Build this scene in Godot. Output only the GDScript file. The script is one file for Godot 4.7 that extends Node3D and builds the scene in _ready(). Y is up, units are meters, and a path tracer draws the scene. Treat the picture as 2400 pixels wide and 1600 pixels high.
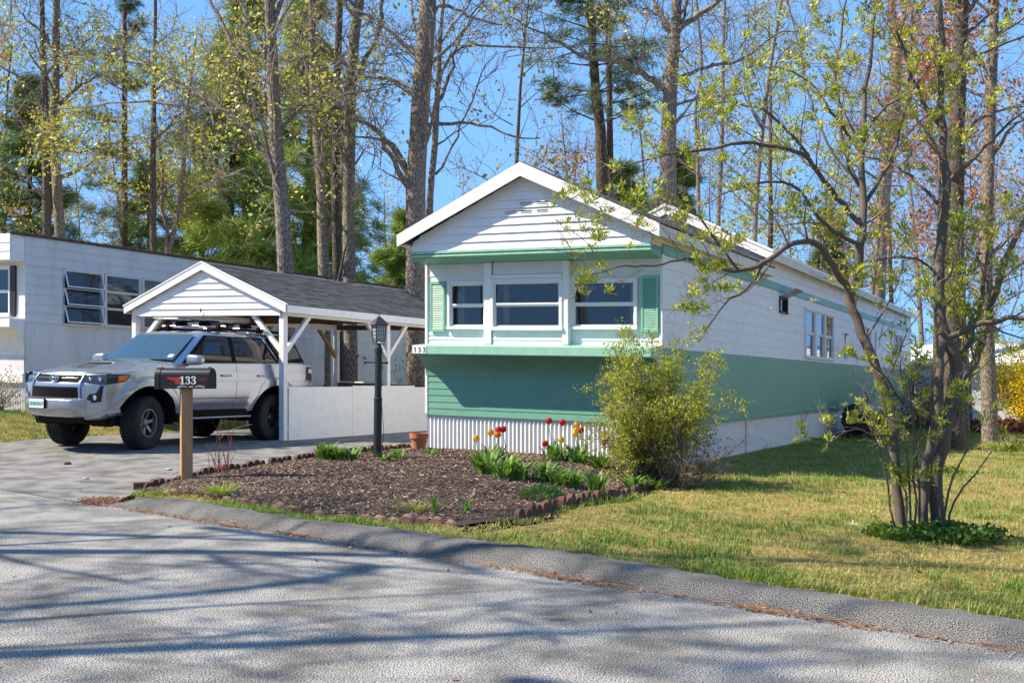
extends Node3D
# A mint-green mobile home on a gently sloping street corner, spring noon sun from the left.
# y up, metres. The whole site falls 2.2 cm per metre towards +x; the homes follow it.

const FALL := 0.022
const HOME := Vector3(-1.457, 0, -18.5)          # front left corner of the green home
const ALONG := Vector3(0.8886, 0, 0.4586)        # along the fronts of the homes
const BACK := Vector3(0.4586, 0, -0.8886)        # along their sides, away from the street

var M := {}
var used_names := {}

func _ready() -> void:
	camera_and_light()
	make_materials()
	ground()
	green_home()
	neighbour_home()
	carport()
	far_buildings()
	added_right_home()
	suv()
	mailbox()
	lamp_post()
	garden()
	side_things()
	front_shrubs()
	magnolia()
	near_trees()
	woods()
	litter()

func camera_and_light() -> void:
	var cam := Camera3D.new()
	cam.name = "camera"
	add_child(cam)
	cam.position = Vector3(0, 1.35, 0)
	cam.near = 0.1
	cam.far = 900.0
	cam.projection = Camera3D.PROJECTION_FRUSTUM
	cam.size = 0.1 * 1600.0 / 2540.0
	cam.frustum_offset = Vector2(0, 0.1 * 71.0 / 2540.0)
	cam.current = true
	var env := Environment.new()
	env.background_mode = Environment.BG_SKY
	var sm := ProceduralSkyMaterial.new()
	sm.sky_top_color = Color(0.36, 0.53, 0.74)
	sm.sky_horizon_color = Color(0.46, 0.655, 0.86)
	sm.sky_curve = 0.17
	sm.ground_bottom_color = Color(0.3, 0.29, 0.26)
	sm.ground_horizon_color = Color(0.5, 0.55, 0.58)
	sm.sun_angle_max = 8.0
	sm.sky_energy_multiplier = 1.0
	var sky := Sky.new()
	sky.sky_material = sm
	env.sky = sky
	env.tonemap_mode = Environment.TONE_MAPPER_LINEAR
	env.tonemap_exposure = 2.0
	env.sdfgi_enabled = true
	env.ssao_enabled = true
	env.ssil_enabled = true
	var we := WorldEnvironment.new()
	we.name = "world"
	we.environment = env
	add_child(we)
	var sun := DirectionalLight3D.new()
	sun.name = "sun"
	sun.light_energy = 1.6
	sun.light_color = Color(1.0, 0.945, 0.85)
	sun.light_angular_distance = 0.55
	sun.shadow_enabled = true
	add_child(sun)
	sun.look_at_from_position(Vector3.ZERO, Vector3(1.916, -2.0, -0.137), Vector3.UP)

# ---------------------------------------------------------------- mesh builder
class MB:
	var v := PackedVector3Array()
	var n := PackedVector3Array()
	var c := PackedColorArray()
	var t := PackedVector2Array()
	var ix := PackedInt32Array()
	var xf := Transform3D()
	var tint := Color.WHITE
	var colored := false
	var mapped := false

	func vert(p: Vector3, nn: Vector3) -> int:
		v.append(p)
		n.append(nn)
		if colored:
			c.append(tint)
		return v.size() - 1

	func tri(a: Vector3, b: Vector3, d: Vector3, out := Vector3.ZERO) -> void:
		a = xf * a; b = xf * b; d = xf * d
		var nn := (d - a).cross(b - a).normalized()
		if out != Vector3.ZERO and nn.dot(xf.basis * out) < 0.0:
			var q := b
			b = d
			d = q
			nn = -nn
		var i := v.size()
		vert(a, nn); vert(b, nn); vert(d, nn)
		ix.append_array(PackedInt32Array([i, i + 1, i + 2]))

	func quad(a: Vector3, b: Vector3, d: Vector3, e: Vector3, out := Vector3.ZERO) -> void:
		a = xf * a; b = xf * b; d = xf * d; e = xf * e
		var nn := (d - a).cross(b - a)
		if nn.length_squared() < 1e-14:
			nn = (e - a).cross(d - a)
		nn = nn.normalized()
		var i := v.size()
		if out != Vector3.ZERO and nn.dot(xf.basis * out) < 0.0:
			nn = -nn
			vert(a, nn); vert(e, nn); vert(d, nn); vert(b, nn)
		else:
			vert(a, nn); vert(b, nn); vert(d, nn); vert(e, nn)
		ix.append_array(PackedInt32Array([i, i + 1, i + 2, i, i + 2, i + 3]))

	# box from corner to corner, with edges cut off by k
	func box(lo: Vector3, hi: Vector3, k := 0.0) -> void:
		if k <= 0.0:
			for ax in 3:
				var b := (ax + 1) % 3
				var d := (ax + 2) % 3
				for s in 2:
					var p := Vector3.ZERO
					p[ax] = hi[ax] if s else lo[ax]
					var q: Array[Vector3] = []
					for e in [[0, 0], [1, 0], [1, 1], [0, 1]]:
						var w := p
						w[b] = hi[b] if e[0] else lo[b]
						w[d] = hi[d] if e[1] else lo[d]
						q.append(w)
					var o := Vector3.ZERO
					o[ax] = 1.0 if s else -1.0
					quad(q[0], q[1], q[2], q[3], o)
			return
		var cen := (lo + hi) * 0.5
		var h := (hi - lo) * 0.5
		for ax in 3:
			var b := (ax + 1) % 3
			var d := (ax + 2) % 3
			for s in [-1.0, 1.0]:
				var q: Array[Vector3] = []
				for e in [[-1, -1], [1, -1], [1, 1], [-1, 1]]:
					var w := Vector3.ZERO
					w[ax] = s * h[ax]
					w[b] = e[0] * (h[b] - k)
					w[d] = e[1] * (h[d] - k)
					q.append(cen + w)
				var o := Vector3.ZERO
				o[ax] = s
				quad(q[0], q[1], q[2], q[3], o)
			for s1 in [-1.0, 1.0]:
				for s2 in [-1.0, 1.0]:
					var a1 := Vector3.ZERO
					a1[b] = s1 * h[b]
					a1[d] = s2 * (h[d] - k)
					var a2 := Vector3.ZERO
					a2[b] = s1 * (h[b] - k)
					a2[d] = s2 * h[d]
					var m := Vector3.ZERO
					m[ax] = h[ax] - k
					var o := Vector3.ZERO
					o[b] = s1
					o[d] = s2
					quad(cen + a1 - m, cen + a2 - m, cen + a2 + m, cen + a1 + m, o)
		for sx in [-1.0, 1.0]:
			for sy in [-1.0, 1.0]:
				for sz in [-1.0, 1.0]:
					var s := Vector3(sx, sy, sz)
					tri(cen + s * (h - Vector3(0, k, k)), cen + s * (h - Vector3(k, 0, k)), cen + s * (h - Vector3(k, k, 0)), s)

	# a bar of rectangular section w x h from a to b
	func bar(a: Vector3, b: Vector3, w: float, h: float, up := Vector3.UP, k := 0.0) -> void:
		var keep := xf
		var f := (b - a).normalized()
		var r := f.cross(up).normalized()
		var u := r.cross(f).normalized()
		xf = xf * Transform3D(Basis(r, u, -f), a)
		box(Vector3(-w / 2, -h / 2, -(b - a).length()), Vector3(w / 2, h / 2, 0), k)
		xf = keep

	# polygon (in the x-y plane of the current frame) pushed along z
	func prism(poly: PackedVector2Array, z0: float, z1: float) -> void:
		var tr := Geometry2D.triangulate_polygon(poly)
		for i in range(0, tr.size(), 3):
			for z in [z0, z1]:
				var o := Vector3(0, 0, signf(z - (z0 + z1) * 0.5))
				var p := poly[tr[i]]
				var q := poly[tr[i + 1]]
				var r := poly[tr[i + 2]]
				tri(Vector3(p.x, p.y, z), Vector3(q.x, q.y, z), Vector3(r.x, r.y, z), o)
		var cw := Geometry2D.is_polygon_clockwise(poly)
		for i in poly.size():
			var a := poly[i]
			var b := poly[(i + 1) % poly.size()]
			var e := b - a
			var o := Vector3(e.y, -e.x, 0) * (-1.0 if cw else 1.0)
			quad(Vector3(a.x, a.y, z0), Vector3(b.x, b.y, z0), Vector3(b.x, b.y, z1), Vector3(a.x, a.y, z1), o)

	func tube(pts: Array, rad: Array, sides := 6, cap := true) -> void:
		var k := pts.size()
		var side := Vector3.RIGHT
		var first := v.size()
		for i in k:
			var f: Vector3 = (pts[mini(i + 1, k - 1)] - pts[maxi(i - 1, 0)]).normalized()
			if i == 0:
				side = f.cross(Vector3.UP if absf(f.y) < 0.9 else Vector3.RIGHT).normalized()
			side = (side - f * side.dot(f)).normalized()
			var o := f.cross(side)
			for j in sides:
				var a := TAU * j / sides
				var d := side * cos(a) + o * sin(a)
				vert(xf * (pts[i] + d * rad[i]), (xf.basis * d).normalized())
		for i in k - 1:
			for j in sides:
				var a := first + i * sides + j
				var b := first + i * sides + (j + 1) % sides
				ix.append_array(PackedInt32Array([a, a + sides, b, b, a + sides, b + sides]))
		if cap:
			for e in [0, k - 1]:
				var f: Vector3 = (pts[1] - pts[0]).normalized() * -1.0 if e == 0 else (pts[k - 1] - pts[k - 2]).normalized()
				var mid := vert(xf * pts[e], xf.basis * f)
				for j in sides:
					vert(v[first + e * sides + j], xf.basis * f)
				for j in sides:
					var a := mid + 1 + j
					var b := mid + 1 + (j + 1) % sides
					if e == 0:
						ix.append_array(PackedInt32Array([mid, a, b]))
					else:
						ix.append_array(PackedInt32Array([mid, b, a]))

	# profile of Vector2(radius, height) turned about y
	func lathe(prof: Array, sides := 16, smooth := false) -> void:
		for i in prof.size() - 1:
			var p: Vector2 = prof[i]
			var q: Vector2 = prof[i + 1]
			var nn := Vector2(q.y - p.y, p.x - q.x).normalized()
			for j in sides:
				var a := TAU * j / sides
				var b := TAU * (j + 1) / sides
				var pa := Vector3(cos(a) * p.x, p.y, sin(a) * p.x)
				var pb := Vector3(cos(b) * p.x, p.y, sin(b) * p.x)
				var qa := Vector3(cos(a) * q.x, q.y, sin(a) * q.x)
				var qb := Vector3(cos(b) * q.x, q.y, sin(b) * q.x)
				var o := v.size()
				var na := (xf.basis * Vector3(cos(a) * nn.x, nn.y, sin(a) * nn.x)).normalized()
				var nb := (xf.basis * Vector3(cos(b) * nn.x, nn.y, sin(b) * nn.x)).normalized()
				vert(xf * pa, na); vert(xf * pb, nb); vert(xf * qb, nb); vert(xf * qa, na)
				ix.append_array(PackedInt32Array([o, o + 1, o + 2, o, o + 2, o + 3]))

	# grid of points, smooth normals; rows x cols
	func sheet(pts: PackedVector3Array, rows: int, cols: int, flip := false) -> void:
		var first := v.size()
		for i in rows:
			for j in cols:
				var dx := xf.basis * (pts[i * cols + mini(j + 1, cols - 1)] - pts[i * cols + maxi(j - 1, 0)])
				var dy := xf.basis * (pts[mini(i + 1, rows - 1) * cols + j] - pts[maxi(i - 1, 0) * cols + j])
				var nn := dx.cross(dy).normalized()
				vert(xf * pts[i * cols + j], -nn if flip else nn)
		for i in rows - 1:
			for j in cols - 1:
				var a := first + i * cols + j
				if flip:
					ix.append_array(PackedInt32Array([a, a + 1, a + cols, a + 1, a + cols + 1, a + cols]))
				else:
					ix.append_array(PackedInt32Array([a, a + cols, a + 1, a + 1, a + cols, a + cols + 1]))

	func mesh() -> ArrayMesh:
		var arr := []
		arr.resize(Mesh.ARRAY_MAX)
		arr[Mesh.ARRAY_VERTEX] = v
		arr[Mesh.ARRAY_NORMAL] = n
		if colored:
			arr[Mesh.ARRAY_COLOR] = c
		if mapped:
			arr[Mesh.ARRAY_TEX_UV] = t
		arr[Mesh.ARRAY_INDEX] = ix
		var m := ArrayMesh.new()
		m.add_surface_from_arrays(Mesh.PRIMITIVE_TRIANGLES, arr)
		return m

# ---------------------------------------------------------------- nodes
func numbered(called: String) -> String:
	if not used_names.has(called):
		used_names[called] = 0
		return called
	used_names[called] += 1
	return "%s_%03d" % [called, used_names[called]]

func tag(o: Node, label: String, category: String, group := "", kind := "") -> Node:
	if label: o.set_meta("label", label)
	if category: o.set_meta("category", category)
	if group: o.set_meta("group", group)
	if kind: o.set_meta("kind", kind)
	return o

func thing(called: String, label: String, category: String, at := Vector3.ZERO, turn := 0.0, group := "") -> Node3D:
	var o := Node3D.new()
	o.name = numbered(called)
	add_child(o)
	o.position = at
	o.rotation.y = turn
	tag(o, label, category, group)
	return o

func part(called: String, mesh: Mesh, m: Material, parent: Node3D, at := Vector3.ZERO) -> MeshInstance3D:
	var o := MeshInstance3D.new()
	var taken := 0
	var nm := called
	while parent.has_node(nm):
		taken += 1
		nm = "%s_%03d" % [called, taken]
	o.name = nm
	o.mesh = mesh
	o.material_override = m
	o.position = at
	parent.add_child(o, true)
	return o

func solo(called: String, mesh: Mesh, m: Material, label: String, category: String, at := Vector3.ZERO, group := "", kind := "") -> MeshInstance3D:
	var o := MeshInstance3D.new()
	o.name = numbered(called)
	o.mesh = mesh
	o.material_override = m
	o.position = at
	add_child(o)
	tag(o, label, category, group, kind)
	return o

func copies(called: String, mesh: Mesh, m: Material, where: Array, tints: Array, parent: Node) -> MultiMeshInstance3D:
	var mm := MultiMesh.new()
	mm.transform_format = MultiMesh.TRANSFORM_3D
	mm.use_colors = not tints.is_empty()
	mm.mesh = mesh
	mm.instance_count = where.size()
	for i in where.size():
		mm.set_instance_transform(i, where[i])
		if not tints.is_empty():
			mm.set_instance_color(i, tints[i])
	var o := MultiMeshInstance3D.new()
	o.name = called if parent != self else numbered(called)
	o.multimesh = mm
	o.material_override = m
	parent.add_child(o, true)
	return o

func rng(s: int) -> RandomNumberGenerator:
	var r := RandomNumberGenerator.new()
	r.seed = s
	return r

# frame of a building: x along the street front, y up, z = away from the street; follows the fall of the site
func frame(turn_in := 0.0) -> Transform3D:
	var a := ALONG.rotated(Vector3.UP, turn_in)
	var b := BACK.rotated(Vector3.UP, turn_in)
	return Transform3D(Basis(a - Vector3.UP * FALL * a.x, Vector3.UP, b - Vector3.UP * FALL * b.x), Vector3.ZERO)

func fmb() -> MB:
	var m := MB.new()
	m.xf = frame()
	return m

# ---------------------------------------------------------------- materials
func lin(r: float, g: float, b: float) -> Color:
	return Color(r, g, b).linear_to_srgb()

func noise_tex(fr: float, size: int, ramp: Array, kind := FastNoiseLite.TYPE_SIMPLEX_SMOOTH, sd := 1, oct := 4) -> NoiseTexture2D:
	var f := FastNoiseLite.new()
	f.noise_type = kind
	f.frequency = fr
	f.seed = sd
	f.fractal_octaves = oct
	var t := NoiseTexture2D.new()
	t.width = size
	t.height = size
	t.seamless = true
	t.noise = f
	var g := Gradient.new()
	var offs := PackedFloat32Array()
	var cols := PackedColorArray()
	for e in ramp:
		offs.append(e[0])
		cols.append(e[1])
	g.offsets = offs
	g.colors = cols
	t.color_ramp = g
	return t

func grey(a: float) -> Color:
	return Color(a, a, a)

func plain(col: Color, rough := 0.6, metal := 0.0) -> StandardMaterial3D:
	var m := StandardMaterial3D.new()
	m.albedo_color = col
	m.roughness = rough
	m.metallic = metal
	return m

# surface with a mottled tint and faint relief, laid in world space
func mottled(col: Color, rough: float, tex: Texture2D, scale: float, bump: Texture2D = null, bump_cm := 0.0, tall := 1.0) -> StandardMaterial3D:
	var m := plain(col, rough)
	m.albedo_texture = tex
	m.uv1_triplanar = true
	m.uv1_world_triplanar = true
	m.uv1_scale = Vector3(scale, scale * tall, scale)
	m.uv1_triplanar_sharpness = 4.0
	if bump:
		m.heightmap_enabled = true
		m.heightmap_texture = bump
		m.heightmap_scale = bump_cm
	return m

func leafy(back := 0.5, rough := 0.55) -> StandardMaterial3D:
	var m := plain(Color.WHITE, rough)
	m.vertex_color_use_as_albedo = true
	m.cull_mode = BaseMaterial3D.CULL_DISABLED
	m.backlight_enabled = true
	m.backlight = lin(back, back, back * 0.6)
	return m

func make_materials() -> void:
	var soft := noise_tex(0.012, 512, [[0.0, grey(0.94)], [0.5, grey(0.985)], [1.0, grey(1.0)]], FastNoiseLite.TYPE_SIMPLEX_SMOOTH, 3, 5)
	var streak := noise_tex(0.02, 512, [[0.0, Color(0.90, 0.90, 0.89)], [0.35, Color(0.97, 0.97, 0.97)], [0.7, grey(1.0)], [1.0, grey(1.0)]], FastNoiseLite.TYPE_SIMPLEX_SMOOTH, 8, 5)
	var fine := noise_tex(0.15, 512, [[0.0, grey(0.0)], [1.0, grey(1.0)]], FastNoiseLite.TYPE_SIMPLEX, 11, 3)
	var speck := noise_tex(0.105, 1024, [[0.0, grey(0.06)], [0.34, grey(0.30)], [0.46, grey(0.64)], [0.58, grey(0.97)], [1.0, Color(1.0, 0.98, 0.94)]], FastNoiseLite.TYPE_SIMPLEX, 21, 4)
	var speck_h := noise_tex(0.105, 1024, [[0.0, grey(0.0)], [0.45, grey(0.7)], [1.0, grey(1.0)]], FastNoiseLite.TYPE_SIMPLEX, 21, 4)
	var patch := noise_tex(0.011, 1024, [[0.0, grey(0.55)], [0.35, grey(0.78)], [0.6, grey(0.94)], [1.0, grey(1.0)]], FastNoiseLite.TYPE_SIMPLEX_SMOOTH, 31, 6)
	var grime := noise_tex(0.03, 512, [[0.0, Color(0.86, 0.83, 0.76)], [0.25, Color(0.95, 0.94, 0.91)], [0.42, grey(1.0)], [1.0, grey(1.0)]], FastNoiseLite.TYPE_SIMPLEX, 14, 6)
	M.white = mottled(lin(0.74, 0.75, 0.76), 0.45, soft, 0.45)
	M.vinyl_stained = mottled(lin(0.80, 0.81, 0.82), 0.42, grime, 0.5, null, 0.0, 0.5)
	M.board_stained = mottled(lin(0.72, 0.75, 0.74), 0.5, grime, 0.33, null, 0.0, 0.25)
	M.white_clean = mottled(lin(0.80, 0.80, 0.79), 0.4, soft, 0.5)
	M.vinyl = mottled(lin(0.80, 0.81, 0.82), 0.42, soft, 0.3)
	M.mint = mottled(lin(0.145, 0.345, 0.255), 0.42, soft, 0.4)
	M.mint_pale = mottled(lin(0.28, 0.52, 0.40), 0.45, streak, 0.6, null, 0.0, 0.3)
	M.mint_shutter = mottled(lin(0.20, 0.47, 0.34), 0.45, soft, 0.9)
	M.old_white = mottled(lin(0.66, 0.67, 0.68), 0.5, streak, 0.22, null, 0.0, 0.3)
	M.cream = mottled(lin(0.66, 0.64, 0.56), 0.55, streak, 0.3)
	M.alu = plain(lin(0.55, 0.56, 0.58), 0.35, 0.85)
	M.alu_white = plain(lin(0.70, 0.71, 0.72), 0.4, 0.0)
	var glass := plain(Color(0.05, 0.055, 0.06, 0.28), 0.02)
	glass.transparency = BaseMaterial3D.TRANSPARENCY_ALPHA
	glass.metallic_specular = 0.7
	M.glass = glass
	M.dark_glass = plain(lin(0.012, 0.014, 0.016), 0.04)
	M.room = plain(lin(0.12, 0.105, 0.095), 0.9)
	M.curtain = plain(lin(0.6, 0.58, 0.54), 0.95)
	M.dark_metal = plain(lin(0.014, 0.015, 0.018), 0.45)
	M.bare_wood = wood(lin(0.30, 0.155, 0.07), lin(0.52, 0.32, 0.165), 0.9, 3.0)
	M.old_wood = wood(lin(0.10, 0.055, 0.03), lin(0.22, 0.125, 0.07), 0.85, 2.0)
	M.felt = mottled(lin(0.5, 0.5, 0.52), 0.95, noise_tex(0.2, 512, [[0.0, grey(0.10)], [0.4, grey(0.22)], [0.7, grey(0.34)], [1.0, grey(0.55)]], FastNoiseLite.TYPE_SIMPLEX, 41, 3), 1.2, fine, 0.3)
	M.felt_a = mottled(lin(0.085, 0.095, 0.115), 0.95, speck, 0.9, fine, 0.2)
	M.felt_b = mottled(lin(0.125, 0.138, 0.165), 0.95, speck, 0.9, fine, 0.2)
	M.felt_c = mottled(lin(0.048, 0.054, 0.068), 0.95, speck, 0.9, fine, 0.2)
	M.sheet_white = mottled(lin(0.72, 0.75, 0.74), 0.5, streak, 0.3, null, 0.0, 0.1)
	# road: pale stones in grey binder, worn in broad patches
	var road := mottled(lin(0.55, 0.54, 0.52), 0.92, speck, 0.66, speck_h, 0.06)
	road.detail_enabled = true
	road.detail_albedo = patch
	road.detail_blend_mode = BaseMaterial3D.BLEND_MODE_MUL
	road.detail_uv_layer = BaseMaterial3D.DETAIL_UV_2
	road.uv2_triplanar = true
	road.uv2_world_triplanar = true
	road.uv2_scale = Vector3(0.11, 0.11, 0.11)
	M.road = road
	var drive := road.duplicate() as StandardMaterial3D
	drive.albedo_color = lin(0.42, 0.415, 0.405)
	drive.uv1_scale = Vector3.ONE * 0.75
	drive.heightmap_scale = 0.05
	drive.uv2_scale = Vector3.ONE * 0.17
	M.drive = drive
	var kerb := road.duplicate() as StandardMaterial3D
	kerb.albedo_color = lin(0.27, 0.268, 0.265)
	kerb.uv1_scale = Vector3.ONE * 0.72
	kerb.heightmap_scale = 0.15
	M.kerb = kerb
	M.soil = mottled(lin(0.34, 0.29, 0.16), 0.95, noise_tex(0.03, 1024, [[0.0, Color(0.42, 0.40, 0.22)], [0.4, Color(0.72, 0.68, 0.40)], [0.6, Color(0.85, 0.80, 0.55)], [1.0, Color(1, 0.93, 0.7)]], FastNoiseLite.TYPE_SIMPLEX, 51, 6), 0.4)
	M.mulch = mottled(lin(0.085, 0.055, 0.042), 0.95, noise_tex(0.06, 1024, [[0.0, grey(0.35)], [0.5, grey(0.75)], [1.0, grey(1.0)]], FastNoiseLite.TYPE_SIMPLEX, 61, 6), 0.8, fine, 1.5)
	var chip := plain(Color.WHITE, 0.9)
	chip.vertex_color_use_as_albedo = true
	chip.cull_mode = BaseMaterial3D.CULL_DISABLED
	M.chip = chip
	M.blade = leafy(0.35, 0.6)
	M.leaf = leafy(0.75, 0.5)
	M.needle = leafy(0.2, 0.6)
	M.petal = leafy(0.7, 0.45)
	M.terracotta = mottled(lin(0.46, 0.16, 0.075), 0.85, soft, 3.0)
	M.brick = mottled(lin(0.19, 0.085, 0.062), 0.9, noise_tex(0.05, 512, [[0.0, grey(0.55)], [0.5, grey(0.9)], [1.0, grey(1.0)]], FastNoiseLite.TYPE_SIMPLEX, 71, 5), 2.0, fine, 0.5)
	M.brick_pale = mottled(lin(0.36, 0.20, 0.155), 0.9, noise_tex(0.05, 512, [[0.0, grey(0.6)], [0.5, grey(0.9)], [1.0, grey(1.0)]], FastNoiseLite.TYPE_SIMPLEX, 72, 5), 2.0, fine, 0.5)
	M.brick_dark = mottled(lin(0.085, 0.05, 0.042), 0.9, soft, 2.0, fine, 0.5)
	M.stone = mottled(lin(0.35, 0.33, 0.30), 0.9, soft, 4.0)
	var bark_t := noise_tex(0.03, 512, [[0.0, Color(0.42, 0.40, 0.38)], [0.45, Color(0.75, 0.73, 0.70)], [0.7, grey(0.95)], [1.0, grey(1.0)]], FastNoiseLite.TYPE_SIMPLEX, 81, 5)
	M.bark = mottled(lin(0.31, 0.265, 0.225), 0.9, bark_t, 1.3, bark_t, 2.0, 0.35)
	M.bark_dark = mottled(lin(0.15, 0.12, 0.10), 0.9, bark_t, 1.6, bark_t, 2.5, 0.3)
	M.bark_pine = mottled(lin(0.135, 0.09, 0.07), 0.9, bark_t, 1.1, bark_t, 3.0, 0.3)
	M.bark_smooth = mottled(lin(0.165, 0.135, 0.11), 0.8, noise_tex(0.05, 512, [[0.0, Color(0.5, 0.5, 0.45)], [0.5, grey(0.85)], [0.72, grey(1.0)], [1.0, Color(1, 1, 0.92)]], FastNoiseLite.TYPE_SIMPLEX, 83, 4), 3.5, fine, 0.3, 0.6)
	M.twig = plain(lin(0.20, 0.17, 0.145), 0.85)
	M.twig_pale = plain(lin(0.17, 0.135, 0.11), 0.8)
	M.twig_red = plain(lin(0.16, 0.05, 0.035), 0.7)
	M.needles_litter = chip

# wood with grain running along y
func wood(a: Color, b: Color, rough: float, scale: float) -> StandardMaterial3D:
	var t := noise_tex(0.02, 512, [[0.0, a], [0.45, a.lerp(b, 0.6)], [0.55, a.lerp(b, 0.35)], [1.0, b]], FastNoiseLite.TYPE_SIMPLEX, 91, 5)
	return mottled(Color.WHITE, rough, t, scale, t, 0.15, 0.08)
# ================================================================ ground
const KERB_ROAD := [[-4.2, -11.35], [-3.09, -10.45], [-1.94, -9.64], [-1.2, -9.02], [0.0, -8.2], [0.9, -7.47], [1.78, -6.82], [2.84, -6.0], [6.0, -3.65], [14.0, 2.3]]
const KERB_YARD := [[-4.05, -12.0], [-2.86, -10.95], [-1.95, -10.22], [-1.11, -9.62], [0.0, -8.82], [0.83, -8.22], [1.45, -7.68], [2.14, -7.1], [3.1, -6.42], [6.35, -4.1], [14.4, 1.8]]
const BED_BACK := [[-4.3, -12.62], [-4.05, -13.35], [-3.86, -13.9], [-3.44, -14.72], [-3.0, -15.8], [-2.65, -16.8], [-2.22, -17.7], [-1.75, -18.5], [-1.3, -18.55], [0.0, -17.85], [1.2, -17.25], [2.4, -16.6]]
const BED_FRONT := [[-4.25, -12.55], [-3.9, -12.42], [-3.56, -12.2], [-2.75, -11.53], [-2.17, -10.98], [-1.65, -10.57], [-1.17, -10.3], [-0.78, -10.12], [-0.5, -9.95], [0.05, -10.5], [0.26, -10.95], [0.68, -11.96], [1.17, -12.88], [1.47, -13.41], [2.09, -15.06], [2.48, -16.4]]
const DRIVE_LEFT := [[-11.4, -16.65], [-9.3, -17.05], [-8.55, -18.0], [-8.1, -19.0], [-5.5, -24.0], [-3.0, -28.9]]
const DRIVE_RIGHT := [[-4.25, -11.3], [-4.33, -12.6], [-3.9, -13.9], [-3.48, -14.72], [-3.04, -15.8], [-2.69, -16.8], [-2.26, -17.7], [-1.75, -18.55], [-1.48, -18.6], [2.1, -25.6]]

var bed_poly := PackedVector2Array()
var drive_poly := PackedVector2Array()
var lump := FastNoiseLite.new()

func kerb_k(x: float, z: float) -> float:      # metres from the edge of the street into the yards
	return (x + 4.14) * 0.6 - (z + 11.25) * 0.8

func front_u(x: float, z: float) -> float:     # metres along the street front from the green home's left corner
	return (x - HOME.x) * ALONG.x + (z - HOME.z) * ALONG.z

func side_v(x: float, z: float) -> float:      # metres behind the front of the green home
	return (x - HOME.x) * BACK.x + (z - HOME.z) * BACK.z

func gy(x: float, z: float) -> float:
	var k := kerb_k(x, z)
	var u := front_u(x, z)
	var left := -0.15 + 0.15 * smoothstep(0.0, 4.0, k) + 0.35 * smoothstep(-6.3, -8.8, u)
	var right := -0.15 + 0.07 * smoothstep(0.2, 0.9, k) - 0.06 * smoothstep(2.0, 6.0, k)
	var fall := FALL * clampf(x, -45.0, 45.0)
	return lerpf(left, right, smoothstep(3.0, 4.7, u)) - fall

func on_ground(x: float, z: float, up := 0.0) -> Vector3:
	return Vector3(x, gy(x, z) + up, z)

func resample(pts: Array, count: int) -> PackedVector2Array:
	var total := 0.0
	for i in pts.size() - 1:
		total += Vector2(pts[i][0], pts[i][1]).distance_to(Vector2(pts[i + 1][0], pts[i + 1][1]))
	var out := PackedVector2Array()
	var at := 0.0
	var seg := 0
	for n in count:
		var want := total * n / (count - 1)
		while seg < pts.size() - 2:
			var d := Vector2(pts[seg][0], pts[seg][1]).distance_to(Vector2(pts[seg + 1][0], pts[seg + 1][1]))
			if at + d >= want:
				break
			at += d
			seg += 1
		var a := Vector2(pts[seg][0], pts[seg][1])
		var b := Vector2(pts[seg + 1][0], pts[seg + 1][1])
		out.append(a.lerp(b, clampf((want - at) / a.distance_to(b), 0, 1)))
	return out

func loft(a: PackedVector2Array, b: PackedVector2Array, across: int, up: Callable) -> ArrayMesh:
	var pts := PackedVector3Array()
	for i in a.size():
		for j in across:
			var s := float(j) / (across - 1)
			var p := a[i].lerp(b[i], s)
			pts.append(Vector3(p.x, gy(p.x, p.y) + up.call(p, float(i) / (a.size() - 1), s), p.y))
	var m := MB.new()
	m.sheet(pts, a.size(), across)
	if m.n[0].y < 0:
		m = MB.new()
		m.sheet(pts, a.size(), across, true)
	return m.mesh()

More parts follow.
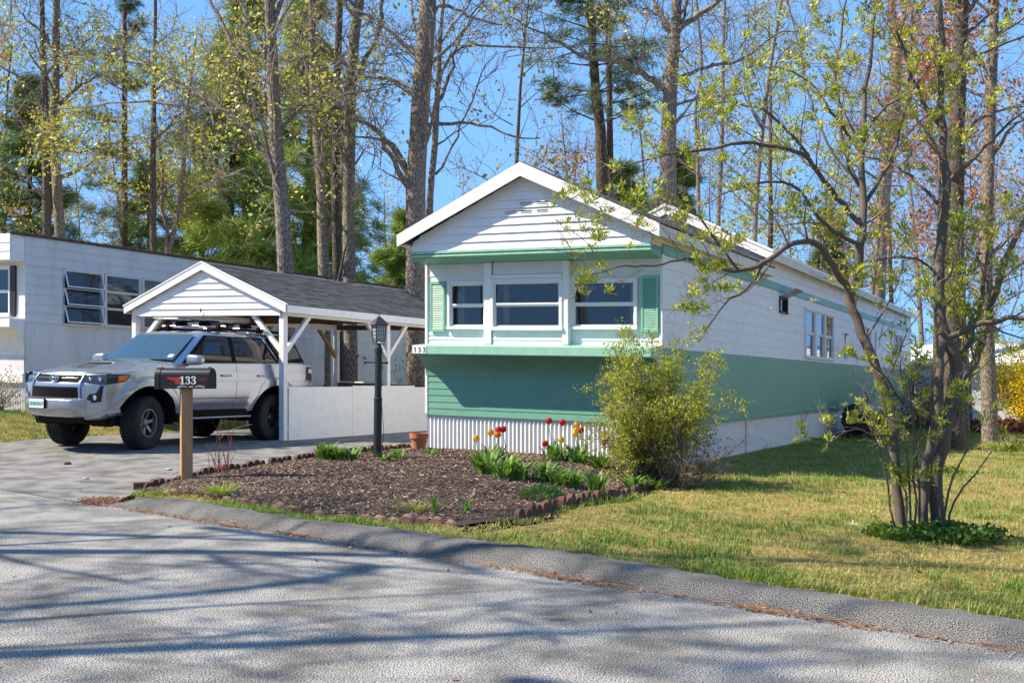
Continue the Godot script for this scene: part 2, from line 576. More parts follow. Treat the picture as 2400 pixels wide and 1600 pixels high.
func ground() -> void:
	lump.seed = 5
	lump.frequency = 0.35
	for p in BED_BACK: bed_poly.append(Vector2(p[0], p[1]))
	for i in range(BED_FRONT.size() - 1, -1, -1): bed_poly.append(Vector2(BED_FRONT[i][0], BED_FRONT[i][1]))
	for p in DRIVE_LEFT: drive_poly.append(Vector2(p[0], p[1]))
	for i in range(DRIVE_RIGHT.size() - 1, -1, -1): drive_poly.append(Vector2(DRIVE_RIGHT[i][0], DRIVE_RIGHT[i][1]))
	# earth sheet: t along the street, k away from it
	var ks := [0.25, 0.5, 0.75, 1.0, 1.5, 2.0, 2.5, 3.0, 3.5, 4.0, 5.0, 6.0, 7.0, 8.0, 9.0, 10, 11, 12, 13, 14, 15, 16, 18, 20, 22, 25, 28, 32, 38, 46, 60, 90, 150, 300, 600]
	var ts := []
	for i in range(-30, 31): ts.append(i * 0.6)
	ts = [-600, -300, -150, -90, -60, -45, -35, -28, -23, -20] + ts + [20, 23, 28, 35, 45, 60, 90, 150, 300, 600]
	var pts := PackedVector3Array()
	for k in ks:
		for t in ts:
			var x: float = -4.14 + t * 0.8 + k * 0.6
			var z: float = -11.25 + t * 0.6 - k * 0.8
			var y := gy(x, z) - 0.012 + lump.get_noise_2d(x, z) * 0.02
			if Geometry2D.is_point_in_polygon(Vector2(x, z), drive_poly) or Geometry2D.is_point_in_polygon(Vector2(x, z), bed_poly):
				y -= 0.10
			pts.append(Vector3(x, y, z))
	var e := MB.new()
	e.sheet(pts, ks.size(), ts.size(), true)
	if e.n[40].y < 0:
		e = MB.new()
		e.sheet(pts, ks.size(), ts.size())
	var far_side := PackedVector3Array()
	for k in [-600, -100, -30, -14, -9.0]:
		for t in ts:
			var x: float = -4.14 + t * 0.8 + k * 0.6
			var z: float = -11.25 + t * 0.6 - k * 0.8
			far_side.append(Vector3(x, gy(x, z) + (0.02 if k < -9.5 else -0.05), z))
	e.sheet(far_side, 5, ts.size(), true)
	solo("ground", e.mesh(), M.soil, "straw coloured earth of the yards", "ground", Vector3.ZERO, "", "structure")
	# road
	var rp := PackedVector3Array()
	var rk := [-10.0, -8, -6, -5, -4, -3, -2, -1, -0.5, 0.0, 0.15, 0.3]
	for k in rk:
		for i in range(-50, 51):
			var t := i * 0.9
			var x: float = -4.14 + t * 0.8 + k * 0.6
			var z: float = -11.25 + t * 0.6 - k * 0.8
			rp.append(Vector3(x, gy(x, z) - (0.03 if k > 0.2 and t > 0 else 0.0), z))
	var r := MB.new()
	r.sheet(rp, rk.size(), 101, true)
	if r.n[30].y < 0:
		r = MB.new()
		r.sheet(rp, rk.size(), 101)
	solo("road", r.mesh(), M.road, "worn grey asphalt street with tree shadows", "road", Vector3.ZERO, "", "structure")
	# driveway
	var dr := loft(resample(DRIVE_LEFT, 60), resample(DRIVE_RIGHT, 60), 26, func(_p, _i, _s): return 0.006)
	solo("driveway", dr, M.drive, "grey asphalt driveway under the car", "driveway", Vector3.ZERO, "", "structure")
	# rolled asphalt kerb
	var a := resample(KERB_ROAD, 420)
	var b := resample(KERB_YARD, 420)
	var kn := FastNoiseLite.new()
	kn.frequency = 1.3
	for i in a.size():
		a[i] += Vector2(0.6, -0.8) * (0.03 * kn.get_noise_1d(i * 0.35) + 0.014 * kn.get_noise_1d(i * 1.9 + 50.0))
		b[i] += Vector2(0.6, -0.8) * (0.04 * kn.get_noise_1d(i * 0.3 + 300.0) + 0.02 * kn.get_noise_1d(i * 1.7 + 90.0))
	var kerb := loft(a, b, 24, func(p, i, s):
		var end := smoothstep(0.0, 0.045, i)
		var h := 0.095 * smoothstep(0.0, 0.5, s) - 0.025 * smoothstep(0.55, 1.0, s) - 0.04 * smoothstep(0.93, 1.0, s)
		return h * (0.25 + 0.75 * end) + 0.016 * kn.get_noise_2d(p.x * 1.2, p.y * 1.2) + 0.008 * kn.get_noise_2d(p.x * 5.0, p.y * 5.0) + (0.004 if s > 0.02 else -0.01))
	solo("kerb", kerb, M.kerb, "low rolled asphalt kerb along the lawn", "kerb", Vector3.ZERO, "", "structure")
	# mulch bed
	var bn := FastNoiseLite.new()
	bn.frequency = 0.9
	var mul := loft(resample(BED_BACK, 70), resample(BED_FRONT, 70), 40, func(p, i, s):
		return 0.012 + 0.04 * pow(sin(PI * clampf(s, 0.0, 1.0)), 0.6) * smoothstep(0.0, 0.06, i) + 0.018 * bn.get_noise_2d(p.x * 2.5, p.y * 2.5))
	solo("flower_bed", mul, M.mulch, "dark bark mulch of the flower bed", "flower bed", Vector3.ZERO, "", "structure")
	grass()
	mulch_chips()
	grit()

func bed_y(x: float, z: float) -> float:
	return gy(x, z) + 0.045

func in_lawn(x: float, z: float) -> bool:
	var k := kerb_k(x, z)
	if k < 0.70:
		return false
	var u := front_u(x, z)
	var v := side_v(x, z)
	if v > -0.1 and v < 29.2 and u > -0.1 and u < 4.3:
		return false
	var p := Vector2(x, z)
	if Geometry2D.is_point_in_polygon(p, bed_poly) or Geometry2D.is_point_in_polygon(p, drive_poly):
		return false
	if u < -9.0 and v > -0.9 and u > -13 and v < 21:
		return false
	return true

func tuft(count: int, tall: float, spread: float, wide: float, sd: int) -> ArrayMesh:
	var r := rng(sd)
	var m := MB.new()
	m.colored = true
	for i in count:
		var a := r.randf() * TAU
		var p := Vector3(r.randf_range(-1, 1), 0, r.randf_range(-1, 1)) * spread
		var lean := Vector3(cos(a), 0, sin(a)) * r.randf_range(0.15, 0.95)
		var h := tall * r.randf_range(0.5, 1.15)
		var s := Vector3(-sin(a), 0, cos(a)) * wide
		var g := r.randf_range(0.7, 1.15)
		m.tint = Color(g, g * r.randf_range(0.92, 1.06), g)
		var mid := p + Vector3.UP * h * 0.6 + lean * h * 0.35
		var tip := p + Vector3.UP * h * r.randf_range(0.75, 1.0) + lean * h
		m.quad(p - s, p + s, mid + s * 0.8, mid - s * 0.8)
		m.tri(mid - s * 0.8, mid + s * 0.8, tip)
	return m.mesh()

func grass() -> void:
	var r := rng(77)
	var n1 := FastNoiseLite.new()
	n1.seed = 9
	n1.frequency = 0.42
	n1.fractal_octaves = 4
	var n2 := FastNoiseLite.new()
	n2.seed = 19
	n2.frequency = 1.6
	var shapes := [tuft(12, 0.045, 0.06, 0.0022, 1), tuft(12, 0.06, 0.06, 0.0024, 2), tuft(9, 0.035, 0.07, 0.003, 3)]
	var where := [[], [], []]
	var cols := [[], [], []]
	var made := 0
	while made < 80000:
		# more tufts near the street, where each blade can be seen
		var t := r.randf_range(-14.0, 26.0)
		var k := 0.7 + 34.0 * pow(r.randf(), 2.1)
		var x := -4.14 + t * 0.8 + k * 0.6
		var z := -11.25 + t * 0.6 - k * 0.8
		made += 1
		if not in_lawn(x, z) or absf(x) > 2.5 - z * 0.62:
			continue
		var u := front_u(x, z)
		var dry := clampf(0.36 + n1.get_noise_2d(x, z) * 1.5 + n2.get_noise_2d(x, z) * 0.7, 0.0, 1.0)
		if u < -6.0:
			dry = clampf(dry - 0.35, 0, 1)
		# lusher against the bed edging, the kerb and beside the home
		if u > 4.2 and u < 7.0 and side_v(x, z) > -2.0:
			dry *= 0.35
		if kerb_k(x, z) < 1.1:
			dry *= 0.75
		var c := Color(0.17, 0.28, 0.035).lerp(Color(0.52, 0.465, 0.16), dry)
		var which := r.randi() % 3
		var s := r.randf_range(0.7, 1.3) * (1.0 + 0.03 * k) * lerpf(1.1, 0.8, dry)
		var b := Basis(Vector3.UP, r.randf() * TAU).scaled(Vector3(s, s * lerpf(1.0, 0.6, dry), s))
		where[which].append(Transform3D(b, Vector3(x, gy(x, z) - 0.012 + lump.get_noise_2d(x, z) * 0.02, z)))
		cols[which].append(c)
	var lawn := Node3D.new()
	lawn.name = "grass"
	add_child(lawn)
	tag(lawn, "patchy straw and green spring lawn grass", "grass", "", "stuff")
	for i in 3:
		copies("tufts", shapes[i], M.blade, where[i], cols[i], lawn)

func flake(l: float, w: float, sd: int) -> ArrayMesh:
	var r := rng(sd)
	var m := MB.new()
	m.xf = Transform3D(Basis(Vector3(0, 0, 1), r.randf_range(-0.25, 0.25)), Vector3.ZERO)
	m.box(Vector3(-l / 2, -0.004, -w / 2), Vector3(l / 2, 0.005, w / 2))
	return m.mesh()

func mulch_chips() -> void:
	var r := rng(99)
	var shapes := [flake(0.030, 0.008, 1), flake(0.018, 0.011, 2), flake(0.06, 0.004, 3)]
	var where := [[], [], []]
	var cols := [[], [], []]
	var bk := resample(BED_BACK, 70)
	var fr := resample(BED_FRONT, 70)
	var drift := FastNoiseLite.new()
	drift.frequency = 1.1
	for i in 26000:
		var a := r.randf() * 68.99
		var s := r.randf_range(0.02, 0.98)
		var p := bk[int(a)].lerp(bk[int(a) + 1], a - int(a)).lerp(fr[int(a)].lerp(fr[int(a) + 1], a - int(a)), s)
		var h := 0.012 + 0.04 * pow(sin(PI * s), 0.6) * smoothstep(0.0, 0.06, a / 69.0)
		var w := r.randi() % 3
		var c := Color(0.14, 0.088, 0.066) * r.randf_range(0.2, 1.9)
		if r.randf() < 0.16 + 0.35 * drift.get_noise_2d(p.x, p.y):
			c = Color(0.34, 0.27, 0.20) * r.randf_range(0.6, 1.3)
		var b := Basis.from_euler(Vector3(r.randf_range(-0.5, 0.5), r.randf() * TAU, r.randf_range(-0.4, 0.4))).scaled(Vector3.ONE * r.randf_range(0.6, 1.5))
		where[w].append(Transform3D(b, Vector3(p.x, gy(p.x, p.y) + h + 0.006, p.y)))
		cols[w].append(c)
	var o := Node3D.new()
	o.name = "mulch_chips"
	add_child(o)
	tag(o, "scattered bark chips and straw bits on the flower bed", "mulch", "", "stuff")
	for i in 3:
		copies("chips", shapes[i], M.chip, where[i], cols[i], o)

func grit() -> void:
	# loose stones bedded in the worn surface of the street and the kerb
	var r := rng(313)
	var shapes := []
	for k in 3:
		var m := MB.new()
		var pts := []
		for i in 6: pts.append(Vector3(cos(TAU * i / 6.0) * r.randf_range(0.7, 1.2), r.randf_range(-0.2, 0.1), sin(TAU * i / 6.0) * r.randf_range(0.7, 1.2)))
		for i in 6: m.tri(pts[i], pts[(i + 1) % 6], Vector3(r.randf_range(-0.2, 0.2), 0.55, r.randf_range(-0.2, 0.2)), Vector3.UP)
		shapes.append(m.mesh())
	var where := [[], [], []]
	var cols := [[], [], []]
	var line := resample(KERB_ROAD, 200)
	for i in 15000:
		var x := 0.0
		var z := 0.0
		var up := 0.001
		if i < 12500:
			var t := r.randf_range(-4.0, 12.0)
			var k := -6.2 * pow(r.randf(), 0.8)
			x = -4.14 + t * 0.8 + k * 0.6
			z = -11.25 + t * 0.6 - k * 0.8
		else:
			var a := r.randf() * 130.0
			var p := line[int(a)] + Vector2(0.6, -0.8) * (r.randfn() * 0.07 - 0.05)
			x = p.x
			z = p.y
			up = 0.008
		if absf(x) > 1.0 - z * 0.52: continue
		var w := r.randi() % 3
		var s := r.randf_range(0.0025, 0.0062)
		where[w].append(Transform3D(Basis.from_euler(Vector3(r.randfn() * 0.3, r.randf() * TAU, r.randfn() * 0.3)) * Basis.from_scale(Vector3.ONE * s), on_ground(x, z, up)))
		var g := r.randf_range(0.08, 0.62)
		cols[w].append(Color(g, g * r.randf_range(0.94, 1.0), g * r.randf_range(0.88, 0.98)))
	var o := Node3D.new()
	o.name = "road_grit"
	add_child(o)
	tag(o, "small loose stones on the street surface", "grit", "", "stuff")
	for i in 3:
		copies("stones", shapes[i], M.chip, where[i], cols[i], o)
# ================================================================ homes
# boxes that fill the rectangle s0..s1 x y0..y1 except the openings [s0, s1, y0, y1]; put(lo, hi) places one cell
func cells(s0: float, s1: float, y0: float, y1: float, holes: Array) -> Array:
	var ss := [s0, s1]
	var ys := [y0, y1]
	holes = holes.filter(func(h): return h[2] < y1 and h[3] > y0)
	for h in holes:
		for a in [h[0], h[1]]:
			if a > s0 and a < s1 and not ss.has(a): ss.append(a)
		for a in [h[2], h[3]]:
			if a > y0 and a < y1 and not ys.has(a): ys.append(a)
	ss.sort()
	ys.sort()
	var out := []
	for i in ss.size() - 1:
		for j in ys.size() - 1:
			var cs: float = (ss[i] + ss[i + 1]) / 2
			var cy: float = (ys[j] + ys[j + 1]) / 2
			var open := false
			for h in holes:
				if cs > h[0] and cs < h[1] and cy > h[2] and cy < h[3]:
					open = true
			if not open:
				out.append([ss[i], ss[i + 1], ys[j], ys[j + 1]])
	return out

# extrude a profile of (depth, height) along the street front
func along_front(prof: PackedVector2Array, u0: float, u1: float) -> ArrayMesh:
	var m := MB.new()
	m.xf = frame() * Transform3D(Basis(Vector3(0, 0, 1), Vector3(0, 1, 0), Vector3(1, 0, 0)), Vector3.ZERO)
	m.prism(prof, u0, u1)
	return m.mesh()

# extrude a profile of (across, height) back along the side
func along_side(prof: PackedVector2Array, v0: float, v1: float) -> ArrayMesh:
	var m := fmb()
	m.prism(prof, v0, v1)
	return m.mesh()

# ribbed sheet: on the front (side = false) at depth off, or on the side at u = off
func ribbed(side: bool, off: float, s0: float, s1: float, y0: float, y1: float, pitch: float, deep: float, per := 6) -> ArrayMesh:
	var m := fmb()
	var cols := int((s1 - s0) / pitch * per) + 1
	var pts := PackedVector3Array()
	for y in [y0, y1]:
		for i in cols:
			var s := s0 + (s1 - s0) * i / (cols - 1)
			var w := cos(TAU * (s - s0) / pitch)
			w = signf(w) * pow(absf(w), 0.6) * deep
			pts.append(Vector3(off + w, y, s) if side else Vector3(s, y, off - w))
	m.sheet(pts, 2, cols, side)
	return m.mesh()

func sash_window(parent: Node3D, side: bool, off: float, s0: float, s1: float, y0: float, y1: float, lites: Array, fw: float, m_frame: Material, called := "window") -> Node3D:
	# off: plane of the wall face; frame stands 4 cm proud of it. lites: heights of the cross rails
	var w := Node3D.new()
	var taken := 0
	var nm := called
	while parent.has_node(nm):
		taken += 1
		nm = "%s_%03d" % [called, taken]
	w.name = nm
	parent.add_child(w, true)
	var out := 1.0 if side else -1.0
	var b := func(a0: float, a1: float, b0: float, b1: float, d0: float, d1: float, k: float) -> ArrayMesh:
		var m := fmb()
		var lo := minf(off + d0 * out, off + d1 * out)
		var hi := maxf(off + d0 * out, off + d1 * out)
		if side:
			m.box(Vector3(lo, b0, a0), Vector3(hi, b1, a1), k)
		else:
			m.box(Vector3(a0, b0, lo), Vector3(a1, b1, hi), k)
		return m.mesh()
	part("frame_side", b.call(s0, s0 + fw, y0, y1, -0.06, 0.045, 0.006), m_frame, w)
	part("frame_side", b.call(s1 - fw, s1, y0, y1, -0.06, 0.045, 0.006), m_frame, w)
	part("frame_head", b.call(s0 + fw, s1 - fw, y1 - fw, y1, -0.06, 0.045, 0.006), m_frame, w)
	part("sill", b.call(s0 - 0.01, s1 + 0.01, y0, y0 + fw, -0.06, 0.065, 0.006), m_frame, w)
	var at := y0 + fw
	var n := 0
	for y in lites + [y1 - fw]:
		var d := -0.022 if n == 0 else -0.002
		part("pane", b.call(s0 + fw, s1 - fw, at, y, d - 0.004, d, 0.0), M.glass, w)
		# thin sash round the pane
		part("sash", b.call(s0 + fw, s0 + fw + 0.028, at, y, d - 0.015, d + 0.016, 0.0), m_frame, w)
		part("sash", b.call(s1 - fw - 0.028, s1 - fw, at, y, d - 0.015, d + 0.016, 0.0), m_frame, w)
		part("sash", b.call(s0 + fw + 0.028, s1 - fw - 0.028, y - 0.03, y, d - 0.016, d + 0.017, 0.0), m_frame, w)
		part("sash", b.call(s0 + fw + 0.028, s1 - fw - 0.028, at, at + 0.03, d - 0.016, d + 0.017, 0.0), m_frame, w)
		at = y
		n += 1
	return w

func shutter(parent: Node3D, u0: float, u1: float, y0: float, y1: float) -> void:
	var m := fmb()
	for e in [[u0, u0 + 0.035, y0, y1], [u1 - 0.035, u1, y0, y1], [u0 + 0.035, u1 - 0.035, y0, y0 + 0.05], [u0 + 0.035, u1 - 0.035, y1 - 0.05, y1]]:
		m.box(Vector3(e[0], e[2], -0.055), Vector3(e[1], e[3], -0.02), 0.004)
	m.box(Vector3(u0 + 0.03, y0 + 0.04, -0.03), Vector3(u1 - 0.03, y1 - 0.04, -0.021))
	var s := part("shutter", m.mesh(), M.mint_shutter, parent)
	var l := fmb()
	var n := 24
	for i in n:
		var y := y0 + 0.055 + (y1 - y0 - 0.11) * i / n
		var h := (y1 - y0 - 0.11) / n
		l.quad(Vector3(u0 + 0.035, y, -0.052), Vector3(u1 - 0.035, y, -0.052), Vector3(u1 - 0.035, y + h, -0.033), Vector3(u0 + 0.035, y + h, -0.033), Vector3(0, 0.3, -1))
		l.quad(Vector3(u0 + 0.035, y, -0.052), Vector3(u1 - 0.035, y, -0.052), Vector3(u1 - 0.035, y, -0.033), Vector3(u0 + 0.035, y, -0.033), Vector3.DOWN)
	part("louvres", l.mesh(), M.mint_shutter, s)

func lettering(text: String, size: float, deep: float, bold := false, serif := false, italic := false) -> TextMesh:
	var t := TextMesh.new()
	var f := SystemFont.new()
	f.font_names = PackedStringArray(["Droid Serif" if serif else "Droid Sans"])
	f.font_weight = 700 if bold else 400
	f.font_italic = italic
	t.font = f
	t.text = text
	t.font_size = 64
	t.pixel_size = size / 46.0
	t.depth = deep
	t.curve_step = 1.5
	return t

func lap(m: MB, a: float, b: float, y0: float, y1: float, put: Callable, lip := 0.018) -> void:
	# one clapboard: face leans out towards its lower edge; put(s, y, out) gives the point
	var p0: Vector3 = put.call(a, y0, lip)
	var p1: Vector3 = put.call(b, y0, lip)
	var p2: Vector3 = put.call(b, y1, 0.003)
	var p3: Vector3 = put.call(a, y1, 0.003)
	var q0: Vector3 = put.call(a, y0, -0.01)
	var q1: Vector3 = put.call(b, y0, -0.01)
	var out: Vector3 = put.call(a, y0, 1.0) - put.call(a, y0, 0.0)
	m.quad(p0, p1, p2, p3, out)
	m.quad(q0, q1, p1, p0, Vector3.DOWN)
	m.tri(p0, p3, q0, p0 - p1)
	m.tri(p1, p2, q1, p1 - p0)

func green_home() -> void:
	const W := 4.22
	const L := 29.0
	var h := thing("mobile_home", "white and mint green mobile home with gabled front and bay window", "mobile home", Vector3(HOME.x, gy(HOME.x, HOME.z) , HOME.z))
	h.position.y = -FALL * HOME.x
	# ---- shell: front wall behind the cladding, side walls, floor, ceiling, partition
	var wins := [[0.44, 1.19, 2.04, 2.85], [1.31, 2.61, 2.04, 2.86], [2.70, 3.84, 2.04, 2.85]]
	var m := fmb()
	for c in cells(0.0, W, 0.6, 3.3, wins):
		m.box(Vector3(c[0], c[2], 0.0), Vector3(c[1], c[3], 0.07))
	part("front_wall", m.mesh(), M.white, h)
	var side_holes := [[10.0, 11.05, 1.84, 3.0], [11.15, 12.2, 1.84, 3.0], [12.3, 13.35, 1.84, 3.0], [7.47, 8.13, 2.76, 3.08], [18.4, 19.3, 2.35, 2.95], [24.6, 25.3, 2.35, 3.0], [25.45, 26.2, 2.35, 3.0]]
	m = fmb()
	for c in cells(0.07, L, 0.5, 3.35, side_holes):
		m.box(Vector3(W - 0.07, c[2], c[0]), Vector3(W, c[3], c[1]))
	m.box(Vector3(W - 0.07, 3.35, 6.36), Vector3(W, 3.93, L))
	part("side_wall", m.mesh(), M.white, h)
	m = fmb()
	m.box(Vector3(0, 0.5, 0.07), Vector3(0.07, 3.35, L))
	m.box(Vector3(0, 3.35, 6.36), Vector3(0.07, 3.93, L))
	part("side_wall", m.mesh(), M.white, h)
	m = fmb()
	m.box(Vector3(0.07, 0.5, L - 0.07), Vector3(W - 0.07, 3.9, L))
	part("rear_wall", m.mesh(), M.white, h)
	m = fmb()
	m.box(Vector3(0.07, 0.6, 0.07), Vector3(W - 0.07, 0.7, L - 0.07))
	part("floor", m.mesh(), M.room, h)
	m = fmb()
	m.box(Vector3(0.07, 3.2, 0.07), Vector3(W - 0.07, 3.25, L - 0.07))
	part("ceiling", m.mesh(), M.room, h)
	m = fmb()
	m.box(Vector3(0.07, 0.7, 5.0), Vector3(2.3, 3.2, 5.08))
	m.box(Vector3(3.1, 0.7, 5.0), Vector3(W - 0.07, 3.2, 5.08))
	m.box(Vector3(2.3, 2.75, 5.0), Vector3(3.1, 3.2, 5.08))
	part("partition", m.mesh(), M.room, h)
	# ---- front: bay windows, mullion posts, ribbed panels
	sash_window(h, false, -0.02, 0.44, 1.19, 2.04, 2.85, [2.44], 0.05, M.alu_white)
	sash_window(h, false, -0.10, 1.31, 2.61, 2.02, 2.86, [2.44], 0.055, M.alu_white)
	sash_window(h, false, -0.02, 2.70, 3.84, 2.04, 2.85, [2.44], 0.05, M.alu_white)
	for e in [[1.19, 1.31], [2.61, 2.70]]:
		m = fmb()
		m.box(Vector3(e[0] - 0.012, 1.79, -0.13), Vector3(e[1] + 0.012, 3.14, -0.0), 0.012)
		part("bay_post", m.mesh(), M.white_clean, h)
	# projecting box round the middle window
	m = fmb()
	m.box(Vector3(1.33, 1.79, -0.09), Vector3(2.60, 2.02, -0.0), 0.006)
	part("bay_panel", m.mesh(), M.white, h)
	m = fmb()
	m.box(Vector3(1.33, 2.86, -0.14), Vector3(2.60, 2.93, -0.0), 0.01)
	part("bay_head", m.mesh(), M.white_clean, h)
	m = fmb()
	m.box(Vector3(1.33, 2.93, -0.09), Vector3(2.60, 3.14, -0.0), 0.006)
	part("bay_panel", m.mesh(), M.white, h)
	for e in [[0.0, 0.425, 0.0], [0.425, 1.17, 0.0], [1.335, 2.595, -0.092], [2.72, 3.86, 0.0], [3.86, W, 0.0]]:
		var low := 1.79
		for i in 3:
			m = fmb()
			var f := func(s, y, o): return Vector3(s, y, e[2] - o)
			lap(m, e[0] + 0.006, e[1] - 0.006, low + i * 0.078, low + (i + 1) * 0.078, f, 0.016)
			part("rib_panel", m.mesh(), M.white, h)
		for i in 2:
			m = fmb()
			var f := func(s, y, o): return Vector3(s, y, e[2] - o)
			lap(m, e[0] + 0.006, e[1] - 0.006, 2.94 + i * 0.098, 2.94 + (i + 1) * 0.098, f, 0.010)
			part("rib_panel", m.mesh(), M.white, h)
	m = fmb()
	m.box(Vector3(-0.02, 0.6, -0.03), Vector3(0.035, 3.2, 0.06), 0.006)
	part("corner_trim", m.mesh(), M.alu_white, h)
	m = fmb()
	m.box(Vector3(W - 0.03, 1.79, -0.03), Vector3(W + 0.025, 3.2, 0.06), 0.006)
	part("corner_trim", m.mesh(), M.alu_white, h)
	shutter(h, 0.10, 0.385, 2.0, 2.85)
	shutter(h, 3.90, 4.18, 2.0, 2.87)
	# bits of curtain behind the panes
	for e in [[0.5, 0.62], [1.02, 1.15], [2.76, 2.9], [3.62, 3.78], [1.37, 1.47], [2.47, 2.57]]:
		m = fmb()
		for i in 4:
			var a: float = e[0] + (e[1] - e[0]) * i / 4
			m.quad(Vector3(a, 2.05, 0.22 + 0.03 * (i % 2)), Vector3(a + (e[1] - e[0]) / 4, 2.05, 0.25 - 0.03 * (i % 2)), Vector3(a + (e[1] - e[0]) / 4, 2.84, 0.25 - 0.03 * (i % 2)), Vector3(a, 2.84, 0.22 + 0.03 * (i % 2)), Vector3(0, 0, -1))
		part("curtain", m.mesh(), M.curtain, h)
	# ---- ledge with the coved underside
	var prof := PackedVector2Array([Vector2(-0.001, 1.80), Vector2(-0.455, 1.757), Vector2(-0.465, 1.748), Vector2(-0.465, 1.618), Vector2(-0.455, 1.606), Vector2(-0.44, 1.60)])
	for i in range(1, 11):
		var t := PI / 2 * i / 10
		prof.append(Vector2(-0.44 + 0.415 * sin(t), 1.26 + 0.34 * cos(t)))
	prof.append(Vector2(-0.001, 1.26))
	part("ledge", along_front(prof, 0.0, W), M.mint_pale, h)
	var cove := PackedVector2Array()
	for i in range(0, 11):
		var t := PI / 2 * i / 10
		cove.append(Vector2(-0.445 + 0.415 * sin(t), 1.255 + 0.342 * cos(t)))
	for i in range(10, -1, -1):
		var t := PI / 2 * i / 10
		cove.append(Vector2(-0.44 + 0.412 * sin(t), 1.262 + 0.34 * cos(t)))
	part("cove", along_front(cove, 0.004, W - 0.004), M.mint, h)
	for i in 6:
		m = fmb()
		var f := func(s, y, o): return Vector3(s, y, -0.012 - o)
		lap(m, 0.0, W, 0.59 + i * 0.112, 0.59 + (i + 1) * 0.112, f, 0.011)
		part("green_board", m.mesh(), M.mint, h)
	# ---- corrugated skirting
	for i in 4:
		part("skirting", ribbed(false, 0.02, i * W / 4, (i + 1) * W / 4 + 0.01, -0.22, 0.60, W / 4 / 14, 0.013), M.white_clean, h)
	for i in 6:
		part("skirting", ribbed(true, W - 0.02, 0.06 + i * 4.83, 0.06 + (i + 1) * 4.83 - 0.03, -0.45, 0.53, 0.069, 0.007, 4), M.old_white, h)
	part("skirting", ribbed(true, 0.02, 0.06, 14.0, -0.3, 0.53, 0.069, 0.007, 4), M.old_white, h)
	for i in 5:
		m = fmb()
		m.box(Vector3(W - 0.02, -0.45, 0.045 + (i + 1) * 4.83), Vector3(W + 0.005, 0.53, 0.06 + (i + 1) * 4.83))
		part("skirting_strip", m.mesh(), M.white_clean, h)
	m = fmb()
	m.box(Vector3(W - 0.03, 0.52, 0.03), Vector3(W + 0.03, 0.62, L), 0.01)
	part("base_rail", m.mesh(), M.mint, h)
	# ---- side cladding
	for i in 6:
		part("green_panel", ribbed(true, W + 0.006, 0.03 + i * 4.83, 0.03 + (i + 1) * 4.83 - 0.008, 0.62, 1.76, 0.105, 0.004, 6), M.mint, h)
	for i in 7:
		var y0 := 1.765 + i * 0.204
		for c in cells(0.06, L, y0, y0 + 0.204, side_holes):
			if c[3] - c[2] < 0.02:
				continue
			m = fmb()
			var f := func(s, y, o): return Vector3(W + 0.002 + o, y, s)
			lap(m, c[0], c[1], c[2], c[3], f, 0.010 if c[2] == y0 else 0.008)
			part("siding_board", m.mesh(), M.white, h)
	m = fmb()
	m.box(Vector3(W, 3.195, -0.0), Vector3(W + 0.025, 3.36, L), 0.006)
	part("green_stripe", m.mesh(), M.mint, h)
	for i in 3:
		m = fmb()
		var f := func(s, y, o): return Vector3(W + 0.002 + o, y, s)
		lap(m, 6.36, L, 3.36 + i * 0.17, 3.36 + (i + 1) * 0.17, f, 0.02)
		part("upper_board", m.mesh(), M.white, h)
	for e in [[10.0, 11.05], [11.15, 12.2], [12.3, 13.35]]:
		sash_window(h, true, W, e[0] - 0.03, e[1] + 0.03, 1.82, 3.02, [2.42], 0.05, M.alu_white)
	sash_window(h, true, W, 18.36, 19.34, 2.33, 2.97, [], 0.05, M.alu_white)
	sash_window(h, true, W, 24.57, 25.33, 2.33, 3.02, [2.67], 0.05, M.alu_white)
	sash_window(h, true, W, 25.42, 26.23, 2.33, 3.02, [2.67], 0.05, M.alu_white)
	# vent hatch with its flap propped open
	var vw := sash_window(h, true, W, 7.45, 8.15, 2.74, 3.10, [], 0.03, M.dark_metal, "vent_window")
	m = fmb()
	m.xf = m.xf * Transform3D(Basis(Vector3(0, 0, 1), 0.45), Vector3(W + 0.05, 3.10, 7.8))
	m.box(Vector3(0.0, -0.008, -0.36), Vector3(0.36, 0.008, 0.36))
	part("flap", m.mesh(), M.alu, vw)
	# conduit and meter on the far part of the wall
	m = fmb()
	m.tube([Vector3(W + 0.03, 1.9, 15.0), Vector3(W + 0.03, 2.55, 15.0), Vector3(W + 0.03, 2.6, 15.05), Vector3(W + 0.03, 2.6, 15.5)], [0.012, 0.012, 0.012, 0.012], 6)
	part("conduit", m.mesh(), M.dark_metal, h)
	m = fmb()
	m.box(Vector3(W + 0.012, 0.9, 20.3), Vector3(W + 0.05, 2.9, 20.42), 0.008)
	part("downpipe", m.mesh(), M.white_clean, h)
	# ---- valance under the gable
	var va := PackedVector2Array([Vector2(-0.001, 3.31), Vector2(-0.485, 3.31), Vector2(-0.485, 3.262), Vector2(-0.472, 3.256), Vector2(-0.472, 3.205), Vector2(-0.455, 3.19)])
	for i in range(1, 7):
		va.append(Vector2(lerpf(-0.455, -0.03, i / 6.0), 3.19 - 0.05 * sin(PI * 0.5 * i / 6.0)))
	va.append(Vector2(-0.001, 3.14))
	part("valance", along_front(va, 0.0, W), M.mint, h)
	m = fmb()
	m.box(Vector3(-0.0, 3.268, -0.497), Vector3(W, 3.309, -0.485), 0.003)
	part("valance_strip", m.mesh(), M.mint_pale, h)
	m = fmb()
	m.box(Vector3(0.0, 3.212, -0.485), Vector3(W, 3.252, -0.472), 0.003)
	part("valance_strip", m.mesh(), M.mint_pale, h)
	# ---- gable boards
	const RISE := 0.463
	var under := func(u): return 4.47 - absf(u - W / 2) * RISE
	var y := 3.31
	var n := 0
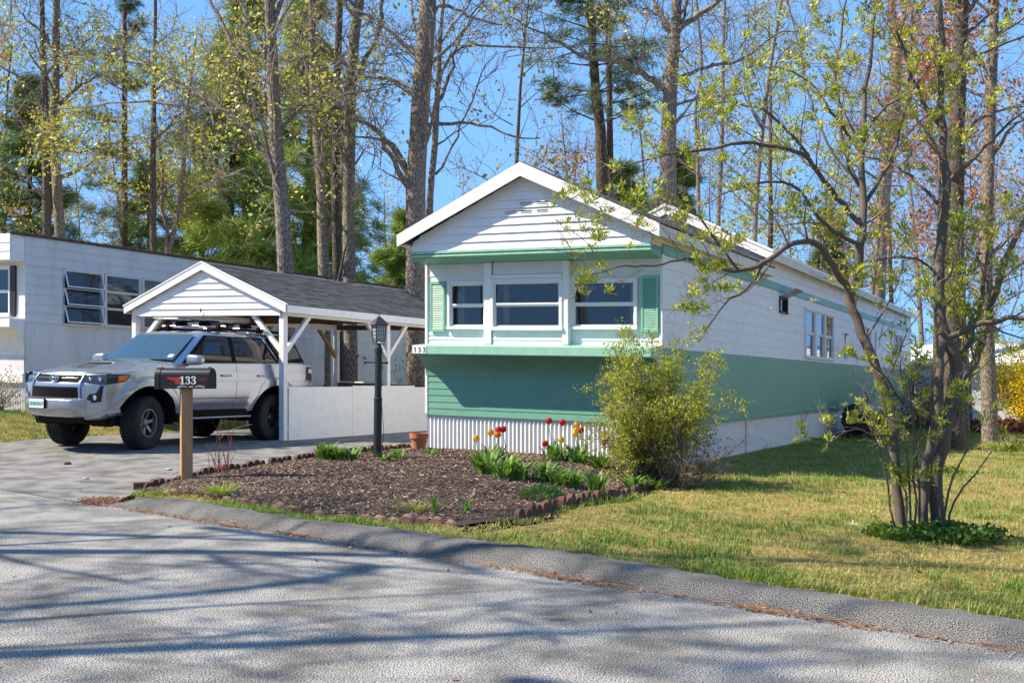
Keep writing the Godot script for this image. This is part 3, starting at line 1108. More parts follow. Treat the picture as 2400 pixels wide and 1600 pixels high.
	while y < 4.40:
		var y1 := minf(y + 0.128, 4.45)
		var a := maxf(0.0, W / 2 - (4.47 - y) / RISE)
		var b := W - a
		var a1 := maxf(0.0, W / 2 - (4.47 - y1) / RISE)
		m = fmb()
		var lipv := -0.452
		m.quad(Vector3(a, y, lipv - 0.022), Vector3(b, y, lipv - 0.022), Vector3(W - a1, y1, lipv), Vector3(a1, y1, lipv), Vector3(0, 0, -1))
		m.quad(Vector3(a, y, lipv - 0.022), Vector3(b, y, lipv - 0.022), Vector3(b, y, lipv + 0.01), Vector3(a, y, lipv + 0.01), Vector3.DOWN)
		var board := part("gable_board", m.mesh(), M.vinyl, h)
		if n == 4 or n == 5:
			m = fmb()
			for k in 3:
				if n == 5 and k == 0:
					continue
				var c := W / 2 - 0.36 + k * 0.28
				for j in 2:
					m.box(Vector3(c, y + 0.04 + j * 0.035, lipv - 0.022), Vector3(c + 0.2, y + 0.046 + j * 0.035, lipv - 0.008))
			part("vent_slots", m.mesh(), M.dark_metal, board)
		y = y1
		n += 1
	m = fmb()
	m.prism(PackedVector2Array([Vector2(0.0, 3.31), Vector2(W, 3.31), Vector2(W, 3.48), Vector2(W / 2, 4.45), Vector2(0.0, 3.48)]), -0.44, -0.40)
	part("gable_wall", m.mesh(), M.white, h)
	# ---- front roof: slabs, rake fascias, eave fascia, soffit, frieze
	for s in [-1.0, 1.0]:
		m = fmb()
		var e: float = W / 2 + s * (W / 2 + 0.19)
		m.prism(PackedVector2Array([Vector2(W / 2, 4.655), Vector2(W / 2, 4.60), Vector2(e - s * 0.03, 3.56), Vector2(e + s * 0.012, 3.595)]), -0.615, 6.36)
		part("roof_slope", m.mesh(), M.felt, h)
		m = fmb()
		m.prism(PackedVector2Array([Vector2(W / 2, 4.640), Vector2(W / 2, 4.42), Vector2(e - s * 0.003, 3.385), Vector2(e - s * 0.003, 3.582)]), -0.645, -0.616)
		part("rake_board", m.mesh(), M.white_clean, h)
		m = fmb()
		m.box(Vector3(minf(e, e - s * 0.025), 3.40, -0.615), Vector3(maxf(e, e - s * 0.025), 3.572, 6.36), 0.004)
		part("eave_board", m.mesh(), M.cream, h)
		m = fmb()
		m.box(Vector3(minf(e - s * 0.03, W / 2 + s * W / 2), 3.405, -0.58), Vector3(maxf(e - s * 0.03, W / 2 + s * W / 2), 3.42, 6.36))
		m.box(Vector3(minf(W / 2 + s * W / 2, W / 2 + s * (W / 2 + 0.03)), 3.36, -0.44), Vector3(maxf(W / 2 + s * W / 2, W / 2 + s * (W / 2 + 0.03)), 3.405, 6.36))
		part("soffit", m.mesh(), M.cream, h)
		m = fmb()
		m.box(Vector3(minf(W / 2 + s * W / 2, W / 2 + s * (W / 2 - 0.05)), 3.25, -0.40), Vector3(maxf(W / 2 + s * W / 2, W / 2 + s * (W / 2 - 0.05)), 3.42, 6.36))
		part("frieze", m.mesh(), M.cream, h)
		# underside of the front overhang
		m = fmb()
		m.prism(PackedVector2Array([Vector2(W / 2, 4.595), Vector2(W / 2, 4.58), Vector2(e, 3.525), Vector2(e, 3.54)]), -0.585, -0.44)
		part("overhang_lining", m.mesh(), M.white, h)
	# ---- raised rear roof
	for s in [-1.0, 1.0]:
		m = fmb()
		var e: float = W / 2 + s * (W / 2 + 0.19)
		m.prism(PackedVector2Array([Vector2(W / 2, 5.01), Vector2(W / 2, 4.95), Vector2(e, 3.89), Vector2(e, 3.95)]), 6.2, L + 0.3)
		part("roof_slope", m.mesh(), M.white_clean, h)
		m = fmb()
		m.prism(PackedVector2Array([Vector2(W / 2, 4.945), Vector2(W / 2, 4.78), Vector2(e, 3.72), Vector2(e, 3.885)]), 6.215, 6.25)
		part("rake_board", m.mesh(), M.white_clean, h)
		m = fmb()
		m.box(Vector3(minf(e, e - s * 0.025), 3.74, 6.25), Vector3(maxf(e, e - s * 0.025), 3.888, L + 0.28), 0.004)
		part("eave_board", m.mesh(), M.cream, h)
		m = fmb()
		m.box(Vector3(minf(e - s * 0.03, W / 2 + s * W / 2), 3.86, 6.36), Vector3(maxf(e - s * 0.03, W / 2 + s * W / 2), 3.875, L + 0.2))
		part("soffit", m.mesh(), M.cream, h)
	m = fmb()
	m.prism(PackedVector2Array([Vector2(0.0, 3.35), Vector2(W, 3.35), Vector2(W, 3.9), Vector2(W / 2, 4.93), Vector2(0.0, 3.9)]), 6.36, 6.42)
	m.prism(PackedVector2Array([Vector2(0.0, 3.35), Vector2(W, 3.35), Vector2(W, 3.9), Vector2(W / 2, 4.93), Vector2(0.0, 3.9)]), L - 0.06, L - 0.001)
	part("gable_wall", m.mesh(), M.white, h)
	# ---- number plate
	m = fmb()
	m.box(Vector3(0.012, 1.622, -0.474), Vector3(0.285, 1.748, -0.467), 0.002)
	var plate := part("number_plate", m.mesh(), M.white_clean, h)
	var t := part("number", lettering("1 3 3", 0.078, 0.006), M.dark_metal, plate)
	t.transform = Transform3D(Basis(ALONG, Vector3.UP, -BACK), frame() * Vector3(0.152, 1.684, -0.477))

func neighbour_home() -> void:
	const L := 17.5
	const W := 3.7
	var h := thing("neighbour_home", "plain flat-roofed white mobile home with awning windows beside the carport", "mobile home", Vector3(-9.9, 0.38, -22.0))
	h.position.y = 0.35 + FALL * 9.9
	var holes := [[0.94, 1.98, 1.80, 2.94], [2.04, 3.06, 1.80, 2.94], [3.12, 4.1, 1.80, 2.94], [7.6, 8.5, 2.0, 2.8]]
	var m := fmb()
	for c in cells(0.0, L, 0.5, 3.55, holes):
		m.box(Vector3(-0.07, c[2], c[0]), Vector3(0.0, c[3], c[1]))
	part("side_wall", m.mesh(), M.old_white, h)
	m = fmb()
	m.box(Vector3(-W, 0.5, 0), Vector3(-W + 0.07, 3.5, L))
	m.box(Vector3(-W, 0.5, L - 0.07), Vector3(-0.07, 3.5, L))
	m.box(Vector3(-W, 0.5, 0), Vector3(-0.07, 1.9, 0.07))
	m.box(Vector3(-W, 2.95, 0), Vector3(-0.07, 3.5, 0.07))
	m.box(Vector3(-0.26, 1.9, 0), Vector3(-0.07, 2.95, 0.07))
	part("wall", m.mesh(), M.old_white, h)
	m = fmb()
	m.box(Vector3(-W, 0.6, 0.07), Vector3(-0.07, 0.7, L - 0.07))
	part("floor", m.mesh(), M.room, h)
	m = fmb()
	m.box(Vector3(-W, 0.7, 4.6), Vector3(-0.07, 3.5, 4.66))
	m.box(Vector3(-2.0, 0.7, 0.1), Vector3(-1.95, 3.5, 4.6))
	part("partition", m.mesh(), M.room, h)
	m = fmb()
	m.box(Vector3(-W - 0.05, 3.5, -0.05), Vector3(0.0, 3.56, L + 0.05))
	part("roof", m.mesh(), M.old_white, h)
	m = fmb()
	m.box(Vector3(-0.02, 3.54, -0.36), Vector3(0.045, 3.605, L + 0.06), 0.01)
	part("roof_edge", m.mesh(), M.bark_dark, h)
	for i in 9:
		for c in cells(0.0, L, 1.78 + i * 0.197, 1.78 + (i + 1) * 0.197, holes):
			m = fmb()
			var f := func(s, y, o): return Vector3(0.002 + o, y, s)
			lap(m, c[0], c[1], c[2], c[3], f, 0.012)
			part("siding_board", m.mesh(), M.old_white, h)
	for i in 4:
		part("ribbed_panel", ribbed(true, 0.006, i * L / 4, (i + 1) * L / 4 - 0.01, 0.62, 1.775, 0.11, 0.003, 5), M.old_white, h)
		part("skirting", ribbed(true, -0.02, i * L / 4, (i + 1) * L / 4 - 0.01, -0.3, 0.62, 0.08, 0.008, 4), M.old_white, h)
	# windows: the first is cranked open, the others shut
	for i in 3:
		var s0: float = [0.92, 2.02, 3.10][i]
		var s1: float = [1.99, 3.08, 4.12][i]
		var w := Node3D.new()
		w.name = "window" if i == 0 else "window_%03d" % i
		h.add_child(w)
		m = fmb()
		m.box(Vector3(-0.05, 1.78, s0), Vector3(0.035, 2.96, s0 + 0.035))
		m.box(Vector3(-0.05, 1.78, s1 - 0.035), Vector3(0.035, 2.96, s1))
		m.box(Vector3(-0.05, 1.78, s0 + 0.035), Vector3(0.045, 1.81, s1 - 0.035))
		m.box(Vector3(-0.05, 2.93, s0 + 0.035), Vector3(0.045, 2.96, s1 - 0.035))
		part("frame", m.mesh(), M.alu, w)
		for k in 3:
			var y0 := 1.815 + k * 0.373
			var tilt := 0.30 if i == 0 else 0.02
			m = fmb()
			m.xf = m.xf * Transform3D(Basis(Vector3(0, 0, 1), tilt), Vector3(0.02, y0 + 0.37, 0))
			for e in [[s0 + 0.04, s0 + 0.065, -0.37, 0.0], [s1 - 0.065, s1 - 0.04, -0.37, 0.0], [s0 + 0.065, s1 - 0.065, -0.37, -0.345], [s0 + 0.065, s1 - 0.065, -0.02, 0.0]]:
				m.box(Vector3(-0.01, e[2], e[0]), Vector3(0.012, e[3], e[1]))
			var sash := part("sash", m.mesh(), M.alu_white, w)
			var g := fmb()
			g.xf = m.xf
			g.box(Vector3(-0.003, -0.35, s0 + 0.06), Vector3(0.003, -0.015, s1 - 0.06))
			part("pane", g.mesh(), M.glass, sash)
	m = fmb()
	for k in 14:
		m.quad(Vector3(-0.2 - 0.03 * (k % 2), 1.85, 3.2 + k * 0.06), Vector3(-0.23 + 0.03 * (k % 2), 1.85, 3.26 + k * 0.06), Vector3(-0.23 + 0.03 * (k % 2), 2.9, 3.26 + k * 0.06), Vector3(-0.2 - 0.03 * (k % 2), 2.9, 3.2 + k * 0.06), Vector3(1, 0, 0))
	part("curtain", m.mesh(), M.curtain, h)
	sash_window(h, true, 0.0, 7.58, 8.52, 1.98, 2.82, [2.4], 0.05, M.old_white, "side_window")
	# front end: projecting top, window with dark shutter, ledge, cove, skirting
	m = fmb()
	m.box(Vector3(-W, 3.02, -0.34), Vector3(0.0, 3.55, 0.0), 0.01)
	part("front_hood", m.mesh(), M.vinyl, h)
	for i in 3:
		m = fmb()
		var f := func(s, y, o): return Vector3(s, y, -0.342 - o)
		lap(m, -W, 0.0, 3.03 + i * 0.17, 3.03 + (i + 1) * 0.17, f, 0.015)
		part("hood_board", m.mesh(), M.vinyl, h)
	m = fmb()
	m.box(Vector3(-0.40, 1.93, -0.04), Vector3(-0.24, 2.93, -0.0), 0.005)
	part("dark_shutter", m.mesh(), M.dark_metal, h)
	sash_window(h, false, 0.0, -1.3, -0.40, 1.9, 2.95, [2.42], 0.05, M.alu_white, "front_window")
	var prof := PackedVector2Array([Vector2(-0.001, 1.86), Vector2(-0.36, 1.84), Vector2(-0.36, 1.68)])
	for i in range(0, 9):
		var t := PI / 2 * i / 8
		prof.append(Vector2(-0.34 + 0.33 * sin(t), 1.10 + 0.56 * cos(t)))
	prof.append(Vector2(-0.001, 1.1))
	part("ledge", along_front(prof, -W, -0.0), M.white_clean, h)
	m = fmb()
	m.box(Vector3(-W, 0.55, -0.05), Vector3(0.0, 0.75, 0.0), 0.006)
	part("base_rail", m.mesh(), M.white_clean, h)
	m = fmb()
	m.box(Vector3(-W, 0.75, -0.02), Vector3(0.0, 1.12, 0.0))
	part("front_panel", m.mesh(), M.old_white, h)
	part("skirting", ribbed(false, 0.02, -W, 0.0, -0.3, 0.55, 0.075, 0.013), M.white_clean, h)

func carport() -> void:
	var at := Vector3(-4.2, 0, -19.72)
	var c := thing("carport", "white wooden carport with shingled gable roof over the silver car", "carport", Vector3(at.x, -FALL * at.x + 0.0, at.z))
	const W := 3.69
	const L := 6.8
	# x: 0 at the right posts, -W at the left ones
	for t in [0.0, 3.36, 6.6]:
		for x in [-0.06, -W - 0.06]:
			var m := fmb()
			m.box(Vector3(x, -0.05, t), Vector3(x + 0.115, 2.28, t + 0.115), 0.006)
			part("post", m.mesh(), M.white_clean, c)
	# knee braces
	var brace := func(a: Vector3, b: Vector3, mt: Material) -> void:
		var m := fmb()
		m.bar(a, b, 0.075, 0.085, Vector3.UP, 0.004)
		part("brace", m.mesh(), mt, c)
	brace.call(Vector3(-0.03, 1.62, 0.055), Vector3(-0.70, 2.30, 0.055), M.white_clean)
	brace.call(Vector3(-W + 0.03, 1.62, 0.055), Vector3(-W + 0.70, 2.30, 0.055), M.white_clean)
	for x in [-0.0, -W]:
		for t in [0.0, 3.36, 6.6]:
			var mt: Material = M.white_clean if x == 0.0 else M.bare_wood
			if t < 6.0:
				brace.call(Vector3(x, 1.62, t + 0.1), Vector3(x, 2.30, t + 0.80), mt)
			if t > 0.5:
				brace.call(Vector3(x, 1.62, t + 0.02), Vector3(x, 2.30, t - 0.68), mt)
	# beams, ties, ridge, rafters
	var m := fmb()
	m.box(Vector3(-0.055, 2.28, 0.0), Vector3(0.045, 2.42, L), 0.004)
	part("beam", m.mesh(), M.white_clean, c)
	m = fmb()
	m.box(Vector3(-W - 0.055, 2.28, 0.0), Vector3(-W + 0.045, 2.42, L), 0.004)
	part("beam", m.mesh(), M.white_clean, c)
	for t in [3.36, 6.6]:
		m = fmb()
		m.box(Vector3(-W + 0.045, 2.30, t), Vector3(-0.055, 2.42, t + 0.05))
		part("tie_beam", m.mesh(), M.old_wood, c)
	var mid := -W / 2
	for i in 11:
		var t := 0.2 + i * 0.62
		for s in [-1.0, 1.0]:
			m = fmb()
			m.bar(Vector3(mid, 3.19, t), Vector3(mid + s * (W / 2 + 0.1), 2.42, t), 0.04, 0.09)
			part("rafter", m.mesh(), M.old_wood, c)
	# roof deck with shingle courses
	var shingles := rng(5)
	for s in [-1.0, 1.0]:
		var e: float = mid + s * (W / 2 + 0.17)
		m = fmb()
		m.prism(PackedVector2Array([Vector2(mid, 3.29), Vector2(mid, 3.25), Vector2(e, 2.435), Vector2(e, 2.475)]), -0.07, L + 0.12)
		var deck := part("roof_deck", m.mesh(), M.old_wood, c)
		var down := Vector2(e - mid, 2.475 - 3.29)
		var rows := 15
		for tone in 3:
			m = fmb()
			for r in rows:
				var a := Vector2(mid, 3.292) + down * (float(r) / rows)
				var b := Vector2(mid, 3.292) + down * (float(r + 1) / rows) * 1.004
				var z := -0.09 - shingles.randf() * 0.2
				while z < L + 0.14:
					var wd := shingles.randf_range(0.14, 0.34)
					var pick := shingles.randi() % 3
					if pick == tone:
						var z0 := maxf(z, -0.09)
						var z1 := minf(z + wd - 0.004, L + 0.14)
						var th := 0.010 + 0.006 * (pick % 2)
						if z1 > z0:
							m.quad(Vector3(a.x, a.y + 0.002, z0), Vector3(a.x, a.y + 0.002, z1), Vector3(b.x, b.y + th, z1), Vector3(b.x, b.y + th, z0), Vector3(s * 0.4, 1, 0))
							m.quad(Vector3(b.x, b.y + th, z0), Vector3(b.x, b.y + th, z1), Vector3(b.x, b.y - 0.003, z1), Vector3(b.x, b.y - 0.003, z0), Vector3(s, 0.1, 0))
					z += wd
				shingles.seed = 1000 + r * 7 + int(s) * 100
			var sh := part("shingles", m.mesh(), [M.felt_a, M.felt_b, M.felt_c][tone], deck)
			sh.set_meta("kind", "stuff")
		m = fmb()
		m.box(Vector3(minf(e, e + s * 0.025), 2.33, -0.07), Vector3(maxf(e, e + s * 0.025), 2.468, L + 0.12), 0.004)
		part("eave_board", m.mesh(), M.white_clean, c)
		m = fmb()
		m.prism(PackedVector2Array([Vector2(mid, 3.285), Vector2(mid, 3.15), Vector2(e, 2.33), Vector2(e, 2.47)]), -0.098, -0.071)
		part("rake_board", m.mesh(), M.white_clean, c)
		m = fmb()
		m.prism(PackedVector2Array([Vector2(mid, 3.31), Vector2(mid, 3.285), Vector2(e + s * 0.02, 2.465), Vector2(e + s * 0.02, 2.49)]), -0.108, -0.06)
		part("drip_edge", m.mesh(), M.white_clean, c)
	# gable boards
	var y := 2.285
	while y < 3.1:
		var y1 := minf(y + 0.125, 3.16)
		var a := minf(W / 2, (3.18 - y) / 0.42)
		var a1 := minf(W / 2, (3.18 - y1) / 0.42)
		m = fmb()
		m.quad(Vector3(mid - a, y, -0.032), Vector3(mid + a, y, -0.032), Vector3(mid + a1, y1, -0.008), Vector3(mid - a1, y1, -0.008), Vector3(0, 0, -1))
		m.quad(Vector3(mid - a, y, -0.032), Vector3(mid + a, y, -0.032), Vector3(mid + a, y, 0.0), Vector3(mid - a, y, 0.0), Vector3.DOWN)
		part("gable_board", m.mesh(), M.vinyl, c)
		y = y1
	m = fmb()
	m.prism(PackedVector2Array([Vector2(mid - W / 2, 2.285), Vector2(mid + W / 2, 2.285), Vector2(mid + W / 2, 2.40), Vector2(mid, 3.17), Vector2(mid - W / 2, 2.40)]), 0.0, 0.04)
	part("gable_backing", m.mesh(), M.old_wood, c)
	m = fmb()
	m.tube([Vector3(mid - 0.05, 2.42, -0.05), Vector3(mid - 0.05, 2.38, -0.06), Vector3(mid - 0.035, 2.35, -0.055), Vector3(mid - 0.05, 2.33, -0.05)], [0.008, 0.01, 0.012, 0.006], 6)
	part("hook", m.mesh(), M.dark_metal, c)
	# low side wall, in three sheets that bow a little
	for i in 3:
		var s0 := [0.12, 2.1, 4.4][i] as float
		var s1 := [2.1, 4.4, 6.6][i] as float
		m = fmb()
		m.box(Vector3(0.058, -0.12, s0), Vector3(0.075, 0.985 + 0.02 * sin(i * 2.0), s1 - 0.006), 0.003)
		part("side_sheet", m.mesh(), M.white_clean, c)
	m = fmb()
	m.box(Vector3(-0.02, 0.93, 0.12), Vector3(0.056, 0.97, 6.6))
	part("rail", m.mesh(), M.old_wood, c)
	m = fmb()
	m.box(Vector3(-W + 0.06, 0.86, 6.62), Vector3(-0.06, 0.98, 6.66), 0.004)
	part("rear_rail", m.mesh(), M.old_wood, c)
	m = fmb()
	m.box(Vector3(-W + 0.2, 0.985, 6.52), Vector3(-W + 1.75, 1.02, 6.72), 0.004)
	part("rear_shelf", m.mesh(), M.white_clean, c)

func far_buildings() -> void:
	var b := thing("shed", "low white-roofed building behind the right end of the green home", "building", Vector3(18.2, 0, -46.0), -0.35)
	b.position.y = gy(18.2, -46)
	var m := MB.new()
	m.box(Vector3(-2.6, -0.4, -2.0), Vector3(4.8, 2.15, 2.0))
	part("wall", m.mesh(), M.old_white, b)
	m = MB.new()
	m.xf = Transform3D(Basis(Vector3(0, 1, 0), PI / 2), Vector3.ZERO)
	m.prism(PackedVector2Array([Vector2(-2.4, 2.15), Vector2(2.4, 2.15), Vector2(2.4, 2.25), Vector2(0, 3.05), Vector2(-2.4, 2.25)]), -2.9, 5.0)
	part("roof", m.mesh(), M.white_clean, b)
	for x in [-1.8, -0.2, 1.6, 3.4]:
		m = MB.new()
		m.box(Vector3(x, 0.9, 2.0), Vector3(x + 0.8, 1.9, 2.04))
		var w := part("window", m.mesh(), M.alu_white, b)
		m = MB.new()
		m.box(Vector3(x + 0.06, 0.96, 2.042), Vector3(x + 0.74, 1.84, 2.05))
		part("pane", m.mesh(), M.dark_glass, w)
	var c := thing("distant_home", "pale home half hidden behind the yellow forsythia", "building", Vector3(27.5, gy(27.5, -58), -58.0), -0.2)
	m = MB.new()
	m.box(Vector3(-4, -0.4, -2), Vector3(9, 2.6, 2))
	part("wall", m.mesh(), M.old_white, c)
	m = MB.new()
	m.xf = Transform3D(Basis(Vector3(0, 1, 0), PI / 2), Vector3.ZERO)
	m.prism(PackedVector2Array([Vector2(-2.3, 2.6), Vector2(2.3, 2.6), Vector2(0, 3.3)]), -4.2, 9.2)
	part("roof", m.mesh(), M.white_clean, c)

# home added unseen right of the picture: its sunlit wall throws light on the shaded side of the green home
func added_right_home() -> void:
	var at := HOME + ALONG * 15.0
	var h := thing("added_bounce_home", "unseen white mobile home added beyond the right edge of the picture to bounce sunlight", "mobile home", Vector3(at.x, -0.2 - FALL * at.x, at.z))
	var m := fmb()
	m.box(Vector3(0, 0.5, 0), Vector3(4.2, 3.2, 19))
	part("wall", m.mesh(), M.white, h)
	m = fmb()
	m.prism(PackedVector2Array([Vector2(-0.2, 3.2), Vector2(4.4, 3.2), Vector2(2.1, 4.1)]), -0.3, 19.3)
	part("roof", m.mesh(), M.felt, h)
	for i in 4:
		part("skirting", ribbed(true, 0.02, i * 4.75, (i + 1) * 4.75 - 0.02, -0.4, 0.5, 0.08, 0.008, 4), M.old_white, h)
	for v in [2.5, 6.0, 10.5, 15.0]:
		m = fmb()
		m.box(Vector3(-0.04, 1.6, v), Vector3(-0.001, 2.7, v + 1.1), 0.01)
		var w := part("window", m.mesh(), M.alu_white, h)
		m = fmb()
		m.box(Vector3(-0.05, 1.66, v + 0.06), Vector3(-0.041, 2.64, v + 1.04))
		part("pane", m.mesh(), M.dark_glass, w)
# ================================================================ the car
# own axes: x from the front axle to the rear, y up, z towards the side that faces the street corner
const LONG := 1.12     # the body is this much longer than its plan below

func car_half(s: float, y: float) -> float:
	var w := 0.945 - 0.075 * pow((y - 0.98) / 0.45, 2.0) * (1.0 if y < 0.98 else 0.55)
	if s < -0.25: w -= 0.085 * pow((-0.25 - s) / 0.46, 2.0)
	if s > 3.3: w -= 0.07 * pow((s - 3.3) / 0.58, 2.0)
	for c in [0.0, 2.79]:
		var d := Vector2(s - c, y - 0.44).length()
		w += 0.032 * smoothstep(0.74, 0.62, d)
	w -= 0.014 * smoothstep(0.70, 0.66, y) * smoothstep(0.6, 0.7, s) * smoothstep(2.2, 2.1, s)
	w += 0.010 * smoothstep(1.06, 1.12, y) * smoothstep(1.30, 1.2, y)
	return w

func car_nose(z: float, y: float) -> float:
	return -0.915 + 0.20 * pow(absf(z) / 0.86, 2.4) + 0.13 * smoothstep(0.98, 1.24, y) + 0.05 * smoothstep(0.68, 0.5, y)

func car_belt(s: float) -> float:
	if s < 0.5: return lerpf(1.175, 1.375, smoothstep(-0.9, 0.75, s))
	return 1.365 + 0.035 * (s - 0.5) / 3.3

func skin(m: MB, c: Array, nu: int, nv: int, fn: Callable, flip := false) -> void:
	var pts := PackedVector3Array()
	for i in nv + 1:
		for j in nu + 1:
			var a := float(j) / nu
			var b := float(i) / nv
			var p: Vector2 = (c[0] as Vector2).lerp(c[1], a).lerp((c[3] as Vector2).lerp(c[2], a), b)
			pts.append(fn.call(p.x, p.y))
	m.sheet(pts, nv + 1, nu + 1, flip)

func suv() -> void:
	var a := Vector3(0.434, 0, -0.90).normalized()
	var n := a.cross(Vector3.UP).normalized()
	var at := Vector3(-5.72, 0, -17.0) - n * 0.93
	var car := thing("suv", "silver off-road car with black roof rack parked nose out in the carport", "car", on_ground(at.x, at.z, 0.006))
	car.basis = Basis(Vector3(0, 0, 1), -FALL) * Basis(a * LONG, Vector3.UP, n)
	var paint := plain(lin(0.36, 0.39, 0.45), 0.25, 0.72)
	paint.clearcoat_enabled = true
	paint.clearcoat = 0.9
	paint.clearcoat_roughness = 0.05
	var black := plain(lin(0.012, 0.012, 0.013), 0.55)
	black.metallic_specular = 0.2
	black.roughness = 0.8
	var gloss := plain(lin(0.01, 0.01, 0.012), 0.12)
	var chrome := plain(lin(0.75, 0.76, 0.78), 0.12, 1.0)
	var rubber := plain(lin(0.018, 0.018, 0.019), 0.85)
	var rim_m := plain(lin(0.16, 0.165, 0.175), 0.35, 0.8)
	var tint := plain(lin(0.008, 0.009, 0.010), 0.03)
	tint.metallic_specular = 0.6
	var screen := plain(Color(0.10, 0.16, 0.19, 0.35), 0.03)
	screen.transparency = BaseMaterial3D.TRANSPARENCY_ALPHA
	screen.metallic_specular = 0.85
	var amber := plain(lin(0.75, 0.16, 0.02), 0.2)
	var lamp := plain(lin(0.035, 0.04, 0.05), 0.05, 0.2)
	# ---- body sides, with arches cut round the wheels
	for side in [-1.0, 1.0]:
		var m := MB.new()
		var ns := 150
		var ny := 26
		var grid := PackedVector3Array()
		var gone := PackedByteArray()
		for i in ny + 1:
			for j in ns + 1:
				var s := lerpf(-0.715, 3.86, float(j) / ns)
				var bottom := 0.56 + 0.06 * smoothstep(0.2, -0.7, s) * 0.0 + 0.03 * smoothstep(3.0, 3.8, s)
				var y := lerpf(bottom, car_belt(s), float(i) / ny)
				var cut := 0
				for c in [0.0, 2.79]:
					var d := Vector2(s - c, y - 0.44)
					var r := 0.565
					if d.length() < r:
						cut = 1
						if d.length() > r - 0.055:
							d = d.normalized() * r
							s = c + d.x
							y = 0.44 + d.y
							cut = 0
				grid.append(Vector3(s, y, side * car_half(s, y)))
				gone.append(cut)
		var first := m.v.size()
		m.sheet(grid, ny + 1, ns + 1, side < 0)
		var keep := PackedInt32Array()
		for i in ny:
			for j in ns:
				var q := i * (ns + 1) + j
				if gone[q] + gone[q + 1] + gone[q + ns + 1] + gone[q + ns + 2] == 0:
					var o := (i * ns + j) * 6
					keep.append_array(m.ix.slice(o, o + 6))
		m.ix = keep
		part("side_panel", m.mesh(), paint, car)
		# arch lips and liners
		for c in [0.0, 2.79]:
			m = MB.new()
			var arc := PackedVector3Array()
			for e in [[0.565, 0.0], [0.55, 0.006], [0.55, -0.05], [0.57, -0.42]]:
				for j in 25:
					var t := lerpf(-0.12, PI + 0.12, j / 24.0)
					var s: float = c + cos(t) * e[0]
					var y: float = 0.44 + sin(t) * e[0]
					arc.append(Vector3(s, y, side * (car_half(c + cos(t) * 0.565, 0.44 + sin(t) * 0.565) + e[1])))
			m.sheet(arc, 4, 25, side > 0)
			part("arch_liner", m.mesh(), black, car)
	var m := MB.new()      # hood
	var pts := PackedVector3Array()
	for i in 17:
		for j in 25:
			var q := lerpf(-1.0, 1.0, j / 24.0)
			var b := i / 16.0
			var w := car_half(lerpf(-0.70, 0.56, b), 1.25) * q
			var s := lerpf(car_nose(w, 1.19) + 0.005, 0.56, b)
			var y := car_belt(s) + 0.055 * (1.0 - pow(absf(q), 2.6)) * smoothstep(-0.02, 0.2, b) + 0.018 * smoothstep(0.42, 0.36, absf(absf(q) - 0.0)) * smoothstep(0.1, 0.5, b)
			pts.append(Vector3(s, y - 0.012 * smoothstep(0.94, 1.0, absf(q)), w))
	m.sheet(pts, 17, 25)
	part("hood", m.mesh(), paint, car)
	m = MB.new()      # hood scoop
	m.xf = Transform3D(Basis(Vector3(0, 0, 1), 0.10), Vector3(-0.12, 1.315, 0))
	m.prism(PackedVector2Array([Vector2(0, 0), Vector2(0.05, 0.045), Vector2(0.14, 0.055), Vector2(0.5, 0.02), Vector2(0.5, 0)]), -0.26, 0.26)
	var scoop := part("hood_scoop", m.mesh(), paint, car)
	m = MB.new()
	m.xf = Transform3D(Basis(Vector3(0, 0, 1), 0.10), Vector3(-0.125, 1.322, 0))
	m.box(Vector3(0.0, 0.008, -0.23), Vector3(0.045, 0.034, 0.23))
	part("scoop_mouth", m.mesh(), black, scoop)
	# ---- front fascia
	m = MB.new()
	skin(m, [Vector2(-0.86, 0.60), Vector2(0.86, 0.60), Vector2(0.86, 1.20), Vector2(-0.86, 1.20)], 36, 16, func(z, y): return Vector3(car_nose(z, y), y, z))
	part("front_fascia", m.mesh(), paint, car)
	var nose := func(off: float) -> Callable: return func(z, y): return Vector3(car_nose(z, y) - off, y, z)
	m = MB.new()
	skin(m, [Vector2(-0.43, 1.055), Vector2(0.43, 1.055), Vector2(0.47, 1.158), Vector2(-0.47, 1.158)], 24, 8, nose.call(0.012))
	var grille := part("upper_grille", m.mesh(), black, car)
	m = MB.new()
	for z0 in [-0.41, 0.12]:
		m.tube([Vector3(car_nose(z0, 1.11) - 0.02, 1.108, z0), Vector3(car_nose(z0 + 0.15, 1.11) - 0.02, 1.11, z0 + 0.145), Vector3(car_nose(z0 + 0.29, 1.11) - 0.02, 1.108, z0 + 0.29)], [0.0065, 0.0065, 0.0065], 6)
	part("grille_bar", m.mesh(), chrome, grille)
	m = MB.new()      # emblem: three nested ovals
	for e in [[0.085, 0.06, 0.0, 0.0], [0.030, 0.052, 0.0, 0.0], [0.062, 0.022, 0.0, 0.028]]:
		var ring := []
		var rr := []
		for k in 25:
			var t := TAU * k / 24.0
			ring.append(Vector3(car_nose(0, 1.1) - 0.045, 1.105 + e[3] + sin(t) * e[1], cos(t) * e[0]))
			rr.append(0.0085)
		m.tube(ring, rr, 6, false)
	part("emblem", m.mesh(), chrome, grille)
	m = MB.new()      # lower grille, mesh of bars in a dark mouth
	skin(m, [Vector2(-0.47, 0.79), Vector2(0.47, 0.79), Vector2(0.46, 0.975), Vector2(-0.46, 0.975)], 24, 6, nose.call(0.010))
	var low := part("lower_grille", m.mesh(), black, car)
	m = MB.new()
	for i in 5:
		for k in 13:
			var z := -0.42 + k * 0.066 + 0.033 * (i % 2)
			if z < 0.38:
				m.box(Vector3(car_nose(z, 0.88) - 0.018, 0.812 + i * 0.032, z), Vector3(car_nose(z, 0.88) - 0.004, 0.818 + i * 0.032, z + 0.045))
	part("grille_mesh", m.mesh(), gloss, low)
	m = MB.new()      # bumper bar that stands forward of the fascia
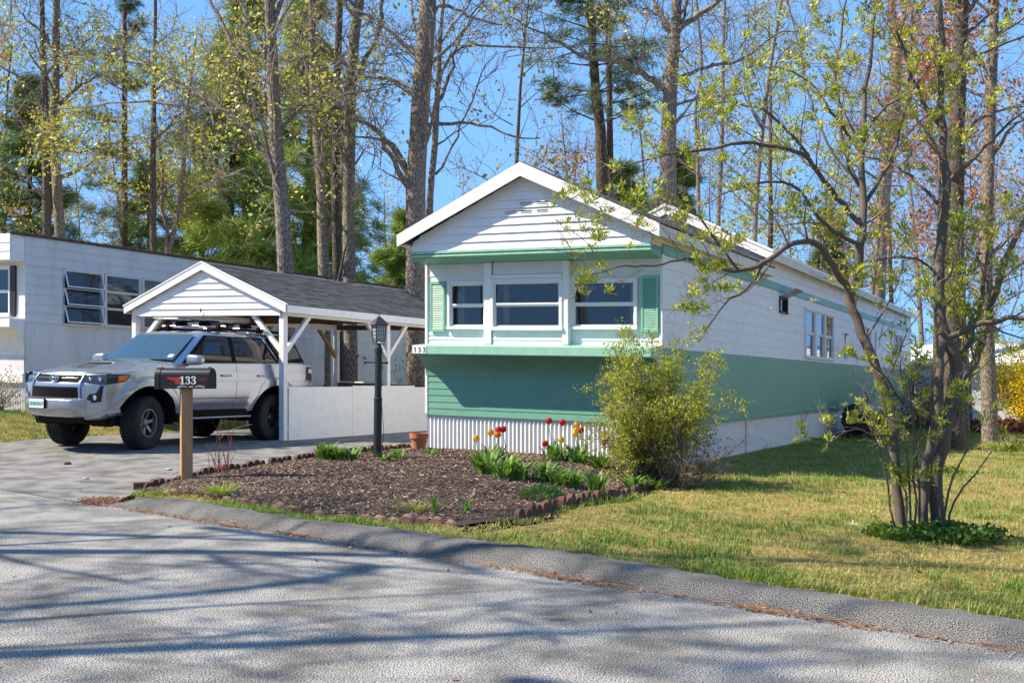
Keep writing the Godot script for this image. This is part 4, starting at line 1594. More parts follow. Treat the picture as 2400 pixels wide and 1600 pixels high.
	var bump := PackedVector3Array()
	for e in [[0.0, 0.815], [-0.10, 0.79], [-0.115, 0.77], [-0.115, 0.66], [-0.07, 0.58], [0.02, 0.52], [0.12, 0.50]]:
		for k in 21:
			var z := lerpf(-0.60, 0.60, k / 20.0)
			var taper := smoothstep(0.60, 0.5, absf(z))
			bump.append(Vector3(car_nose(z, 0.75) - 0.003 + e[0] * (taper if e[0] < 0 else 1.0), e[1], z))
	m.sheet(bump, 7, 21, true)
	part("bumper", m.mesh(), paint, car)
	for side in [-1.0, 1.0]:
		m = MB.new()      # lower corner of the bumper, swept up to the wheel
		var cor := PackedVector3Array()
		for e in [[0.66, -0.004], [0.60, 0.0], [0.50, 0.02], [0.47, 0.10]]:
			for k in 13:
				var t := k / 12.0
				var z := lerpf(0.56, 0.86, minf(t * 1.6, 1.0))
				var s := car_nose(z, 0.7) if t < 0.63 else lerpf(-0.715, -0.50, (t - 0.63) / 0.37)
				var w := z if t < 0.63 else car_half(s, 0.65)
				cor.append(Vector3(s + e[1], e[0] + 0.10 * t * t * (1.0 if e[0] < 0.58 else 0.0), side * (w - e[1] * 0.5)))
		m.sheet(cor, 4, 13, side < 0)
		part("bumper_corner", m.mesh(), paint, car)
		# headlamp, wrapping round the corner
		m = MB.new()
		skin(m, [Vector2(side * 0.52, 1.06), Vector2(side * 0.86, 1.02), Vector2(side * 0.86, 1.178), Vector2(side * 0.50, 1.155)], 10, 6, nose.call(0.010), side < 0)
		skin(m, [Vector2(-0.72, 1.02), Vector2(-0.44, 1.07), Vector2(-0.36, 1.178), Vector2(-0.72, 1.178)], 8, 4, func(s, y): return Vector3(s, y, side * (car_half(s, y) + 0.006)), side < 0)
		var hl := part("headlamp", m.mesh(), lamp, car)
		for e in [[0.60, 0.035], [0.735, 0.042]]:
			m = MB.new()
			m.xf = Transform3D(Basis(Vector3(0, 0, 1), PI / 2), Vector3(car_nose(e[0], 1.09) - 0.004, 1.092, side * e[0]))
			m.lathe([Vector2(e[1], -0.005), Vector2(e[1], 0.008), Vector2(e[1] * 0.8, 0.012), Vector2(e[1] * 0.7, 0.004), Vector2(0, 0.012)], 14)
			part("projector", m.mesh(), chrome, hl)
		m = MB.new()
		skin(m, [Vector2(-0.56, 1.07), Vector2(-0.45, 1.085), Vector2(-0.39, 1.165), Vector2(-0.56, 1.16)], 4, 2, func(s, y): return Vector3(s, y, side * (car_half(s, y) + 0.010)), side < 0)
		part("marker", m.mesh(), amber, hl)
		# dark hook-shaped trim with fog lamp
		m = MB.new()
		skin(m, [Vector2(side * 0.66, 0.74), Vector2(side * 0.80, 0.76), Vector2(side * 0.83, 1.00), Vector2(side * 0.79, 1.01)], 4, 6, nose.call(0.006), side < 0)
		skin(m, [Vector2(side * 0.60, 0.80), Vector2(side * 0.70, 0.75), Vector2(side * 0.77, 0.90), Vector2(side * 0.64, 0.87)], 4, 4, nose.call(0.008), side < 0)
		var fog := part("fog_surround", m.mesh(), gloss, car)
		m = MB.new()
		m.xf = Transform3D(Basis(Vector3(0, 0, 1), PI / 2), Vector3(car_nose(0.72, 0.83) - 0.006, 0.825, side * 0.72))
		m.lathe([Vector2(0.04, -0.01), Vector2(0.04, 0.012), Vector2(0.0, 0.018)], 14)
		part("fog_lamp", m.mesh(), chrome, fog)
	m = MB.new()
	skin(m, [Vector2(-0.84, 1.186), Vector2(0.84, 1.186), Vector2(0.84, 1.196), Vector2(-0.84, 1.196)], 30, 1, nose.call(0.003))
	part("hood_gap", m.mesh(), gloss, car)
	for side in [-1.0, 1.0]:
		m = MB.new()
		m.tube([Vector3(car_nose(0.47, 1.18) - 0.012, 1.175, side * 0.475), Vector3(car_nose(0.49, 1.05) - 0.014, 1.05, side * 0.50), Vector3(car_nose(0.49, 0.95) - 0.014, 0.94, side * 0.495), Vector3(car_nose(0.50, 0.8) - 0.014, 0.80, side * 0.51)], [0.014, 0.018, 0.018, 0.014], 6)
		part("grille_surround", m.mesh(), paint, car)
	# ---- number plate
	m = MB.new()
	m.box(Vector3(car_nose(0, 0.72) - 0.145, 0.635, -0.33), Vector3(car_nose(0, 0.72) - 0.118, 0.80, 0.0), 0.006)
	var plate := part("plate_frame", m.mesh(), black, car)
	m = MB.new()
	m.box(Vector3(car_nose(0, 0.72) - 0.148, 0.648, -0.317), Vector3(car_nose(0, 0.72) - 0.146, 0.787, -0.013))
	part("number_plate", m.mesh(), plain(lin(0.62, 0.78, 0.76), 0.4), plate)
	var pt := part("plate_number", lettering("ZENERGY", 0.055, 0.002, true), plain(lin(0.01, 0.16, 0.15), 0.4), plate)
	pt.transform = Transform3D(Basis(Vector3(0, 0, 1) * 0.86, Vector3.UP, Vector3(-1, 0, 0)), Vector3(car_nose(0, 0.72) - 0.1495, 0.712, -0.165))
	# ---- underside
	m = MB.new()
	m.box(Vector3(-0.62, 0.40, -0.72), Vector3(3.7, 0.62, 0.72), 0.03)
	m.box(Vector3(-0.80, 0.44, -0.5), Vector3(-0.5, 0.56, 0.5), 0.03)
	m.box(Vector3(-0.2, 0.36, -0.75), Vector3(-0.05, 0.46, 0.75), 0.02)
	m.box(Vector3(2.7, 0.36, -0.75), Vector3(2.86, 0.48, 0.75), 0.02)
	m.box(Vector3(0.58, 0.5, -0.86), Vector3(2.2, 0.9, 0.86))
	m.box(Vector3(-0.55, 0.62, -0.42), Vector3(0.6, 1.15, 0.42))
	m.box(Vector3(2.1, 0.62, -0.55), Vector3(3.7, 1.25, 0.55))
	part("underbody", m.mesh(), black, car)
	for side in [-1.0, 1.0]:
		m = MB.new()
		m.box(Vector3(0.62, 0.455, side * 0.93 - 0.06), Vector3(2.16, 0.485, side * 0.93 + 0.06), 0.012)
		part("side_step", m.mesh(), plain(lin(0.35, 0.36, 0.37), 0.4, 0.6), car)
		m = MB.new()
		m.box(Vector3(0.58, 0.50, side * 0.875 - 0.02), Vector3(2.2, 0.60, side * 0.875 + 0.02), 0.008)
		part("rocker", m.mesh(), black, car)
	# ---- cabin
	m = MB.new()
	var ring_y := [1.34, 1.45, 1.60, 1.78, 1.865, 1.905, 1.93, 1.945]
	var s0 := [0.50, 0.655, 0.867, 1.08, 1.20, 1.30, 1.45, 1.8]
	var s1 := [3.86, 3.83, 3.74, 3.66, 3.62, 3.56, 3.42, 3.1]
	var hw := [0.875, 0.845, 0.80, 0.75, 0.715, 0.67, 0.58, 0.35]
	var cab := PackedVector3Array()
	for i in ring_y.size():
		for k in 65:
			var t := TAU * k / 64.0
			var cx: float = (s0[i] + s1[i]) / 2
			var rx: float = (s1[i] - s0[i]) / 2
			var ct := cos(t)
			var st := sin(t)
			var p := 0.22
			cab.append(Vector3(cx + signf(ct) * pow(absf(ct), p) * rx, ring_y[i], signf(st) * pow(absf(st), p) * hw[i]))
	m.sheet(cab, ring_y.size(), 65, true)
	m.box(Vector3(1.75, 1.935, -0.36), Vector3(3.15, 1.947, 0.36), 0.004)
	part("cabin", m.mesh(), paint, car)
	var flank := func(side: float, off: float) -> Callable:
		return func(s, y):
			var w := 0.0
			for i in 4:
				if y <= ring_y[i + 1]:
					w = lerpf(hw[i], hw[i + 1], (y - ring_y[i]) / (ring_y[i + 1] - ring_y[i]))
					break
			return Vector3(s, y, side * (w + off))
	for side in [-1.0, 1.0]:
		var fl: bool = side < 0
		m = MB.new()
		skin(m, [Vector2(0.70, 1.375), Vector2(2.98, 1.415), Vector2(2.64, 1.855), Vector2(1.28, 1.855)], 24, 6, flank.call(side, 0.004), fl)
		skin(m, [Vector2(2.99, 1.415), Vector2(3.66, 1.44), Vector2(3.48, 1.82), Vector2(2.72, 1.855)], 8, 6, flank.call(side, 0.004), fl)
		var trim := part("window_trim", m.mesh(), black, car)
		for w in [[[0.83, 1.395], [1.80, 1.405], [1.80, 1.84], [1.34, 1.84]], [[1.90, 1.405], [2.88, 1.43], [2.60, 1.835], [1.90, 1.84]], [[3.05, 1.445], [3.60, 1.465], [3.45, 1.80], [2.80, 1.825]]]:
			m = MB.new()
			skin(m, w.map(func(e): return Vector2(e[0], e[1])), 10, 6, flank.call(side, 0.009), fl)
			part("side_window", m.mesh(), tint, trim)
		# seams, handles, mirror
		m = MB.new()
		for e in [[0.72, 0.62, 0.70, 1.36], [1.83, 0.60, 1.85, 1.40], [2.42, 1.0, 2.90, 1.42], [2.2, 0.62, 2.42, 1.0]]:
			skin(m, [Vector2(e[0] - 0.004, e[1]), Vector2(e[0] + 0.004, e[1]), Vector2(e[2] + 0.004, e[3]), Vector2(e[2] - 0.004, e[3])], 1, 10, func(s, y): return Vector3(s, y, side * (car_half(s, y) + 0.0015)), fl)
		skin(m, [Vector2(0.72, 0.785), Vector2(2.2, 0.785), Vector2(2.2, 0.797), Vector2(0.72, 0.797)], 14, 1, func(s, y): return Vector3(s, y, side * (car_half(s, y) + 0.0015)), fl)
		part("door_seam", m.mesh(), gloss, car)
		for s in [1.58, 2.44]:
			m = MB.new()
			m.xf = Transform3D(Basis(), Vector3(s, 1.18, side * (car_half(s, 1.18) + 0.02)))
			m.box(Vector3(-0.11, -0.018, -0.018), Vector3(0.11, 0.018, 0.018), 0.012)
			part("door_handle", m.mesh(), paint, car)
		m = MB.new()
		var mir := PackedVector3Array()
		for i in 9:
			for k in 17:
				var p := PI * i / 8.0
				var t := TAU * k / 16.0
				var sp := pow(sin(p), 0.45)
				var cp := signf(cos(p)) * pow(absf(cos(p)), 0.7)
				mir.append(Vector3(0.80 + 0.08 * sp * signf(cos(t)) * pow(absf(cos(t)), 0.7), 1.43 + 0.09 * sp * signf(sin(t)) * pow(absf(sin(t)), 0.6) * (1.0 + 0.15 * cp), side * (1.05 - 0.155 * cp)))
		m.sheet(mir, 9, 17, side > 0)
		var mirror := part("mirror", m.mesh(), paint, car)
		m = MB.new()
		m.box(Vector3(0.75, 1.345, side * 0.93 - 0.07), Vector3(0.85, 1.385, side * 0.93 + 0.07), 0.01)
		part("mirror_arm", m.mesh(), black, mirror)
		m = MB.new()
		skin(m, [Vector2(3.62, 1.10), Vector2(3.82, 1.10), Vector2(3.84, 1.34), Vector2(3.70, 1.36)], 4, 5, func(s, y): return Vector3(s, y, side * (car_half(s, y) + 0.012)), fl)
		var tl := part("tail_lamp", m.mesh(), plain(lin(0.03, 0.012, 0.012), 0.1), car)
		m = MB.new()
		skin(m, [Vector2(3.70, 1.24), Vector2(3.83, 1.24), Vector2(3.84, 1.31), Vector2(3.72, 1.32)], 3, 2, func(s, y): return Vector3(s, y, side * (car_half(s, y) + 0.017)), fl)
		part("tail_lens", m.mesh(), plain(lin(0.6, 0.58, 0.52), 0.1), tl)
	m = MB.new()      # windscreen
	var wsn := Vector3(-0.49, 0.72, 0).normalized() * 0.008
	skin(m, [Vector2(-0.77, 0.03), Vector2(0.77, 0.03), Vector2(0.63, 0.97), Vector2(-0.63, 0.97)], 12, 8, func(z, t): return Vector3(lerpf(0.56, 1.20, t) + 0.10 * pow(absf(z), 3.0) - 0.02, lerpf(1.40, 1.87, t), z) + wsn)
	part("windscreen", m.mesh(), plain_glass(), car)
	m = MB.new()
	for e in [[-0.62, 0.05], [0.0, 0.66]]:
		m.tube([Vector3(0.55, 1.41, e[0]), Vector3(0.56, 1.425, e[0] + 0.3), Vector3(0.585, 1.425, e[1])], [0.009, 0.008, 0.005], 5)
	part("wiper", m.mesh(), black, car)
	m = MB.new()      # inspection stickers in the corner of the screen
	m.quad(Vector3(1.10, 1.80, 0.50), Vector3(1.10, 1.80, 0.60), Vector3(1.05, 1.765, 0.60), Vector3(1.05, 1.765, 0.50))
	part("sticker", m.mesh(), plain(lin(0.65, 0.25, 0.28), 0.6), car)
	m = MB.new()
	m.quad(Vector3(0.70, 1.515, 0.60), Vector3(0.70, 1.515, 0.70), Vector3(0.64, 1.47, 0.72), Vector3(0.64, 1.47, 0.61))
	part("sticker", m.mesh(), plain(lin(0.75, 0.7, 0.72), 0.6), car)
	# ---- tail
	m = MB.new()
	skin(m, [Vector2(-0.86, 0.58), Vector2(0.86, 0.58), Vector2(0.86, 1.40), Vector2(-0.86, 1.40)], 16, 10, func(z, y): return Vector3(3.92 - 0.07 * pow(absf(z) / 0.86, 3.0), y, z), true)
	part("tailgate", m.mesh(), paint, car)
	m = MB.new()
	m.box(Vector3(3.80, 0.55, -0.84), Vector3(3.99, 0.78, 0.84), 0.04)
	part("rear_bumper", m.mesh(), paint, car)
	m = MB.new()
	m.box(Vector3(3.50, 1.89, -0.58), Vector3(3.78, 1.92, 0.58), 0.012)
	part("rear_spoiler", m.mesh(), black, car)
	# ---- roof rack
	for side in [-1.0, 1.0]:
		m = MB.new()
		m.tube([Vector3(1.50, 1.92, side * 0.60), Vector3(1.62, 1.975, side * 0.60), Vector3(2.4, 1.995, side * 0.60), Vector3(3.2, 1.985, side * 0.60), Vector3(3.35, 1.92, side * 0.60)], [0.02, 0.025, 0.025, 0.025, 0.02], 7)
		part("roof_rail", m.mesh(), black, car)
	for s in [1.78, 2.75]:
		m = MB.new()
		m.tube([Vector3(s, 2.03, -0.72), Vector3(s, 2.035, 0.0), Vector3(s, 2.03, 0.72)], [0.02, 0.02, 0.02], 6)
		var bar := part("cross_bar", m.mesh(), plain(lin(0.5, 0.5, 0.52), 0.35, 0.8), car)
		for z in [-0.58, 0.58]:
			m = MB.new()
			m.box(Vector3(s - 0.05, 1.95, z - 0.045), Vector3(s + 0.05, 2.06, z + 0.045), 0.015)
			part("bar_foot", m.mesh(), black, bar)
		for z in [-0.28, 0.26]:
			m = MB.new()
			m.box(Vector3(s - 0.12, 2.04, z - 0.05), Vector3(s + 0.12, 2.10, z + 0.05), 0.02)
			m.box(Vector3(s - 0.15, 2.105, z - 0.19), Vector3(s + 0.15, 2.135, z + 0.19), 0.012)
			part("carrier", m.mesh(), black, bar)
	m = MB.new()
	m.box(Vector3(1.35, 2.14, -0.46), Vector3(1.55, 2.165, 0.10), 0.01)
	m.box(Vector3(1.35, 2.14, -0.50), Vector3(3.1, 2.165, -0.44), 0.01)
	m.box(Vector3(1.35, 2.14, 0.05), Vector3(3.1, 2.165, 0.10), 0.01)
	part("carrier_tray", m.mesh(), plain(lin(0.4, 0.4, 0.42), 0.35, 0.6), car)
	# ---- seats, wheel and dash seen through the screen
	m = MB.new()
	for z in [-0.38, 0.38]:
		m.box(Vector3(1.45, 0.95, z - 0.24), Vector3(1.62, 1.55, z + 0.24), 0.06)
		m.box(Vector3(1.5, 1.57, z - 0.12), Vector3(1.6, 1.74, z + 0.12), 0.04)
	m.box(Vector3(0.6, 1.1, -0.8), Vector3(1.0, 1.36, 0.8), 0.05)
	part("seats_and_dash", m.mesh(), black, car)
	# ---- wheels: the front pair is steered a little
	for e in [[0.0, 1.0, 0.20], [0.0, -1.0, 0.20], [2.79, 1.0, 0.0], [2.79, -1.0, 0.0]]:
		wheel(car, Vector3(e[0], 0.42, e[1] * 0.80), e[1], e[2], rubber, rim_m, chrome)

func plain_glass() -> StandardMaterial3D:
	var g := plain(lin(0.04, 0.085, 0.12), 0.03)
	g.metallic_specular = 1.0
	g.metallic = 0.3
	return g

func wheel(car: Node3D, at: Vector3, side: float, steer: float, rubber: Material, rim_m: Material, chrome: Material) -> void:
	var w := Node3D.new()
	var k := 0
	while car.has_node("wheel" if k == 0 else "wheel_%03d" % k): k += 1
	w.name = "wheel" if k == 0 else "wheel_%03d" % k
	car.add_child(w)
	# lathe axis y becomes outward z
	w.transform = Transform3D(Basis.from_scale(Vector3(1.0 / LONG, 1, 1)) * Basis(Vector3.UP, steer) * Basis(Vector3(1, 0, 0), PI / 2 * side), at)
	var m := MB.new()
	m.lathe([Vector2(0.215, -0.12), Vector2(0.26, -0.145), Vector2(0.36, -0.15), Vector2(0.40, -0.125), Vector2(0.405, -0.06), Vector2(0.405, 0.06), Vector2(0.40, 0.125), Vector2(0.36, 0.15), Vector2(0.26, 0.145), Vector2(0.225, 0.125), Vector2(0.215, 0.10)], 40)
	var r := rng(3)
	for i in 44:
		var t := TAU * i / 44.0
		for row in 4:
			var y := -0.118 + row * 0.063
			var tt := t + (0.07 if row % 2 else 0.0)
			m.xf = Transform3D(Basis(Vector3.UP, -tt), Vector3.ZERO)
			m.box(Vector3(0.40, y, -0.02), Vector3(0.42, y + 0.048, 0.02))
		for y in [-0.14, 0.115]:
			m.xf = Transform3D(Basis(Vector3.UP, -t - 0.03), Vector3.ZERO)
			m.box(Vector3(0.375, y, -0.014), Vector3(0.405, y + 0.025, 0.014))
	m.xf = Transform3D()
	part("tyre", m.mesh(), rubber, w)
	m = MB.new()
	m.lathe([Vector2(0.222, 0.11), Vector2(0.222, 0.125), Vector2(0.205, 0.125), Vector2(0.19, 0.07), Vector2(0.19, -0.10)], 36)
	for i in 6:
		var t := TAU * i / 6.0 + 0.2
		m.xf = Transform3D(Basis(Vector3.UP, t), Vector3.ZERO)
		m.prism(PackedVector2Array([Vector2(0.05, 0.055), Vector2(0.2, 0.085), Vector2(0.2, 0.06), Vector2(0.05, 0.02)]), -0.026, 0.026)
	m.xf = Transform3D()
	m.lathe([Vector2(0.07, 0.0), Vector2(0.07, 0.06), Vector2(0.045, 0.075), Vector2(0.0, 0.078)], 18)
	var rim := part("rim", m.mesh(), rim_m, w)
	m = MB.new()
	m.lathe([Vector2(0.19, -0.02), Vector2(0.0, -0.02)], 24)
	part("brake_disc", m.mesh(), plain(lin(0.02, 0.02, 0.02), 0.6), rim)
# ================================================================ small things
func mailbox() -> void:
	var at := Vector3(-4.0, 0, -13.3)
	var y := gy(at.x, at.z) + 0.03
	var b := thing("mailbox", "black metal mailbox on an untreated square wooden post", "mailbox", Vector3(at.x, y, at.z))
	# the box lies along the street front, door to the left
	var f := Basis(Vector3(0.985, 0, 0.17), Vector3.UP, Vector3(-0.17, 0, 0.985))
	var g := Basis(Vector3.UP, 0.42)
	var m := MB.new()
	m.xf = Transform3D(g, Vector3.ZERO)
	m.box(Vector3(-0.068, -0.12, -0.068), Vector3(0.068, 1.115, 0.068), 0.006)
	m.xf = m.xf * Transform3D()
	part("post", m.mesh(), M.bare_wood, b)
	# body: arched sheet
	var lift := Vector3(0, 0.15, 0)
	var prof := PackedVector2Array()
	prof.append(Vector2(-0.105, 0.965))
	prof.append(Vector2(0.105, 0.965))
	for i in 13:
		var t := PI * i / 12.0
		prof.append(Vector2(cos(t) * 0.105, 1.115 + sin(t) * 0.105))
	m = MB.new()
	# profile x = across (f.z), extruded along f.x
	m.xf = Transform3D(Basis(f.z, Vector3.UP, f.x), lift)
	m.prism(prof, -0.33, 0.345)
	var gloss_black := plain(lin(0.012, 0.012, 0.014), 0.28)
	var body := part("box", m.mesh(), gloss_black, b)
	var prof2 := PackedVector2Array()
	for p in prof: prof2.append(Vector2(p.x * 1.07, 1.08 + (p.y - 1.08) * 1.04))
	m = MB.new()
	m.xf = Transform3D(Basis(f.z, Vector3.UP, f.x), lift)
	m.prism(prof2, -0.365, -0.30)
	var door := part("door", m.mesh(), gloss_black, b)
	m = MB.new()
	m.xf = Transform3D(f, lift)
	m.tube([f.inverse() * f * Vector3(-0.366, 1.10, 0.0), Vector3(-0.385, 1.10, 0.0)], [0.012, 0.009], 8)
	m.box(Vector3(-0.355, 1.222, -0.015), Vector3(-0.325, 1.245, 0.015), 0.004)
	part("latch", m.mesh(), M.alu, door)
	m = MB.new()
	m.xf = Transform3D(f, lift)
	m.box(Vector3(0.29, 1.21, -0.012), Vector3(0.325, 1.232, 0.012), 0.004)
	part("rear_knob", m.mesh(), gloss_black, b)
	# red flag folded flat on the side
	m = MB.new()
	m.xf = Transform3D(f, lift)
	var red := plain(lin(0.36, 0.022, 0.025), 0.4)
	m.prism(PackedVector2Array([Vector2(-0.20, 1.085), Vector2(-0.10, 1.06), Vector2(-0.085, 1.02), Vector2(-0.02, 1.02), Vector2(-0.02, 1.105), Vector2(-0.20, 1.105)]), 0.1055, 0.110)
	part("flag", m.mesh(), red, b)
	m = MB.new()
	m.xf = Transform3D(f, lift)
	m.box(Vector3(0.17, 1.06, 0.1055), Vector3(0.32, 1.10, 0.107))
	part("red_stripe", m.mesh(), plain(lin(0.10, 0.01, 0.012), 0.4), b)
	# white 133 and the sprig under it
	var white := plain(lin(0.75, 0.75, 0.73), 0.5)
	var t := part("number", lettering("133", 0.095, 0.002, true, true, true), white, body)
	t.transform = Transform3D(Basis(f.x, f.y, f.z), f * Vector3(0.075, 1.068, 0.112) + lift)
	m = MB.new()
	m.xf = Transform3D(f, lift)
	for s in [-1.0, 1.0]:
		for i in 9:
			var x: float = 0.11 + s * (0.055 + i * 0.014)
			var yy := 0.992 + 0.008 * sin(i * 0.5)
			for k in [-1.0, 1.0]:
				m.quad(Vector3(x, yy, 0.1062), Vector3(x + s * 0.005, yy + 0.002, 0.1062), Vector3(x + s * 0.013, yy + k * 0.013, 0.1062), Vector3(x + s * 0.006, yy + k * 0.011, 0.1062), Vector3(0, 0, 1))
	for i in 5:
		m.box(Vector3(0.082 + i * 0.012, 0.985, 0.1055), Vector3(0.090 + i * 0.012, 0.998, 0.1064))
	part("sprig", m.mesh(), white, body)

func lamp_post() -> void:
	var at := Vector3(-1.99, 0, -16.0)
	var o := thing("lamp_post", "black garden lamp post with a pitched lantern in the flower bed", "lamp post", Vector3(at.x, bed_y(at.x, at.z) - 0.02, at.z))
	var tilt := Transform3D(Basis(Vector3(0, 0, 1), -0.012), Vector3.ZERO)
	var m := MB.new()
	m.xf = tilt
	m.lathe([Vector2(0.062, -0.1), Vector2(0.060, 0.86), Vector2(0.064, 0.865), Vector2(0.064, 0.89), Vector2(0.052, 0.90), Vector2(0.050, 1.55), Vector2(0.058, 1.56), Vector2(0.058, 1.63), Vector2(0.045, 1.64), Vector2(0.03, 1.70), Vector2(0.0, 1.705)], 14)
	var bl := plain(lin(0.016, 0.019, 0.023), 0.42)
	part("post", m.mesh(), bl, o)
	m = MB.new()
	m.xf = tilt
	m.tube([Vector3(-0.19, 1.42, 0.02), Vector3(0.13, 1.41, 0.0)], [0.011, 0.011], 7)
	for x in [-0.19, 0.13]:
		m.box(Vector3(x - 0.017, 1.398, -0.005), Vector3(x + 0.017, 1.432, 0.03), 0.008)
	part("ladder_bar", m.mesh(), bl, o)
	# lantern
	var turn := tilt * Transform3D(Basis(Vector3.UP, 0.55) * Basis.from_scale(Vector3.ONE * 0.78), Vector3(0, 1.68 * 0.22, 0))
	var lan := Node3D.new()
	lan.name = "lantern"
	o.add_child(lan)
	m = MB.new()
	m.xf = turn
	var y0 := 1.76
	var y1 := 2.04
	for sx in [-1.0, 1.0]:
		for sz in [-1.0, 1.0]:
			m.bar(Vector3(sx * 0.085, y0, sz * 0.085), Vector3(sx * 0.105, y1, sz * 0.105), 0.014, 0.014, Vector3(1, 0, 0))
	for s in 4:
		m.xf = turn * Transform3D(Basis(Vector3.UP, s * PI / 2), Vector3.ZERO)
		for i in 3:
			var x := -0.05 + i * 0.05
			m.bar(Vector3(x * 0.9, y0, 0.088), Vector3(x * 1.05, y1, 0.107), 0.006, 0.006, Vector3(1, 0, 0))
		for i in 4:
			var q := (i + 0.5) / 4.0
			m.bar(Vector3(-lerpf(0.085, 0.105, q), lerpf(y0, y1, q), lerpf(0.088, 0.107, q)), Vector3(lerpf(0.085, 0.105, q), lerpf(y0, y1, q), lerpf(0.088, 0.107, q)), 0.006, 0.006)
	m.xf = turn
	m.box(Vector3(-0.09, y0 - 0.015, -0.09), Vector3(0.09, y0, 0.09), 0.004)
	m.box(Vector3(-0.112, y1, -0.112), Vector3(0.112, y1 + 0.012, 0.112), 0.004)
	part("cage", m.mesh(), bl, lan)
	m = MB.new()
	m.xf = turn
	for s in 4:
		m.xf = turn * Transform3D(Basis(Vector3.UP, s * PI / 2), Vector3.ZERO)
		m.quad(Vector3(-0.08, y0, 0.08), Vector3(0.08, y0, 0.08), Vector3(0.098, y1, 0.098), Vector3(-0.098, y1, 0.098), Vector3(0, 0, 1))
	var frosted := plain(lin(0.62, 0.66, 0.66), 0.35)
	part("lantern_glass", m.mesh(), frosted, lan)
	m = MB.new()
	m.xf = turn
	var e := 0.155
	for s in 4:
		m.xf = turn * Transform3D(Basis(Vector3.UP, s * PI / 2), Vector3.ZERO)
		m.quad(Vector3(-e, y1 + 0.012, e), Vector3(e, y1 + 0.012, e), Vector3(0.02, y1 + 0.175, 0.02), Vector3(-0.02, y1 + 0.175, 0.02), Vector3(0, 1, 1))
		m.quad(Vector3(-e, y1 + 0.012, e), Vector3(e, y1 + 0.012, e), Vector3(0.1, y1 + 0.004, 0.1), Vector3(-0.1, y1 + 0.004, 0.1), Vector3(0, -1, 0))
	part("lantern_roof", m.mesh(), plain(lin(0.03, 0.028, 0.028), 0.5), lan)
	m = MB.new()
	m.xf = turn
	var ring := []
	var rr := []
	for i in 13:
		var t := TAU * i / 12.0
		ring.append(Vector3(cos(t) * 0.03, y1 + 0.225 + sin(t) * 0.03, 0))
		rr.append(0.006)
	m.tube(ring, rr, 5, false)
	m.tube([Vector3(0, y1 + 0.17, 0), Vector3(0, y1 + 0.2, 0)], [0.012, 0.006], 6)
	part("finial_ring", m.mesh(), bl, lan)
	m = MB.new()
	m.xf = turn
	for sx in [-1.0, 1.0]:
		for sz in [-1.0, 1.0]:
			m.tube([Vector3(sx * 0.02, 1.68, sz * 0.02), Vector3(sx * 0.075, 1.70, sz * 0.075), Vector3(sx * 0.08, 1.75, sz * 0.08)], [0.006, 0.006, 0.006], 5)
	part("bracket", m.mesh(), bl, lan)
	# loose cable down the post
	m = MB.new()
	m.tube([Vector3(0.06, 0.9, 0.03), Vector3(0.085, 0.6, 0.03), Vector3(0.10, 0.38, 0.04), Vector3(0.075, 0.2, 0.03), Vector3(0.07, 0.0, 0.02)], [0.004, 0.004, 0.004, 0.004, 0.004], 4)
	part("cable", m.mesh(), M.dark_metal, o)

